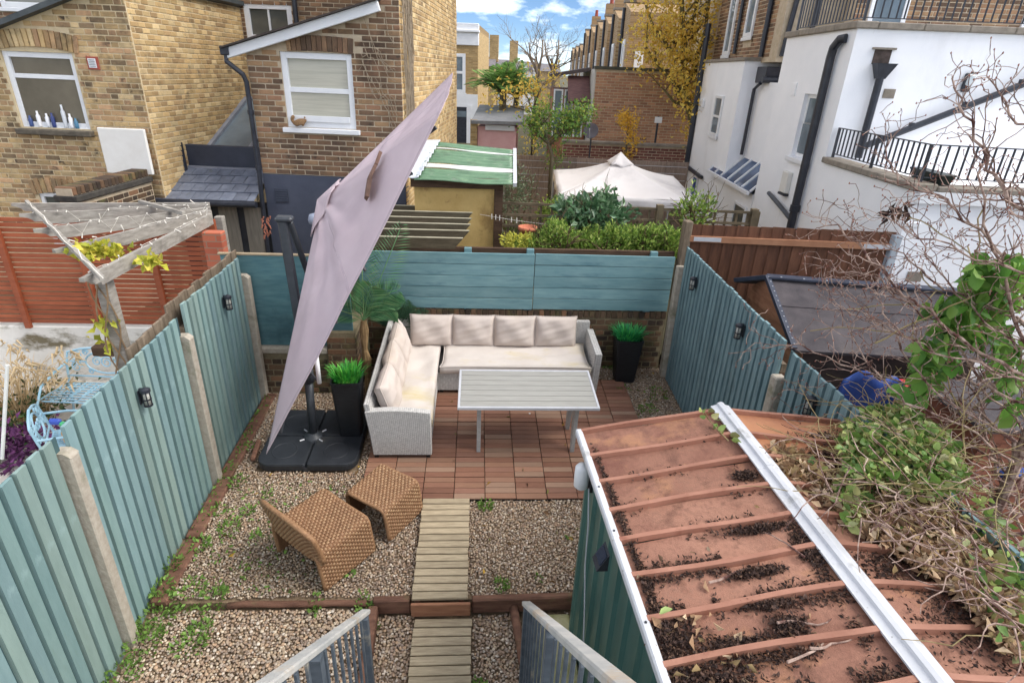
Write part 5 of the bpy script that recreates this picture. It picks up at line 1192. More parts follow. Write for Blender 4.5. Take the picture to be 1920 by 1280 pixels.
for (a_,b__,r_) in(((4.56,13.3,7),(4.56,13.3,4.2),.05),((4.56,15.1,7),(4.56,15.1,4.3),.04),((4.9,12.55,7),(4.7,12.55,4.2),.05),((5.3,12.5,7),(5.1,12.5,4.2),.05)): MB().tube([a_,b__],r_,8).build('downpipe',M_pipe,wh)
# second white bay
MB().bb(UA,5.3,13.4,16.6,-.6,4.12).build('rear_bay',M_wr,wh)
for k in range(5): MB().bb(UA-.04,UA+.2,13.36+.65*k,14.0+.65*k,4.122,4.19,.01).build('coping',M_cope,wh)
MB().bb(UA-.0,5.3,13.36,13.39,4.122,4.19).build('coping',M_cope,wh)
window(wh,FA,14.35,14.95,2.56,3.42,fr=.06,out=.0,split=2.98,gl=M_gl2,proud=True)
p=MB(); fbox(p,FA,15.9,16.1,0,.07,3.1,3.3,.02); p.build('alarm_box',M_pvc,wh)
p=MB(); p.tube([(UA-.06,16.5,5.0),(UA-.06,16.5,1.2)],.07,8); p.tube([(UA-.06,16.5,1.6),(UA-.06,14.9,1.55)],.05,8); p.build('downpipe',M_pipe,wh)
MB().bb(4.56,6.0,12.8,13.35,3.72,4.02,.01).build('box_gutter',mat('black_fascia',C(34,34,42),C(54,54,62),scale=5,rough=.4),wh); MB().tube([(4.5,12.78,3.78),(6,12.78,3.78)],.06,8).build('gutter',M_pipe,wh)
p=MB(); p.tube([(4.56,13.0,3.72),(4.56,13.3,3.6),(4.56,13.3,2.3)],.035,8); p.build('downpipe',M_pipe,wh)
MB().bb(4.65,6,11.41,13.38,-.6,3.74).build('infill_wall',M_wr,wh)
MB().bb(UA,4.64,11.45,13.38,-.6,1.78).build('conservatory_wall',M_wr,wh)
c0,c1,c2,c3=Vector((UA-.08,11.45,1.82)),Vector((UA-.08,14.3,1.82)),Vector((4.66,14.3,2.25)),Vector((4.66,11.45,2.25))
slabq(c0,c1,c2,c3,.02,glass('blue_glass',C(58,76,104)),'glass_roof',wh)
for t in np.linspace(0,1,7): MB().bar(c0.lerp(c1,t)+Vector((0,0,.02)),c3.lerp(c2,t)+Vector((0,0,.02)),.045,.03).build('glazing_bar',M_pvc,wh)
MB().bar(c0+Vector((-.03,0,-.02)),c1+Vector((-.03,0,-.02)),.06,.06).build('white_gutter',M_pvc,wh)
window(wh,face('-u',UA),11.6,12.3,.8,1.5,fr=.05,out=.01,gl=M_gl,sill=False,proud=True)
window(wh,face('-u',UA),15.3,15.75,.6,1.5,fr=.05,out=.01,gl=mat('blue_door_glass',C(40,70,140),C(60,90,160),rough=.2),sill=False,proud=True)

# ---------------------------------------------------------------- far buildings
def texbrick(nm,c1,c2,mo,axis='v',s=1):
    if nm in MATS: return MATS[nm]
    m=bpy.data.materials.new(nm); MATS[nm]=m; m.use_nodes=True; nt=m.node_tree; n=nt.nodes; l=nt.links; b=n['Principled BSDF']; b.inputs['Roughness'].default_value=.9
    g=n.new('ShaderNodeTexCoord'); sp=n.new('ShaderNodeSeparateXYZ'); cb=n.new('ShaderNodeCombineXYZ'); l.new(g.outputs['Object'],sp.inputs[0]); l.new(sp.outputs[0 if axis=='v' else 1],cb.inputs[0]); l.new(sp.outputs[2],cb.inputs[1])
    bt_=n.new('ShaderNodeTexBrick'); l.new(cb.outputs[0],bt_.inputs[0]); bt_.inputs['Color1'].default_value=c1; bt_.inputs['Color2'].default_value=c2; bt_.inputs['Mortar'].default_value=mo; bt_.inputs['Scale'].default_value=4.44*s; bt_.inputs['Row Height'].default_value=.333; bt_.inputs['Brick Width'].default_value=1.0; bt_.inputs['Mortar Size'].default_value=.03
    l.new(bt_.outputs[0],b.inputs['Base Color']); return m
T_y=texbrick('far_yellow_brick',C(150,122,78),C(190,158,104),C(170,150,112)); T_yu=texbrick('far_yellow_brick_side',C(176,146,96),C(206,176,120),C(196,172,126),'u'); T_br=texbrick('far_brown_brick_side',C(140,112,78),C(176,142,100),C(176,156,120),'u')
fh=thing('corner_house','pale brick corner house with white parapet across the street','house',(0,0,0),ROT)
V_=34; MB().bb(-9,-3.02,V_,V_+8,-.9,5.9).build('wall',T_y,fh); MB().bb(-3.02,-3.0,V_+.02,V_+8,-.9,5.6).build('side_wall',T_yu,fh)
MB().bb(-9,-2.98,V_-.08,V_+.3,4.9,5.92,.02).build('parapet',M_pvc,fh); MB().bb(-9,-2.94,V_-.2,V_+.3,5.5,5.62,.02).build('cornice',M_pvc,fh)
MB().bb(-9,-2.99,V_-.06,V_-.0,-.9,2.55).build('stucco_base',M_pvc,fh)
window(fh,face('-v',V_),-4.5,-3.66,2.6,4.5,fr=.16,out=.06,split=3.6,gl=M_gl2,proud=True); 
d=MB().bb(-4.3,-3.5,V_-.09,V_-.065,-.3,1.9).build('door',M_pipe,fh); MB().bb(-4.2,-3.6,V_-.1,V_-.09,1.4,1.7).build('fanlight',M_gl2,d); MB().bb(-3.58,-3.3,V_-.1,V_-.06,-.9,2.0).build('pilaster',M_pvc,fh)
# terrace of tall outriggers, right
vv=24.0
for k in range(9):
    t=thing('terrace_house',['tall narrow brick rear wing nearest in the far right terrace','second brick rear wing in the far terrace','third brick rear wing in the far terrace','fourth brick rear wing in the far terrace, with chimney','fifth brick rear wing along the far terrace','sixth brick rear wing along the far terrace','seventh brick rear wing along the far terrace','eighth brick rear wing along the far terrace, very distant','farthest small brick rear wing of the terrace'][k],'house',(0,0,0),ROT,group='rear wings of the far terrace')
    z1=6.3+.07*k+(0 if k<6 else -.8); u0=3.35+.04*k; w=2.1
    q=MB(); q.prism([(vv,z1-.45),(vv+w*.85,z1),(vv+w,z1),(vv+w,-.5),(vv,-.5)],u0,u0+4,'x'); q.build('wall',T_br,t,False,True)
    MB().bb(u0+1.6,u0+5,vv+w,vv+w+1.6,-.5,z1+.5).build('recessed_wall',T_br,t)
    MB().bb(u0-.03,u0+4,vv+w*.8,vv+w+.05,z1,z1+.1).build('parapet',M_cope,t)
    window(t,face('-u',u0),vv+.55,vv+1.15,3.2,5.0,fr=.14,out=.06,split=4.1,gl=M_gl2,proud=True); 
    MB().tube([(u0-.06,vv+1.5,z1-.2),(u0-.06,vv+1.5,.5)],.06,6).build('downpipe',M_pipe,t)
    MB().bb(u0+.3,u0+.62,vv-.03,vv-.004,3.6,4.6).build('side_window',M_pvc,t)
    if k in(0,2,3,5): 
        c=MB().bb(u0+.4,u0+1.0,vv+w-.5,vv+w,z1,z1+.9).build('chimney',T_br,t); MB().lathe([(.12,0),(.1,.4)],8,(u0+.7,vv+w-.25,z1+.9)).build('chimney_pot',MATS['red_terracotta'],c)
    vv+=3.7+.35*k
# far street roofs
M_fr=mat('far_roof',C(104,100,104),C(132,126,126),scale=2,rough=.8)
for k,(px0,px1,py0,py1,lab) in enumerate(((905,925,105,200,'distant brown gable house with chimney behind the palm'),(945,1005,113,180,'distant slate roofed terrace beyond the palm'),(925,950,110,180,'distant white dormer house beyond the palm'),(1005,1048,118,175,'distant low brick house behind the bare trees'))):
    a,b_=atV(px0,py0,70+6*k),atV(px1,py1,70+6*k); t=thing('far_house',lab,'house',(0,0,0),ROT,group='distant street houses')
    MB().bb(a.x,b_.x,a.y,a.y+8,-.9,a.z-1.0).build('wall',[T_y,M_pvc,M_pvc,T_y][k],t)
    MB().prism([(a.y-.2,a.z-1.0),(a.y+4,a.z),(a.y+8.2,a.z-1.0)],a.x,b_.x,'x').build('roof',M_fr,t,False,True)
    if k in(0,1): MB().bb(a.x+.5,a.x+1.5,a.y+3,a.y+4,a.z-.5,a.z+2.2).build('chimney',T_y,t)
    if k==1:
        for j in range(3): MB().bb(a.x+.6+1.4*j,a.x+1.3+1.4*j,a.y-.1,a.y+2,a.z-1,a.z-.25).build('dormer',M_pvc,t)
# brown brick building
bb_=thing('brown_building','plain brown brick end wall of a low building behind the gazebo','building',(0,0,0),ROT)
B4=[C(178,132,102),C(162,116,90),C(188,144,112),C(152,110,88),C(182,136,102)]; B4o,B4i=brickpair('red_brown',B4,C(158,116,90),C(186,140,108))
VB=18.5; wl=MB().bb(1.78,6.6,VB,VB+6,-.5,3.9).build('wall',M_mo2,bb_)
bricks(wl,(1.78,VB,1.5),(1,0,0),(0,-1,0),3.4,2.4,B4o,B4i,nsing=200,key=lambda b:abs(b[0]-1.6))
MB().bb(1.72,6.6,VB-.04,VB+.3,3.902,3.98).build('coping',mat('dark_coping',C(64,66,56),C(90,88,76),scale=5),bb_)
MB().bb(1.74,1.78,VB+.02,VB+6,-.5,3.9).build('side_render',mat('grey_render',C(170,166,156),C(196,192,182),scale=3),bb_)
lt2=thing('glazed_annex','low white framed annex with brown tiled roof beside the brown building','annex',(0,0,0),ROT)
MB().bb(.6,1.7,20,23,-.5,3.3).build('wall',M_brn,lt2); slabq((.5,19.8,3.72),(1.72,19.8,3.95),(1.72,23,3.95),(.5,23,3.72),.1,mat('annex_roof',C(70,62,64),C(96,86,84),scale=4),'roof',lt2)
for k in range(3): window(lt2,face('-v',20.0),.64+.34*k,.94+.34*k,1.9,3.3,fr=.05,out=.03,gl=M_gl2,sill=False,proud=True)
slabq((1.05,19.0,3.0),(1.72,19.0,3.0),(1.72,20,3.7),(1.05,20,3.7),.08,mat('brown_tiles',C(84,56,56),C(112,80,76),scale=8,st=(1,1,6)),'tiled_slope',lt2)
sg=thing('sign_post','white square sign on a dark post before the brown building','sign',uv(*atV(1229,262,17.4)),ROT)
MB().tube([(0,0,-1.5),(0,0,.62)],.03,8).build('post',M_pipe,sg); MB().box((0,-.035,.52),(.2,.02,.16),.004).build('sign_plate',M_pvc,sg)
gw=thing('garden_wall','long red brown brick garden wall below the brown building','wall',(0,0,0),ROT)
wl=MB().bb(.9,4.35,17.0,17.25,-.5,2.02).build('wall',M_mo2,gw); bricks(wl,(.9,17.0,1.0),(1,0,0),(0,-1,0),3.4,1.0,mat('plum_brick',C(110,66,58),C(136,86,74),rnd='obj',rv=.25,scale=20),mat('plum_brick_joined',C(110,66,58),C(136,86,74),rnd='isl',rv=.25,scale=20),nsing=150)
MB().bb(.86,4.35,16.95,17.3,2.022,2.08).build('coping',M_cope,gw)
pk=thing('pink_shed','low pink fronted outbuilding with grey roof below the palm','shed',(0,0,0),ROT)
MB().bb(-1.75,-.5,20,23,-.5,2.1).build('wall',mat('pink_paint',C(222,166,164),C(232,184,180),scale=3),pk); slabq((-1.95,19.8,2.28),(-.3,19.8,2.3),(-.3,23,2.62),(-1.95,23,2.6),.1,mat('grey_roof_felt',C(126,126,128),C(150,150,150),scale=4),'roof',pk); MB().bb(-1.5,-.55,19.94,19.99,2.0,2.16).build('fascia',M_pvc,pk)
MB().bb(-1.98,-1.76,19.9,20.2,-.5,2.3).build('brick_pier',T_y,pk)
# ---------------------------------------------------------------- left neighbour
M_redw=mat('red_stained_slat',C(146,72,42),C(172,92,56),scale=4,st=(1,6,6),rough=.6,rnd='obj',rv=.14,coord='obj',bump=.2)
rf=thing('slatted_fence','rust red fence of thin horizontal slats on the low white wall','fence',(0,0,0))
FX=[-7.0,-5.55,-4.68,-3.86,-3.1]
for i in range(4):
    x0,x1=FX[i],FX[i+1]; me=MB().box((0,0,0),(x1-x0-.006,.018,.048),.003).mesh('slat',M_redw)
    for k in range(22): ob('slat',me,rf,((x0+x1)/2,7.0,.70+.0605*k+rng.uniform(-.002,.002)),(0,rng.gauss(0,.0015),0))
for x in FX[1:]: MB().bb(x-.035,x+.035,6.94,6.988,.62,2.04,.004).build('post',M_redw,rf)
M_dw=mat('dirty_white_wall',C(214,210,200),C(234,231,224),scale=2,rough=.9,bump=.5,bscale=25,dirt=[(C(120,110,86),1.7,.52,.66,(1,1,2)),(C(90,84,70),4,.62,.72,(1,1,1))])
tag(MB().bb(-7.5,-2.68,6.98,7.15,-.15,.635,.012).build('low_wall',M_dw),'dirty white rendered low wall under the red slat fence','wall')
tag(MB().bb(-3.08,-2.86,6.6,6.72,0,1.98,.01).build('brick_pier',texbrick('red_pier_brick',C(170,84,58),C(190,104,74),C(150,120,100))),'narrow red brick pier at the end of the red slat fence','pier')
# pergola
M_gw=mat('weathered_grey_timber',C(132,126,118),C(178,172,162),scale=5,st=(1.5,1.5,6),rough=.85,bump=.4,bscale=40,rnd='obj',rv=.1,dirt=[(C(96,92,84),2.4,.56,.75,(1,1,1))])
M_cord=mat('white_cord',C(222,216,204),C(236,232,222),rough=.6)
pg=thing('pergola','weathered grey fan pergola with fairy lights beside the red fence','pergola',(0,0,0))
ZP=2.12
def pgp(px_,py_,z=ZP): return atz(px_,py_,z)
ends=[(22,381),(36,401),(62,430),(100,468),(152,522)]; rts=[(392,380),(392,383),(393,388),(394,394),(394,400)]
for i,(e_,r_) in enumerate(zip(ends,rts)):
    a,b_=pgp(*e_),pgp(*r_); d=(b_-a); L=d.length; d.normalize(); s=Vector((-d.y,d.x,0))*.02; up=Vector((0,0,1))
    h=.125; prof=[(0,0),(0,-.03),(.05,-.04),(.09,-.06),(.12,-.09),(.19,-.095),(.2,-h),(L,-h),(L,0)]
    v=[a+d*q+up*z-s for q,z in prof]+[a+d*q+up*z+s for q,z in prof]; n=len(prof)
    MB().add(v,[tuple(range(n)),tuple(range(n,2*n))[::-1]]+[(k,n+k,n+(k+1)%n,(k+1)%n) for k in range(n)]).build('rafter',M_gw,pg,False,True)
a,b_=pgp(50,378,2.15),pgp(192,522,2.15); MB().bar(a,b_,.035,.04).build('cross_beam',M_gw,pg)
MB().bar(pgp(262,378,2.15),pgp(345,400,2.15),.04,.04).build('cross_beam',M_gw,pg)
pt=atz(185,520,2.0); pb_=Vector((pt.x+.02,pt.y+.05,0)); MB().bb(pt.x-.055,pt.x+.055,pt.y,pt.y+.11,-.12,2.0,.008).build('post',M_gw,pg)
MB().bb(pgp(392,395).x-.05,pgp(392,395).x+.05,7.25,7.35,-.12,2.0,.008).build('post',M_gw,pg)
fl=MB(); bl=MB()
for i,(e_,r_) in enumerate(zip(ends,rts)):
    if i==0: continue
    a,b_=pgp(*e_),pgp(*r_); pts=[a.lerp(b_,t)+Vector((0,-.03,(.02 if rng.random()<.7 else -.1))) for t in np.linspace(.08,.98,18)]
    fl.tube(pts,.002,4)
    for p in pts[::1]: q=p+Vector((rng.gauss(0,.03),-.012,rng.gauss(0,.03))); bl.tube([p,q],[.003,.007],5)
ca,cb_=pgp(55,380,2.2),pgp(192,520,2.2)
fl.tube([ca.lerp(cb_,t)+Vector((rng.gauss(0,.01),0,rng.uniform(-.02,.02))) for t in np.linspace(0,1,16)],.0035,4)
fy=thing('fairy_lights','white cord fairy lights strung along the grey pergola','string lights',(0,0,0)); fl.build('cord',M_cord,fy); stuff(bl.build('bulbs',M_cord,fy))
M_yl=mat('yellow_green_leaf',C(190,190,40),C(214,206,70),scale=20,rnd='isl',pal=[C(204,200,50),C(180,188,50),C(216,200,80),C(160,172,60)],rv=.15,trans=.3)
P=[];N=[];stm=MB()
for (c_,r_,n) in ((pgp(170,468,2.1),.14,120),(pgp(215,470,2.08),.10,50),(pgp(285,490,2.06),.08,50),(atz(195,600,1.6),.10,26),(atz(205,640,1.35),.12,36)):
    for k in range(n): 
        q=Vector(c_)+Vector((rng.gauss(0,r_*.6),rng.gauss(0,r_*.4),rng.gauss(0,r_*.25))); P.append(q[:]); N.append((rng.gauss(0,.6),-.4,rng.gauss(0,.6)))
vn=thing('climber','yellow leaved climbing plant on the grey pergola post','climber',(0,0,0))
stuff(ob('leaves',leafmesh('leaves',P,N,np.full(len(P),.075),.7,M_yl),vn))
for k in range(4):
    x=pt.x; stm.tube([Vector((x+.07*math.sin(z*5+k*1.5),pt.y-.03+.03*math.cos(z*4+k),z)) for z in np.linspace(.9,2.05,12)],.007,5)
stm.build('stem',mat('vine_stem',C(120,96,70),C(150,124,92),scale=10),vn)
hp=tag(MB().box((0,0,0),(.2,.12,.1),.01).build('hanging_trough',M_dk,None,False,False,aty(198,655,5.3)),'small dark trough hanging on the pergola post','trough')
# light blue cast bench and chair
M_lb=mat('pale_blue_metal',C(144,192,214),C(170,210,228),scale=6,rough=.4,spec=.5)
def scroll(mb,c,r,turns,X,Z,rad=.008,n=22):
    mb.tube([Vector(c)+X*(r*(1-.75*k/n)*math.cos(turns*6.28*k/n))+Z*(r*(1-.75*k/n)*math.sin(turns*6.28*k/n)) for k in range(n+1)],rad,5)
def castseat(label,loc_,rz,w=.95,seatz=.42,backh=.44,grp='pale blue cast metal seats',tilt=(0,0)):
    t=thing('cast_seat',label,'bench',loc_,(tilt[0],tilt[1],rz),group=grp); X,Z=Vector((1,0,0)),Vector((0,.18,1)).normalized()
    fr=MB(); o=Vector((-w/2,.25,seatz)); p=lambda a,b:o+X*a*w+Z*b*backh
    fr.tube([p(0,-.9),p(0,.5),p(.03,.85),p(.2,.95),p(.5,1.03),p(.8,.95),p(.97,.85),p(1,.5),p(1,-.9)],.013,8); fr.tube([p(0,.2),p(1,.2)],.01,6)
    for sx_ in(0,1):
        fr.tube([p(sx_,.55),p(sx_,.5)+Vector((0,-.2,0)),p(sx_,.4)+Vector((0,-.42,-.02)),p(sx_,0)+Vector((0,-.5,0)),p(sx_,-.95)+Vector((0,-.5,0))],.013,8)
    fr.build('frame',M_lb,t)
    bk=MB(); nsl=3 if w>.7 else 2
    bk.tube([p(.5+.26*math.cos(a),.6+.3*math.sin(a)) for a in np.linspace(0,6.28,25)],.011,6)
    for cx_,cz_,r_ in((.12,.45,.09),(.12,.75,.09),(.88,.45,.09),(.88,.75,.09),(.5,.6,.1),(.38,.62,.08),(.62,.62,.08),(.25,.86,.05),(.75,.86,.05),(.3,.34,.05),(.7,.34,.05)): scroll(bk,p(cx_,cz_),r_*w*.8,1.6,X,Z)
    bk.tube([p(.0,.6),p(.24,.6)],.01,5); bk.tube([p(.76,.6),p(1,.6)],.01,5); bk.build('backrest_scrolls',M_lb,t)
    st_=MB()
    for k in range(9): st_.bar(Vector((-w/2,.25-.055*k,seatz)),Vector((w/2,.25-.055*k,seatz)),.016,.012)
    for k in range(15): st_.bar(Vector((-w/2+w*k/14,.25,seatz+.004)),Vector((-w/2+w*(k+(1 if k%2 else -1)*.6)/14,-.2,seatz+.004)),.014,.012)
    st_.build('seat',M_lb,t)
castseat('pale blue scrolled metal bench against the dirty white wall',(-4.32,6.02,-.2),R(-4))
castseat('pale blue metal chair lower left, half hidden by the teal fence',(-4.0,5.2,-.22),R(118),.55,.40,.42)
# dry grass clump, purple plant, toy sprayer, pole
M_dg=mat('dry_grass',C(160,132,90),C(204,178,132),scale=20,rnd='isl',rv=.25,rough=.9)
dg=thing('dry_grass_clump','clump of dry tan grass with plumes by the white wall','grass',(-5.15,5.95,-.12)); 
stuff(ob('blades',blades(230,.26,.7,M_dg,.8,.010,5),dg))
pm=MB()
for k in range(16):
    a=rng.uniform(0,6.28); r_=rng.uniform(.15,.7); top=Vector((r_*math.cos(a)+.1,r_*math.sin(a)*.7,rng.uniform(.55,.95))); pm.tube([Vector((0,0,0)),top*.6+Vector((0,0,.2)),top],.005,4)
    for j in range(12): q=top+Vector((rng.gauss(0,.03),rng.gauss(0,.03),rng.gauss(-.03,.06))); pm.tube([q,q+Vector((rng.gauss(0,.05),rng.gauss(0,.05),-.06))],[.012,.003],4)
pm.build('plumes',mat('grass_plume',C(190,164,122),C(214,192,152),scale=10),dg)
M_pur=mat('purple_leaf',C(84,40,84),C(120,64,116),scale=20,rnd='isl',rv=.3)
pp=thing('purple_plant','dark purple leaved low plant beside the pale blue chair','plant',(-4.78,5.3,-.1)); n=500
P=nr.normal(0,1,(n,3))*np.array([.16,.2,.08])+np.array([0,0,.1]); stuff(ob('leaves',leafmesh('leaves',P,P+np.array([0,0,.1]),np.full(n,.07),.6,M_pur),pp))
P=nr.normal(0,1,(700,3))*np.array([.3,.4,.12])+np.array([0,0,.15]); gpn=thing('low_shrub','dark green low shrub behind the dry grass by the left edge','shrub',(-5.2,5.75,-.1)); stuff(ob('leaves',leafmesh('leaves',P,P+np.array([0,0,.1]),np.full(700,.07),.5,mat('dark_green_leaf',C(44,66,34),C(72,94,48),scale=20,rnd='isl',rv=.3)),gpn))
ty=thing('toy_sprayer','orange and green toy sprayer bottle on the pale blue chair','toy',(-4.05,5.12,.2)); MB().lathe([(.05,0),(.055,.02),(.055,.12),(.03,.17)],12).build('bottle',mat('orange_plastic',C(236,160,40),C(242,176,60),rough=.4),ty,True); MB().box((0,0,.2),(.1,.05,.06),.015).build('trigger_head',mat('green_plastic',C(60,180,110),C(80,196,130),rough=.4),ty); MB().box((-.1,.02,.22),(.12,.05,.07),.02).build('nozzle',mat('blue_plastic',C(60,90,200),C(80,110,214),rough=.4),ty)
tag(MB().tube([aty(14,684,5.0),aty(4,860,4.9)],.016,8).build('white_pole',mat('pole_white',C(216,220,216),C(232,234,230),rough=.4)),'white pole leaning at the far left edge','pole')
# string of dried peppers on the blue wall
ch_=MB()
for k in range(30): p=aty(498+rng.gauss(0,4),405+k*1.3,8.9)+Vector((rng.gauss(0,.02),0,0)); ch_.tube([p,p+Vector((rng.gauss(0,.02),-.01,-.05))],[.014,.004],5)
tag(ch_.build('hanging_shells',mat('russet_shells',C(150,84,66),C(190,130,104),rnd='isl',rv=.3,scale=20)),'string of russet shells hanging on the blue painted wall','ornament')
tag(MB().lathe([(0,0),(.08,.01),(.09,.06),(.07,.12),(0,.14)],14).build('covered_basket',mat('grey_cloth',C(130,140,160),C(160,168,184),scale=6),None,True,False,aty(592,420,7.4)),'rounded grey blue covered pot behind the parasol vent','pot')

# squirrel on the sash window sill
sq=MB(); o=uv(-3.47,9.14,2.87)
M_fur=mat('squirrel_fur',C(120,92,62),C(160,126,88),scale=60,rough=.95,bump=.6,bscale=200)
def blob(pts,rs,n=10): sq.tube(pts,rs,n)
V3=lambda x,z,y=0:o+Vector((x,y,z))
sk_=bpy.data.meshes.new('body'); vs_=[V3(-.05,.05),V3(0,.075),V3(.05,.075),V3(.085,.095),V3(.115,.095),V3(-.085,.06),V3(-.10,.10),V3(-.085,.14),V3(-.055,.155),V3(-.03,.02,-.03),V3(-.03,.02,.03),V3(.055,.015,-.02),V3(.055,.015,.02)]
sk_.from_pydata([v[:] for v in vs_],[(0,1),(1,2),(2,3),(3,4),(0,5),(5,6),(6,7),(7,8),(0,9),(0,10),(2,11),(2,12)],[])
so_=ob('squirrel',sk_); sk_.materials.append(M_fur); mdf=so_.modifiers.new('skin','SKIN'); rr=[.045,.05,.042,.034,.014,.022,.03,.032,.02,.016,.016,.012,.012]
for i,r_ in enumerate(rr): sk_.skin_vertices[0].data[i].radius=(r_,r_)
sk_.skin_vertices[0].data[0].use_root=True; so_.modifiers.new('sub','SUBSURF').levels=1
so_.modifiers['sub'].render_levels=2
tag(so_,'brown squirrel with curled tail crouching on the sash window sill','squirrel')
er=MB(); er.tube([V3(.09,.125,-.015),V3(.088,.15,-.018)],[.01,.003],6).tube([V3(.09,.125,.015),V3(.088,.15,.018)],[.01,.003],6); e_=er.build('ear',M_fur,None); e_.parent=so_
for s_ in(-1,1): ey=MB().lathe([(0,-.005),(.005,0),(0,.005)],8,V3(.105,.108,s_*.024)).build('eye',M_blk,so_,True)

# ---------------------------------------------------------------- yellow shed and dark rafters
M_och=mat('ochre_render',C(196,160,90),C(220,188,116),scale=2.2,rough=.85,bump=.3,bscale=30,dirt=[(C(128,96,50),1.5,.54,.76,(1,1,.7)),(C(150,110,66),5,.6,.75,(1,1,1))])
ys=thing('ochre_shed','ochre rendered shed with green corrugated plastic roof','shed',(0,0,0))
MB().bb(-.86,.24,8.2,9.4,0,2.36).build('wall',M_och,ys)
MB().bb(-.9,.3,8.12,8.198,2.27,2.40).build('fascia',M_dk,ys)
MB().bb(.245,.36,8.14,8.26,.2,2.34).build('post',M_dk,ys)
M_cg=mat('green_corrugated',C(84,120,90),C(112,146,112),scale=4,rough=.4,spec=.5,st=(1,5,1),dirt=[(C(130,160,120),3,.55,.75,(1,3,1)),(C(76,92,74),2,.52,.72,(1,1,1)),(C(150,158,140),7,.6,.75,(1,4,1))])
M_cw=mat('white_corrugated',C(206,208,200),C(226,228,220),scale=4,rough=.4)
def corr(a,b_,c_,d,waves,m,name,par,amp=.012,ns=6):
    a,b_,c_,d=[Vector(p) for p in(a,b_,c_,d)]; n_=(b_-a).cross(d-a).normalized(); n_=n_ if n_.z>0 else -n_
    f=lambda u,v:np.array((a.lerp(b_,u)).lerp(d.lerp(c_,u),v)+n_*(amp*math.sin(v*waves*6.28)+.012*math.sin(u*7)*(1-v)))
    o=sheet(f,14,waves*ns,m,name,par); o.modifiers.new('t','SOLIDIFY').thickness=.004; return o
A,B,D,E_=Vector((-.84,8.02,2.38)),Vector((.50,7.98,2.36)),Vector((-.62,9.3,2.74)),Vector((.56,9.3,2.66))
ls=lambda t:(A.lerp(D,t),B.lerp(E_,t))
for (t0,t1,m_,w) in((0,.30,M_cg,4),(.302,.42,M_cw,2),(.422,.80,M_cg,5),(.802,.85,M_cw,1),(.852,1,M_cg,2)):
    a0,b0=ls(t0); a1,b1=ls(t1); corr(a0,b0,b1,a1,w,m_,'roof_sheet',ys,.016)
corr(A+Vector((-.2,.1,.02)),A+Vector((.06,0,.03)),D+Vector((.06,0,.03)),D+Vector((-.16,0,.02)),9,mat('crumpled_flashing',C(190,196,204),C(224,228,232),scale=8,rough=.4,bump=.5,bscale=30),'flashing',ys,.014)
MB().bar(B+Vector((.01,0,0)),E_+Vector((.01,0,0)),.05,.05).build('verge_trim',MATS['white_trim'],ys)
M_raf=mat('dark_rafter',C(72,64,48),C(104,94,74),scale=5,st=(1,6,6),rough=.85,bump=.3,rnd='obj',rv=.1)
M_raft=mat('rafter_top',C(150,144,122),C(176,170,146),scale=5,rough=.85)
dr=thing('dark_pergola','dark brown pergola rafters behind the teal boards beside the ochre shed','pergola',(0,0,0))
for k,(px_,py_) in enumerate(((885,389),(886,399),(884,410),(882,421),(880,433),(868,447))):
    e_=atz(px_,py_,1.98); y_=e_.y; x1=e_.x; q=MB(); q.prism([(-1.75,1.98),(x1,1.98),(x1-.10,1.86),(-1.75,1.86)],y_-.02,y_+.02,'y'); r_=q.build('rafter',M_raf,dr,False,True); MB().bb(-1.75,x1,y_-.022,y_+.022,1.981,1.986).build('top_edge',M_raft,r_)
MB().bb(-1.0,-.93,7.25,8.15,1.78,1.855).build('beam',M_raf,dr); MB().bb(-1.72,-1.62,7.25,7.35,.3,1.855).build('post',M_raf,dr); MB().bb(-.99,-.93,7.3,7.36,.3,1.78).build('post',M_raf,dr)
def pot(label,loc_,r,h,m):
    t=thing('terracotta_pot',label,'pot',loc_,group='terracotta pots'); MB().lathe([(r*.68,0),(r*.95,h*.78),(r*1.08,h*.78),(r*1.08,h),(r*.95,h),(r*.9,h*.86)],18).build('pot',m,t,True)
M_tc=mat('terracotta',C(176,98,70),C(204,126,94),scale=8,rough=.85)
pot('terracotta pot by the trellis left of the laurel',aty(988,452,7.7),.12,.20,M_tc)
pot('small terracotta pot under the dark pergola rafters',aty(783,460,7.4),.09,.13,M_tc)
cl=MB(); a,b_=aty(900,402,8.1),aty(1150,425,7.8); cl.tube([a.lerp(b_,t)+Vector((0,0,-.05*math.sin(math.pi*t))) for t in np.linspace(0,1,10)],.003,4)
for t in(.09,.12,.15,.24,.28): p=a.lerp(b_,t)+Vector((0,0,-.05*math.sin(math.pi*t))); cl.box(p,(.012,.012,.07))
tag(cl.build('washing_line',M_cord),'thin washing line with pegs running from the ochre shed','washing line')

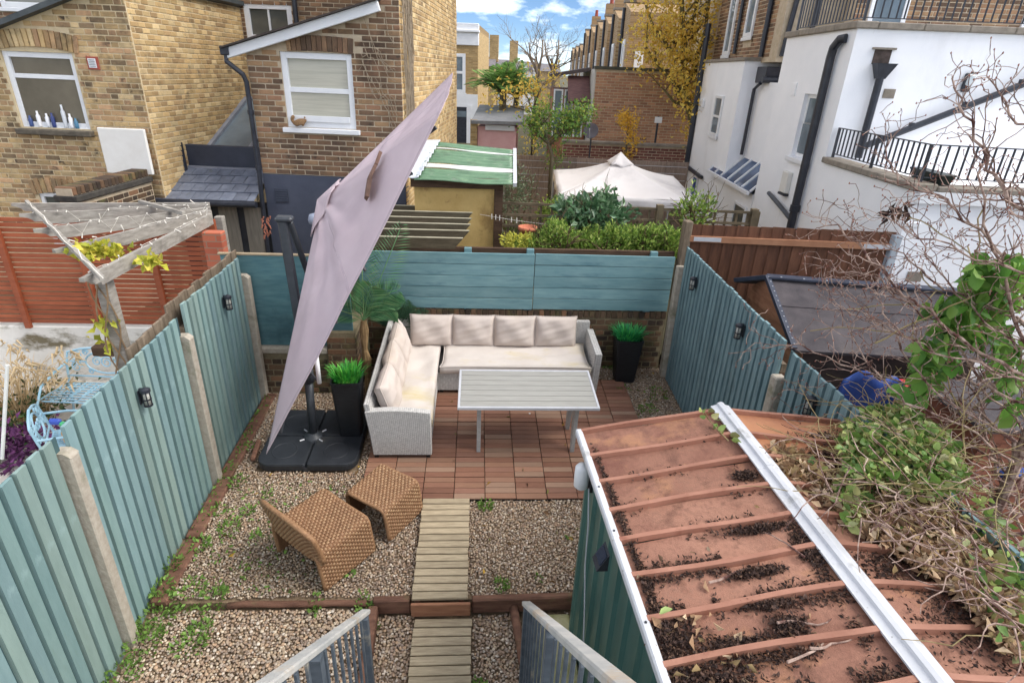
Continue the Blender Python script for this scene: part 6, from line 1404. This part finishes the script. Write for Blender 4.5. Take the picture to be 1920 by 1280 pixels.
# ---------------------------------------------------------------- gazebo
M_gz=mat('white_gazebo_cloth',C(226,220,217),C(236,231,228),scale=2,rough=.8,trans=.15,dirt=[(C(190,184,182),1.2,.5,.8,(1,1,1))])
gz=thing('gazebo','white peaked gazebo canopy beyond the laurel hedge','gazebo',(0,0,0))
gc=[Vector((1.36,9.75,1.92)),Vector((3.66,9.55,1.90)),Vector((3.95,11.9,1.95)),Vector((1.55,12.1,1.97))]; ap=aty(1163,298,10.9); cen=sum(gc,Vector())/4
for i in range(4):
    P_,Q_=gc[i],gc[(i+1)%4]
    def f(u,v,P_=P_,Q_=Q_):
        e=P_.lerp(Q_,u); q=ap.lerp(e,v); q=q-Vector((0,0,.10*math.sin(math.pi*v)*(.55+.45*math.sin(math.pi*u))+.012*math.sin(u*14)*v*math.sin(math.pi*u))); return np.array(q)
    o=sheet(f,16,14,M_gz,'roof_panel',gz); o.modifiers.new('t','SOLIDIFY').thickness=.003
    def g_(u,v,P_=P_,Q_=Q_):
        e=P_.lerp(Q_,u); return np.array(e+Vector((0,0,-.17*v-.012*math.sin(u*18)*v))+(e-cen).normalized()*.015*math.sin(u*21)*v)
    o=sheet(g_,24,3,M_gz,'valance',gz); o.modifiers.new('t','SOLIDIFY').thickness=.003
    MB().tube([Vector((P_.x,P_.y,.2)),P_],.02,8).build('pole',M_tframe,gz)
vt=[ap+Vector(d_) for d_ in((-.2,-.22,-.10),(.22,-.2,-.10),(.2,.2,-.08),(-.2,.2,-.08))]; tp_=ap+Vector((0,0,.12))
for i in range(4):
    f=lambda u,v,i=i:np.array(tp_.lerp(vt[i].lerp(vt[(i+1)%4],u),v)+Vector((0,0,.03*math.sin(u*9)*v*v)))
    o=sheet(f,10,6,M_gz,'vent_cap',gz); o.modifiers.new('t','SOLIDIFY').thickness=.003

# ---------------------------------------------------------------- trellis, hedges
M_tr=mat('trellis_wood',C(88,78,60),C(122,108,84),scale=6,rough=.85,rnd='obj',rv=.15)
tr=thing('trellis','brown square trellis fence behind the laurel hedge','trellis',(0,0,0))
TA,TB=Vector((.30,8.3,0)),Vector((3.98,8.0,0))
for z in(1.42,1.57,1.73,1.89,2.05): MB().bar(TA+Vector((0,0,z)),TB+Vector((0,0,z+.02)),.02,.035).build('rail',M_tr,tr)
me=MB().box((0,0,0),(.03,.018,.72)).mesh('lath',M_tr)
for k in range(25): p=TA.lerp(TB,k/24); ob('lath',me,tr,(p.x,p.y+.022,1.71))
for t in(.0,.62,.98): p=TA.lerp(TB,t); MB().bb(p.x-.045,p.x+.045,p.y-.03,p.y+.06,.2,2.12).build('post',M_tr,tr)
M_hl=mat('hedge_leaf',C(108,142,52),C(160,186,78),scale=10,rnd='isl',pal=[C(120,156,58),C(150,180,72),C(176,198,96),C(86,120,48),C(196,206,110),C(70,104,44)],rv=.2,trans=.3,rough=.5)
M_ll=mat('laurel_leaf',C(66,108,70),C(110,148,100),scale=10,rnd='isl',pal=[C(76,118,78),C(100,140,96),C(130,164,120),C(58,92,62),C(150,178,140)],rv=.18,trans=.2,rough=.32,spec=.55)
def leafplant(name,label,cat,c,radii,n,size,asp,m,stem=True,shell=.55,up=.4,jit=.5,droop=.25,seeds=1,group=None):
    t=thing(name,label,cat,c,group=group); d=nr.normal(0,1,(n,3)); d/=np.linalg.norm(d,axis=1)[:,None]; r=(shell+(1-shell)*nr.rand(n))[:,None]
    lump=1+.22*np.sin(d[:,0:1]*5+seeds)*np.cos(d[:,2:3]*4+seeds*2)+.12*np.sin(d[:,1:2]*9+seeds)
    P=d*r*lump*np.array(radii); N=d+np.array([0,0,up]); stuff(ob('leaves',leafmesh('leaves',P,N,np.full(n,size),asp,m,droop,jit),t))
    if stem:
        mb=MB(); tips=[]
        for k in range(6): grow(mb,(rng.gauss(0,.05),rng.gauss(0,.05),-radii[2]*1.2),(d[k][0]*.6,d[k][1]*.6,1),radii[2]*1.5,.018,2,tips)
        mb.build('stems',mat('shrub_stem',C(84,66,48),C(120,98,74),scale=10,rough=.9),t)
    return t
hs=[('pale green hedge shrub behind the teal boards, left end by the pot',.68),('pale green hedge shrub behind the teal boards, second from the pot',1.05),('pale green hedge shrub behind the teal boards, below the laurel',1.45),('pale green hedge shrub behind the teal boards, below the gazebo',1.85),('pale green hedge shrub behind the teal boards, second from the right post',2.2),('pale green hedge shrub behind the teal boards, right end by the brown post',2.5)]
for k,(lb,x) in enumerate(hs): leafplant('hedge_shrub',lb,'shrub',(x,7.42,(1.66 if k==0 else 1.74)+.03*math.sin(k*2)),(.27,.26,(.13 if k==0 else .22)+.04*(k%2)),1500,.052,.55,M_hl,True,.45,.6,seeds=k+1,group='pale green hedge shrubs')
leafplant('laurel','dark glossy laurel bush in front of the gazebo canopy','shrub',(1.56,7.95,1.98),(.52,.34,.30),1300,.10,.5,M_ll,True,.45,.35,.8,.35,seeds=3)
leafplant('yellow_shrub','small bright yellow green plant at the ochre shed corner','shrub',(.52,7.3,1.76),(.2,.14,.1),420,.045,.5,mat('lime_leaf',C(190,190,60),C(214,208,90),scale=10,rnd='isl',rv=.2,trans=.3),False,seeds=5)
leafplant('climbing_shrub','green climbing shrub on the trellis by the white house','shrub',(3.05,8.0,2.05),(.28,.2,.35),500,.06,.5,M_hl,True,.3,.6,seeds=6)
leafplant('grey_shrub','grey green shrub in front of the wattle fence, left of the gazebo','shrub',(.55,10.2,1.85),(.5,.4,.55),1500,.06,.3,mat('grey_leaf',C(96,112,84),C(136,150,116),scale=10,rnd='isl',rv=.25,trans=.2),True,.3,.5,seeds=8)
leafplant('small_bush','small bright green bush at the gazebo corner','shrub',(1.2,9.4,1.72),(.22,.2,.2),450,.06,.55,M_hl,False,.3,.5,seeds=9)
leafplant('ground_ivy','dark ivy mound before the wattle fence','shrub',(.75,8.9,1.35),(.6,.3,.35),1200,.05,.6,mat('ivy_dark',C(60,80,44),C(110,124,70),scale=10,rnd='isl',rv=.3,trans=.15),False,.3,.5,seeds=10)
# wattle fence and wires
wf=thing('wattle_fence','brown wattle screen fence behind the gazebo','fence',(0,0,0),ROT); M_wat=mat('wattle',C(116,98,86),C(150,130,114),scale=16,st=(3,3,.3),rough=.95,bump=.6,bscale=40,rnd='obj',rv=.15)
for k in range(9): MB().bb(-.95+.5*k,-.455+.5*k,13.6+.01*(k%2),13.63+.01*(k%2),-.2,2.05).build('screen_panel',M_wat,wf)
wi=MB()
for z in(1.35,1.5,1.65,1.8,1.95): wi.tube([(-.9,13.56,z),(3.5,13.56,z)],.006,4)
wi.build('wire',M_tframe,wf); MB().bb(-.62,-.55,13.5,13.56,.2,2.1).build('post',M_gw,wf)

# ---------------------------------------------------------------- trees
M_bark=mat('bark',C(78,70,54),C(116,106,84),scale=8,st=(2,2,.5),rough=.95,bump=.7,bscale=30)
M_bark2=mat('mossy_bark',C(86,80,52),C(126,118,80),scale=8,st=(2,2,.5),rough=.95,bump=.7,bscale=30)
def tree(name,label,base,limbs,leafm,nleaf,lsize,spread=.35,depth=2,L=.9,r=.05,bark=None,cat='tree',asp=.6,group=None,lift=0,w=.15,fall=.65,kids=(2,3),dr=.3):
    t=thing(name,label,cat,base,group=group); mb=MB(); tips=[]
    for pts,r0,r1 in limbs:
        pts=[Vector(p) for p in pts]; n=len(pts); mb.tube(pts,[r0+(r1-r0)*i/(n-1) for i in range(n)],8)
        for i in range(1,n):
            for k in range(2):
                q=pts[i-1].lerp(pts[i],rng.random()); d=Vector((rng.gauss(0,1),rng.gauss(0,1),.45+rng.random()*.6)); rr=(r0+(r1-r0)*i/n)*.5; grow(mb,q,d,L*rng.uniform(.5,1),max(rr,.008),depth,tips,.55,w,.15,kids,fall,5,4,.55,.004)
    mb.build('trunk',bark or M_bark,t,True)
    if leafm:
        T=np.array([p[:] for p,d,k in tips]); idx=nr.randint(0,len(T),nleaf); P=T[idx]+nr.normal(0,spread,(nleaf,3)); N=nr.normal(0,1,(nleaf,3))+np.array([0,0,lift])
        stuff(ob('crown',leafmesh('crown',P,N,np.full(nleaf,lsize),asp,leafm,dr,.3),t))
    return t,tips
M_yt=mat('yellow_leaf',C(228,190,66),C(244,216,104),scale=10,rnd='isl',pal=[C(234,198,66),C(246,220,104),C(218,172,60),C(226,208,92),C(204,160,62),C(240,208,80)],rv=.12,trans=.5,rough=.6)
b0=uv(*atV(1318,290,17.3)); rel=lambda px_,py_,v=17.3:uv(*atV(px_,py_,v))-b0
lim=[([Vector((.1,0,-2)),Vector((0,0,0)),rel(1300,235),rel(1285,180),rel(1284,110),rel(1281,60),rel(1278,0),rel(1276,-60)],.13,.05),([rel(1288,195),rel(1268,160),rel(1240,130),rel(1210,90)],.07,.03),([rel(1300,150),rel(1308,100),rel(1322,60),rel(1330,0)],.07,.035),([rel(1283,120),rel(1255,90),rel(1225,50),rel(1210,10)],.05,.025),([rel(1290,200),rel(1262,190),rel(1245,168)],.05,.025),([rel(1284,90),rel(1300,40),rel(1312,-20)],.05,.03)]
tree('yellow_tree','large yellow autumn tree before the brown building',b0,lim,M_yt,5400,.095,.2,2,.85,.05,M_bark2)
b0=uv(*atV(1175,272,16.5)); rel=lambda px_,py_,v=16.5:uv(*atV(px_,py_,v))-b0
tree('yellow_sapling','small golden yellow sapling against the brown wall',b0,[([Vector((0,0,-1)),Vector((0,0,0)),rel(1178,235),rel(1180,200)],.03,.008)],mat('gold_leaf',C(220,170,40),C(236,196,70),scale=10,rnd='isl',rv=.15,trans=.35),700,.075,.10,1,.35,.02)
M_gt=mat('green_shrub_leaf',C(86,128,52),C(130,168,74),scale=10,rnd='isl',pal=[C(96,140,58),C(126,166,76),C(74,112,48),C(150,180,80),C(180,176,70)],rv=.2,trans=.3)
b0=uv(*atV(1035,290,13.0)); rel=lambda px_,py_,v=13.0:uv(*atV(px_,py_,v))-b0
tree('leafy_tree','bright green leafy small tree behind the wattle fence',b0,[([Vector((0,0,-1.5)),Vector((0,0,0)),rel(1025,260),rel(1012,235)],.05,.02),([rel(1030,270),rel(1000,245),rel(985,225)],.035,.015),([rel(1032,270),rel(1050,250),rel(1070,235),rel(1085,225)],.035,.012),([rel(1045,255),rel(1080,235),rel(1100,232)],.03,.012)],M_gt,2400,.06,.12,2,.36,.02)
b0=uv(*atV(1030,170,30)); rel=lambda px_,py_,v=30:uv(*atV(px_,py_,v))-b0
for k,(cx_,lb) in enumerate(((1006,'bare leafless tree left of the pair against the sky'),(1036,'bare leafless tree right of the pair against the sky'))):
    b0=uv(*atV(cx_,180,30+3*k)); rel=lambda px_,py_,v=30+3*k:uv(*atV(px_,py_,v))-b0
    tree('bare_tree',lb,b0,[([Vector((0,0,-2)),Vector((0,0,0)),rel(cx_+2,140),rel(cx_-2,110)],.14,.06),([rel(cx_+2,140),rel(cx_+10,105),rel(cx_+12,75)],.07,.03),([rel(cx_,135),rel(cx_-12,105),rel(cx_-14,80)],.06,.03)],None,0,0,depth=3,L=1.5,group='bare trees against the sky',bark=mat('pale_bark',C(120,104,88),C(150,134,116),scale=6))
# yellow leafed shrub in front, far fern palm
b0=uv(*atV(1000,215,17)); rel=lambda px_,py_,v=17:uv(*atV(px_,py_,v))-b0
tree('yellow_shrub_tree','sparse yellow leaved shrub in front of the distant palm',b0,[([Vector((0,0,-1.5)),Vector((0,0,0)),rel(990,185),rel(975,160)],.03,.01),([rel(998,210),rel(1010,175),rel(1020,155)],.03,.01),([rel(995,210),rel(960,200),rel(935,195)],.02,.01)],M_yt,520,.09,.16,2,.42,.02)
fp=thing('fern_palm','large feathery green palm in the far garden',"palm",uv(*atV(943,182,22))); V=[];F=[]; stm=MB()
for k in range(80):
    a=rng.uniform(0,6.28); el=rng.uniform(.15,1.3); d=(math.cos(a)*math.cos(el),math.sin(a)*math.cos(el),math.sin(el)+.25); P_=frond(V,F,(rng.gauss(0,.08),rng.gauss(0,.08),.15),d,rng.uniform(1.1,1.7),rng.uniform(.25,.5),.045,.36,20); stm.tube(P_[::4],.012,4)
ob('fronds',npmesh('fronds',np.array(V),np.array(F),mat('far_frond',C(108,150,70),C(150,192,100),scale=4,rnd='isl',pal=[C(112,156,72),C(146,188,94),C(84,122,62),C(166,202,110)],rv=.2,trans=.3)),fp); stm.build('stems',M_bark,fp); MB().tube([(0,0,-2.5),(0,0,.2)],[.16,.12],10).build('trunk',M_bark,fp)
fp2=dup(fp,uv(*atV(968,188,23.5)),(0,0,2.0),'smaller feathery green palm just right of the large one'); fp2.scale=(.8,.8,.8); fp['group']=fp2['group']='feathery palms'
fl2=leafplant('bramble','brown and yellow bramble mound below the pink shed','bramble',uv(-1.2,16,1.55),(1.6,.6,.25),900,.09,.5,mat('bramble_leaf',C(120,104,60),C(160,140,70),scale=8,rnd='isl',pal=[C(120,100,64),C(176,150,60),C(96,92,50),C(140,120,80)],rv=.2),False,.3)
sd=thing('satellite_dish','dark grey satellite dish on a bracket by the brown building','satellite dish',uv(*atV(1108,246,16.2)),(R(70),0,R(-20))); MB().lathe([(0,-.05),(.1,-.04),(.18,0),(.2,.03),(.19,.03),(.1,-.02),(0,-.03)],20).build('dish',mat('grey_dish',C(84,82,92),C(106,104,112),rough=.5),sd,True); MB().tube([(0,-.18,.02),(0,-.05,.22),(0,0,.24)],.012,6).build('feed_arm',M_tframe,sd); MB().tube([(0,0,-.05),(0,-.2,-.2),(0,-.9,-.4)],.02,6).build('bracket',M_pipe,sd)

# ---------------------------------------------------------------- ivy and big leaf climber over the shed
M_iv=mat('ivy_leaf',C(86,116,48),C(136,160,80),scale=12,rnd='isl',pal=[C(92,134,54),C(122,160,70),C(158,182,94),C(68,102,46),C(184,190,112),C(104,142,66),C(146,132,84),C(190,192,140)],rv=.2,trans=.25,rough=.45)
def poly_in(p,poly):
    x,y=p; c=False; j=len(poly)-1
    for i in range(len(poly)):
        xi,yi=poly[i]; xj,yj=poly[j]
        if (yi>y)!=(yj>y) and x<(xj-xi)*(y-yi)/(yj-yi)+xi: c=not c
        j=i
    return c
def scatter(poly,n,z0,z1,fn=None):
    xs=[p[0] for p in poly]; ys_=[p[1] for p in poly]; out=[]
    while len(out)<n:
        p=(rng.uniform(min(xs),max(xs)),rng.uniform(min(ys_),max(ys_)))
        if poly_in(p,poly): out.append(atz(p[0],p[1],rng.uniform(z0,z1))[:])
    return np.array(out)
iv=thing('ivy','tangled green ivy spilling over the right slope of the shed roof','ivy',(0,0,0))
poly1=[(1578,800),(1620,765),(1700,755),(1790,830),(1810,900),(1750,935),(1640,905),(1580,880)]
P=np.concatenate([scatter(poly1,2500,1.66,1.92),scatter([(1750,900),(1810,890),(1920,1000),(1920,1120),(1840,1040)],160,1.66,1.85)]); P2=scatter([(1480,870),(1600,880),(1720,980),(1800,1060),(1740,1060),(1600,960)],140,1.70,1.76); P3=scatter([(1560,900),(1600,880),(1640,930),(1590,990)],160,1.72,1.85); P4=scatter([(1800,1000),(1920,1060),(1920,1250),(1850,1150)],130,1.66,1.85)
P=np.concatenate([P,P2,P3,P4]); N=nr.normal(0,1,P.shape)*np.array([1,1,.4])+np.array([-.2,-.6,.2]); stuff(ob('leaves',leafmesh('leaves',P,N,(.028+.03*nr.rand(len(P))),.75,M_iv,.25,.4,True),iv))
st_=MB()
for k in range(130):
    a=Vector(P[nr.randint(len(P))]); d=Vector((rng.gauss(-.3,1),rng.gauss(0,1),rng.gauss(0,.3))).normalized(); pts=[a]
    for j in range(7): d=(d+Vector((rng.gauss(0,.25),rng.gauss(0,.25),rng.gauss(0,.15)))).normalized(); pts.append(pts[-1]+d*.09)
    st_.tube(pts,[.0034*(1-.08*j) for j in range(8)],4)
st_.build('stems',mat('green_stem',C(124,112,66),C(160,140,100),scale=10),iv)
P2=scatter([(1500,865),(1600,890),(1750,930),(1880,1040),(1920,1180),(1900,1230),(1800,1110),(1640,1010),(1540,930)],5200,1.67,1.77)
stuff(ob('leaf_heap',leafmesh('leaf_heap',P2,nr.normal(0,1,P2.shape)*np.array([1,1,.35]),np.full(len(P2),.05),.6,M_dry,.3,.4)),'heap of curled tan leaves on the shed roof below the ivy','leaves')
tg_=MB()
for k in range(150):
    a=scatter([(1500,860),(1620,760),(1760,780),(1900,960),(1920,1200),(1780,1080),(1600,980)],1,1.72,2.0)[0]; a=Vector(a); d=Vector((rng.gauss(-.2,1),rng.gauss(0,1),rng.gauss(0,.25))).normalized(); pts=[a]
    for j in range(6): d=(d+Vector((rng.gauss(0,.35),rng.gauss(0,.35),rng.gauss(0,.15)))).normalized(); pts.append(pts[-1]+d*rng.uniform(.03,.08))
    tg_.tube(pts,[.004*(1-.1*j) for j in range(7)],4)
stuff(tg_.build('twig_tangle',M_twig),'tangle of pale dead twigs among the ivy on the shed roof','twigs')
cv=thing('climbing_vine','broad leaved green vine hanging among the bare twigs at right','vine',(0,0,0))
def scy(poly,n,y0,y1):
    xs=[p[0] for p in poly]; ys_=[p[1] for p in poly]; out=[]
    while len(out)<n:
        p=(rng.uniform(min(xs),max(xs)),rng.uniform(min(ys_),max(ys_)))
        if poly_in(p,poly): out.append(aty(p[0],p[1],rng.uniform(y0,y1))[:])
    return np.array(out)
P=np.concatenate([scy([(1820,490),(1920,470),(1920,560),(1870,560),(1815,530)],150,3.1,3.5),scy([(1740,560),(1830,540),(1900,570),(1880,640),(1760,640)],170,3.1,3.6),scy([(1710,640),(1780,600),(1800,680),(1740,740),(1720,700)],90,3.1,3.5),scy([(1690,700),(1760,690),(1740,830),(1680,800)],40,3.1,3.5),scy([(1860,640),(1920,620),(1920,800),(1880,760)],70,3.0,3.6)])
N=nr.normal(0,.5,P.shape)+np.array([0,-.3,-1.0]); ob('leaves',leafmesh('leaves',P,N,np.full(len(P),.10),.8,mat('vine_leaf',C(78,128,46),C(120,166,66),scale=12,rnd='isl',pal=[C(84,138,48),C(112,160,60),C(140,176,78),C(62,104,40)],rv=.2,trans=.35,rough=.45),.3,.25,True),cv)
st_=MB()
for k in range(24):
    a=Vector(P[nr.randint(len(P))]); d=Vector((rng.gauss(.3,.5),rng.gauss(0,.4),rng.gauss(-.3,.8))).normalized(); pts=[a]
    for j in range(8): d=(d+Vector((rng.gauss(0,.15),rng.gauss(0,.15),rng.gauss(-.03,.12)))).normalized(); pts.append(pts[-1]+d*.08)
    st_.tube(pts,.0045,4)
st_.build('stems',MATS['green_stem'],cv)
# ---------------------------------------------------------------- bare twisting shrub
bs=thing('bare_shrub','bare twisting shrub with pale budded twigs over the shed roof at right','shrub',(0,0,0)); mb=MB(); tips=[]; starts=[]
limbs=[[(1960,760),(1920,700),(1830,650),(1740,590),(1680,540),(1620,470),(1575,420),(1530,425)],[(1960,800),(1920,760),(1840,700),(1780,620),(1700,560),(1640,520),(1560,500)],[(1960,880),(1920,840),(1830,770),(1760,740),(1690,720),(1600,690),(1500,650),(1437,655)],[(1960,640),(1920,560),(1860,470),(1800,400),(1760,370),(1690,345),(1660,300),(1670,250)],[(1960,470),(1920,400),(1870,330),(1840,260),(1800,200),(1785,145)],[(1960,700),(1920,620),(1880,520),(1850,420),(1840,330),(1845,290)],[(1960,940),(1920,900),(1830,840),(1740,800),(1650,780),(1560,760),(1485,735)],[(1930,1020),(1860,880),(1840,760),(1800,680),(1790,600)],[(1960,540),(1920,500),(1800,470),(1700,440),(1640,400)],[(1960,300),(1920,240),(1880,190),(1850,125)],[(1960,860),(1900,780),(1800,720),(1720,650),(1640,600),(1560,570)],[(1980,1120),(1900,1000),(1830,950),(1760,900),(1690,830),(1640,790)],[(1960,1000),(1900,930),(1800,900),(1700,900),(1620,870),(1540,800)],[(1960,660),(1900,640),(1850,600),(1780,540),(1740,480),(1700,420)],[(1960,400),(1900,380),(1830,370),(1780,390)],[(1960,620),(1890,700),(1830,740),(1770,800),(1720,860)],[(1900,860),(1800,800),(1700,760),(1640,700),(1590,620),(1575,560)],[(1900,820),(1800,760),(1720,690),(1660,620),(1600,560),(1540,545)],[(1850,900),(1740,850),(1640,820),(1560,800),(1500,780)],[(1900,600),(1820,560),(1740,510),(1690,470),(1620,440)],[(1960,720),(1860,690),(1760,660),(1680,610),(1640,560),(1620,510)]]
for li,pl in enumerate(limbs):
    n=len(pl); yb=2.75+.12*(li%4); pts=[]
    for i,(x,y_) in enumerate(pl): pts.append(aty(x+rng.gauss(0,4),y_+rng.gauss(0,4),yb+.11*i))
    fine=[]
    for i in range(n-1):
        for k in range(4): fine.append(pts[i].lerp(pts[i+1],k/4)+Vector((rng.gauss(0,.011),rng.gauss(0,.011),rng.gauss(0,.011))))
    starts.append(fine[0]); fine.append(pts[-1]); N_=len(fine); r0=.013 if li<8 else .009; rad=[r0*.9*(1-.7*i/N_) for i in range(N_)]
    mb.tube(fine,rad,6)
    for i in range(2,N_):
        for k in range(2 if rng.random()<.65 else 1):
            d=(fine[i]-fine[i-1]).normalized()+Vector((rng.gauss(-.1,.7),rng.gauss(0,.6),rng.gauss(.15,.6))); grow(mb,fine[i],d,rng.uniform(.1,.3),rad[i]*.55,1 if rng.random()<.65 else 0,tips,.8,.42,.1,(1,2),.7,4,5,.6,.0022)
stem=[Vector((3.55,2.95,-.08)),Vector((3.5,2.9,.7)),Vector((3.46,2.86,1.3)),Vector((3.40,2.84,1.9)),Vector((3.36,2.82,2.5)),Vector((3.3,2.8,3.0))]
mb.tube(stem,[.05,.042,.036,.03,.024,.014],8)
for p in starts:
    q=min((stem[i].lerp(stem[i+1],t) for i in range(5) for t in(.0,.33,.66)),key=lambda s_:abs(s_.z-(p.z-.25))+(s_-p).length*.2); mb.tube([q,q.lerp(p,.5)+Vector((0,0,.04)),p],[.018,.015,.0125],6)
mb.build('branches',M_twig,bs); bd=MB()
for p,d,k in tips: bd.lathe([(0,-.005),(.0045,0),(.003,.005),(0,.009)],5,p)
stuff(bd.build('buds',mat('red_bud',C(120,70,60),C(160,110,92),scale=30),bs))
# curled dead leaves on one twig
P=scy([(1650,392),(1700,380),(1710,400),(1660,410)],26,3.3,3.4); dl=thing('dead_leaf_spray','cluster of curled dark dead leaves on a twig before the white wall','leaves',(0,0,0)); ob('leaves',leafmesh('leaves',P,nr.normal(0,1,P.shape)+np.array([0,0,-1]),np.full(len(P),.07),.25,MATS['dark_litter'],.4,.3),dl)
# climber stems on the corner of the brown house
cs_=MB()
for k in range(26):
    u=-1.90; v0=9.25+rng.random()*.75; pts=[uv(u+.02,v0+rng.gauss(0,.05)*(z-1.5)*.4+.03*math.sin(z*4+k),z) for z in np.linspace(2.4,5.2,12)]; cs_.tube(pts,.007+.006*rng.random(),4)
for k in range(9):
    pts=[]; u=-2.0; z=2.6+rng.random()*1.5
    for j in range(9): pts.append(uv(u,9.17,z)); u-=rng.uniform(.01,.1); z+=rng.gauss(.1,.09)
    cs_.tube(pts,.005,4)
vc=thing('bare_climber','bare grey climber stems on the corner of the brown brick house','climber',(0,0,0)); cs_.build('stems',mat('grey_vine',C(130,116,98),C(168,152,130),scale=12,rough=.9),vc)

# green sprig on the shed ridge and a leaf on the eave
sp=thing('ivy_sprig','short green ivy sprig lying over the far end of the shed roof ridge','ivy sprig',(0,0,0)); pts=[atz(1318,768,1.86),atz(1328,785,1.76),atz(1345,805,1.76),atz(1366,826,1.76)]
MB().tube(pts,.004,5).build('stem',MATS['green_stem'],sp)
P=np.array([(pts[i].lerp(pts[i+1],t)+Vector((rng.gauss(0,.02),rng.gauss(0,.02),.012)))[:] for i in range(3) for t in(.0,.2,.4,.6,.8)]); ob('leaves',leafmesh('leaves',P,nr.normal(0,1,P.shape)*np.array([1,1,.3]),np.full(len(P),.05),.7,M_iv,.2,.3,True),sp)
P=np.array([atx(1236,1150,.71)[:]]); tag(ob('fallen_leaf',leafmesh('fallen_leaf',P,np.array([[1,.4,.1]]),np.full(1,.075),.7,mat('pale_green_leaf',C(170,196,110),C(190,210,130),scale=10),.1,.05,True),None),'single pale green leaf caught on the white shed eave trim','leaf')
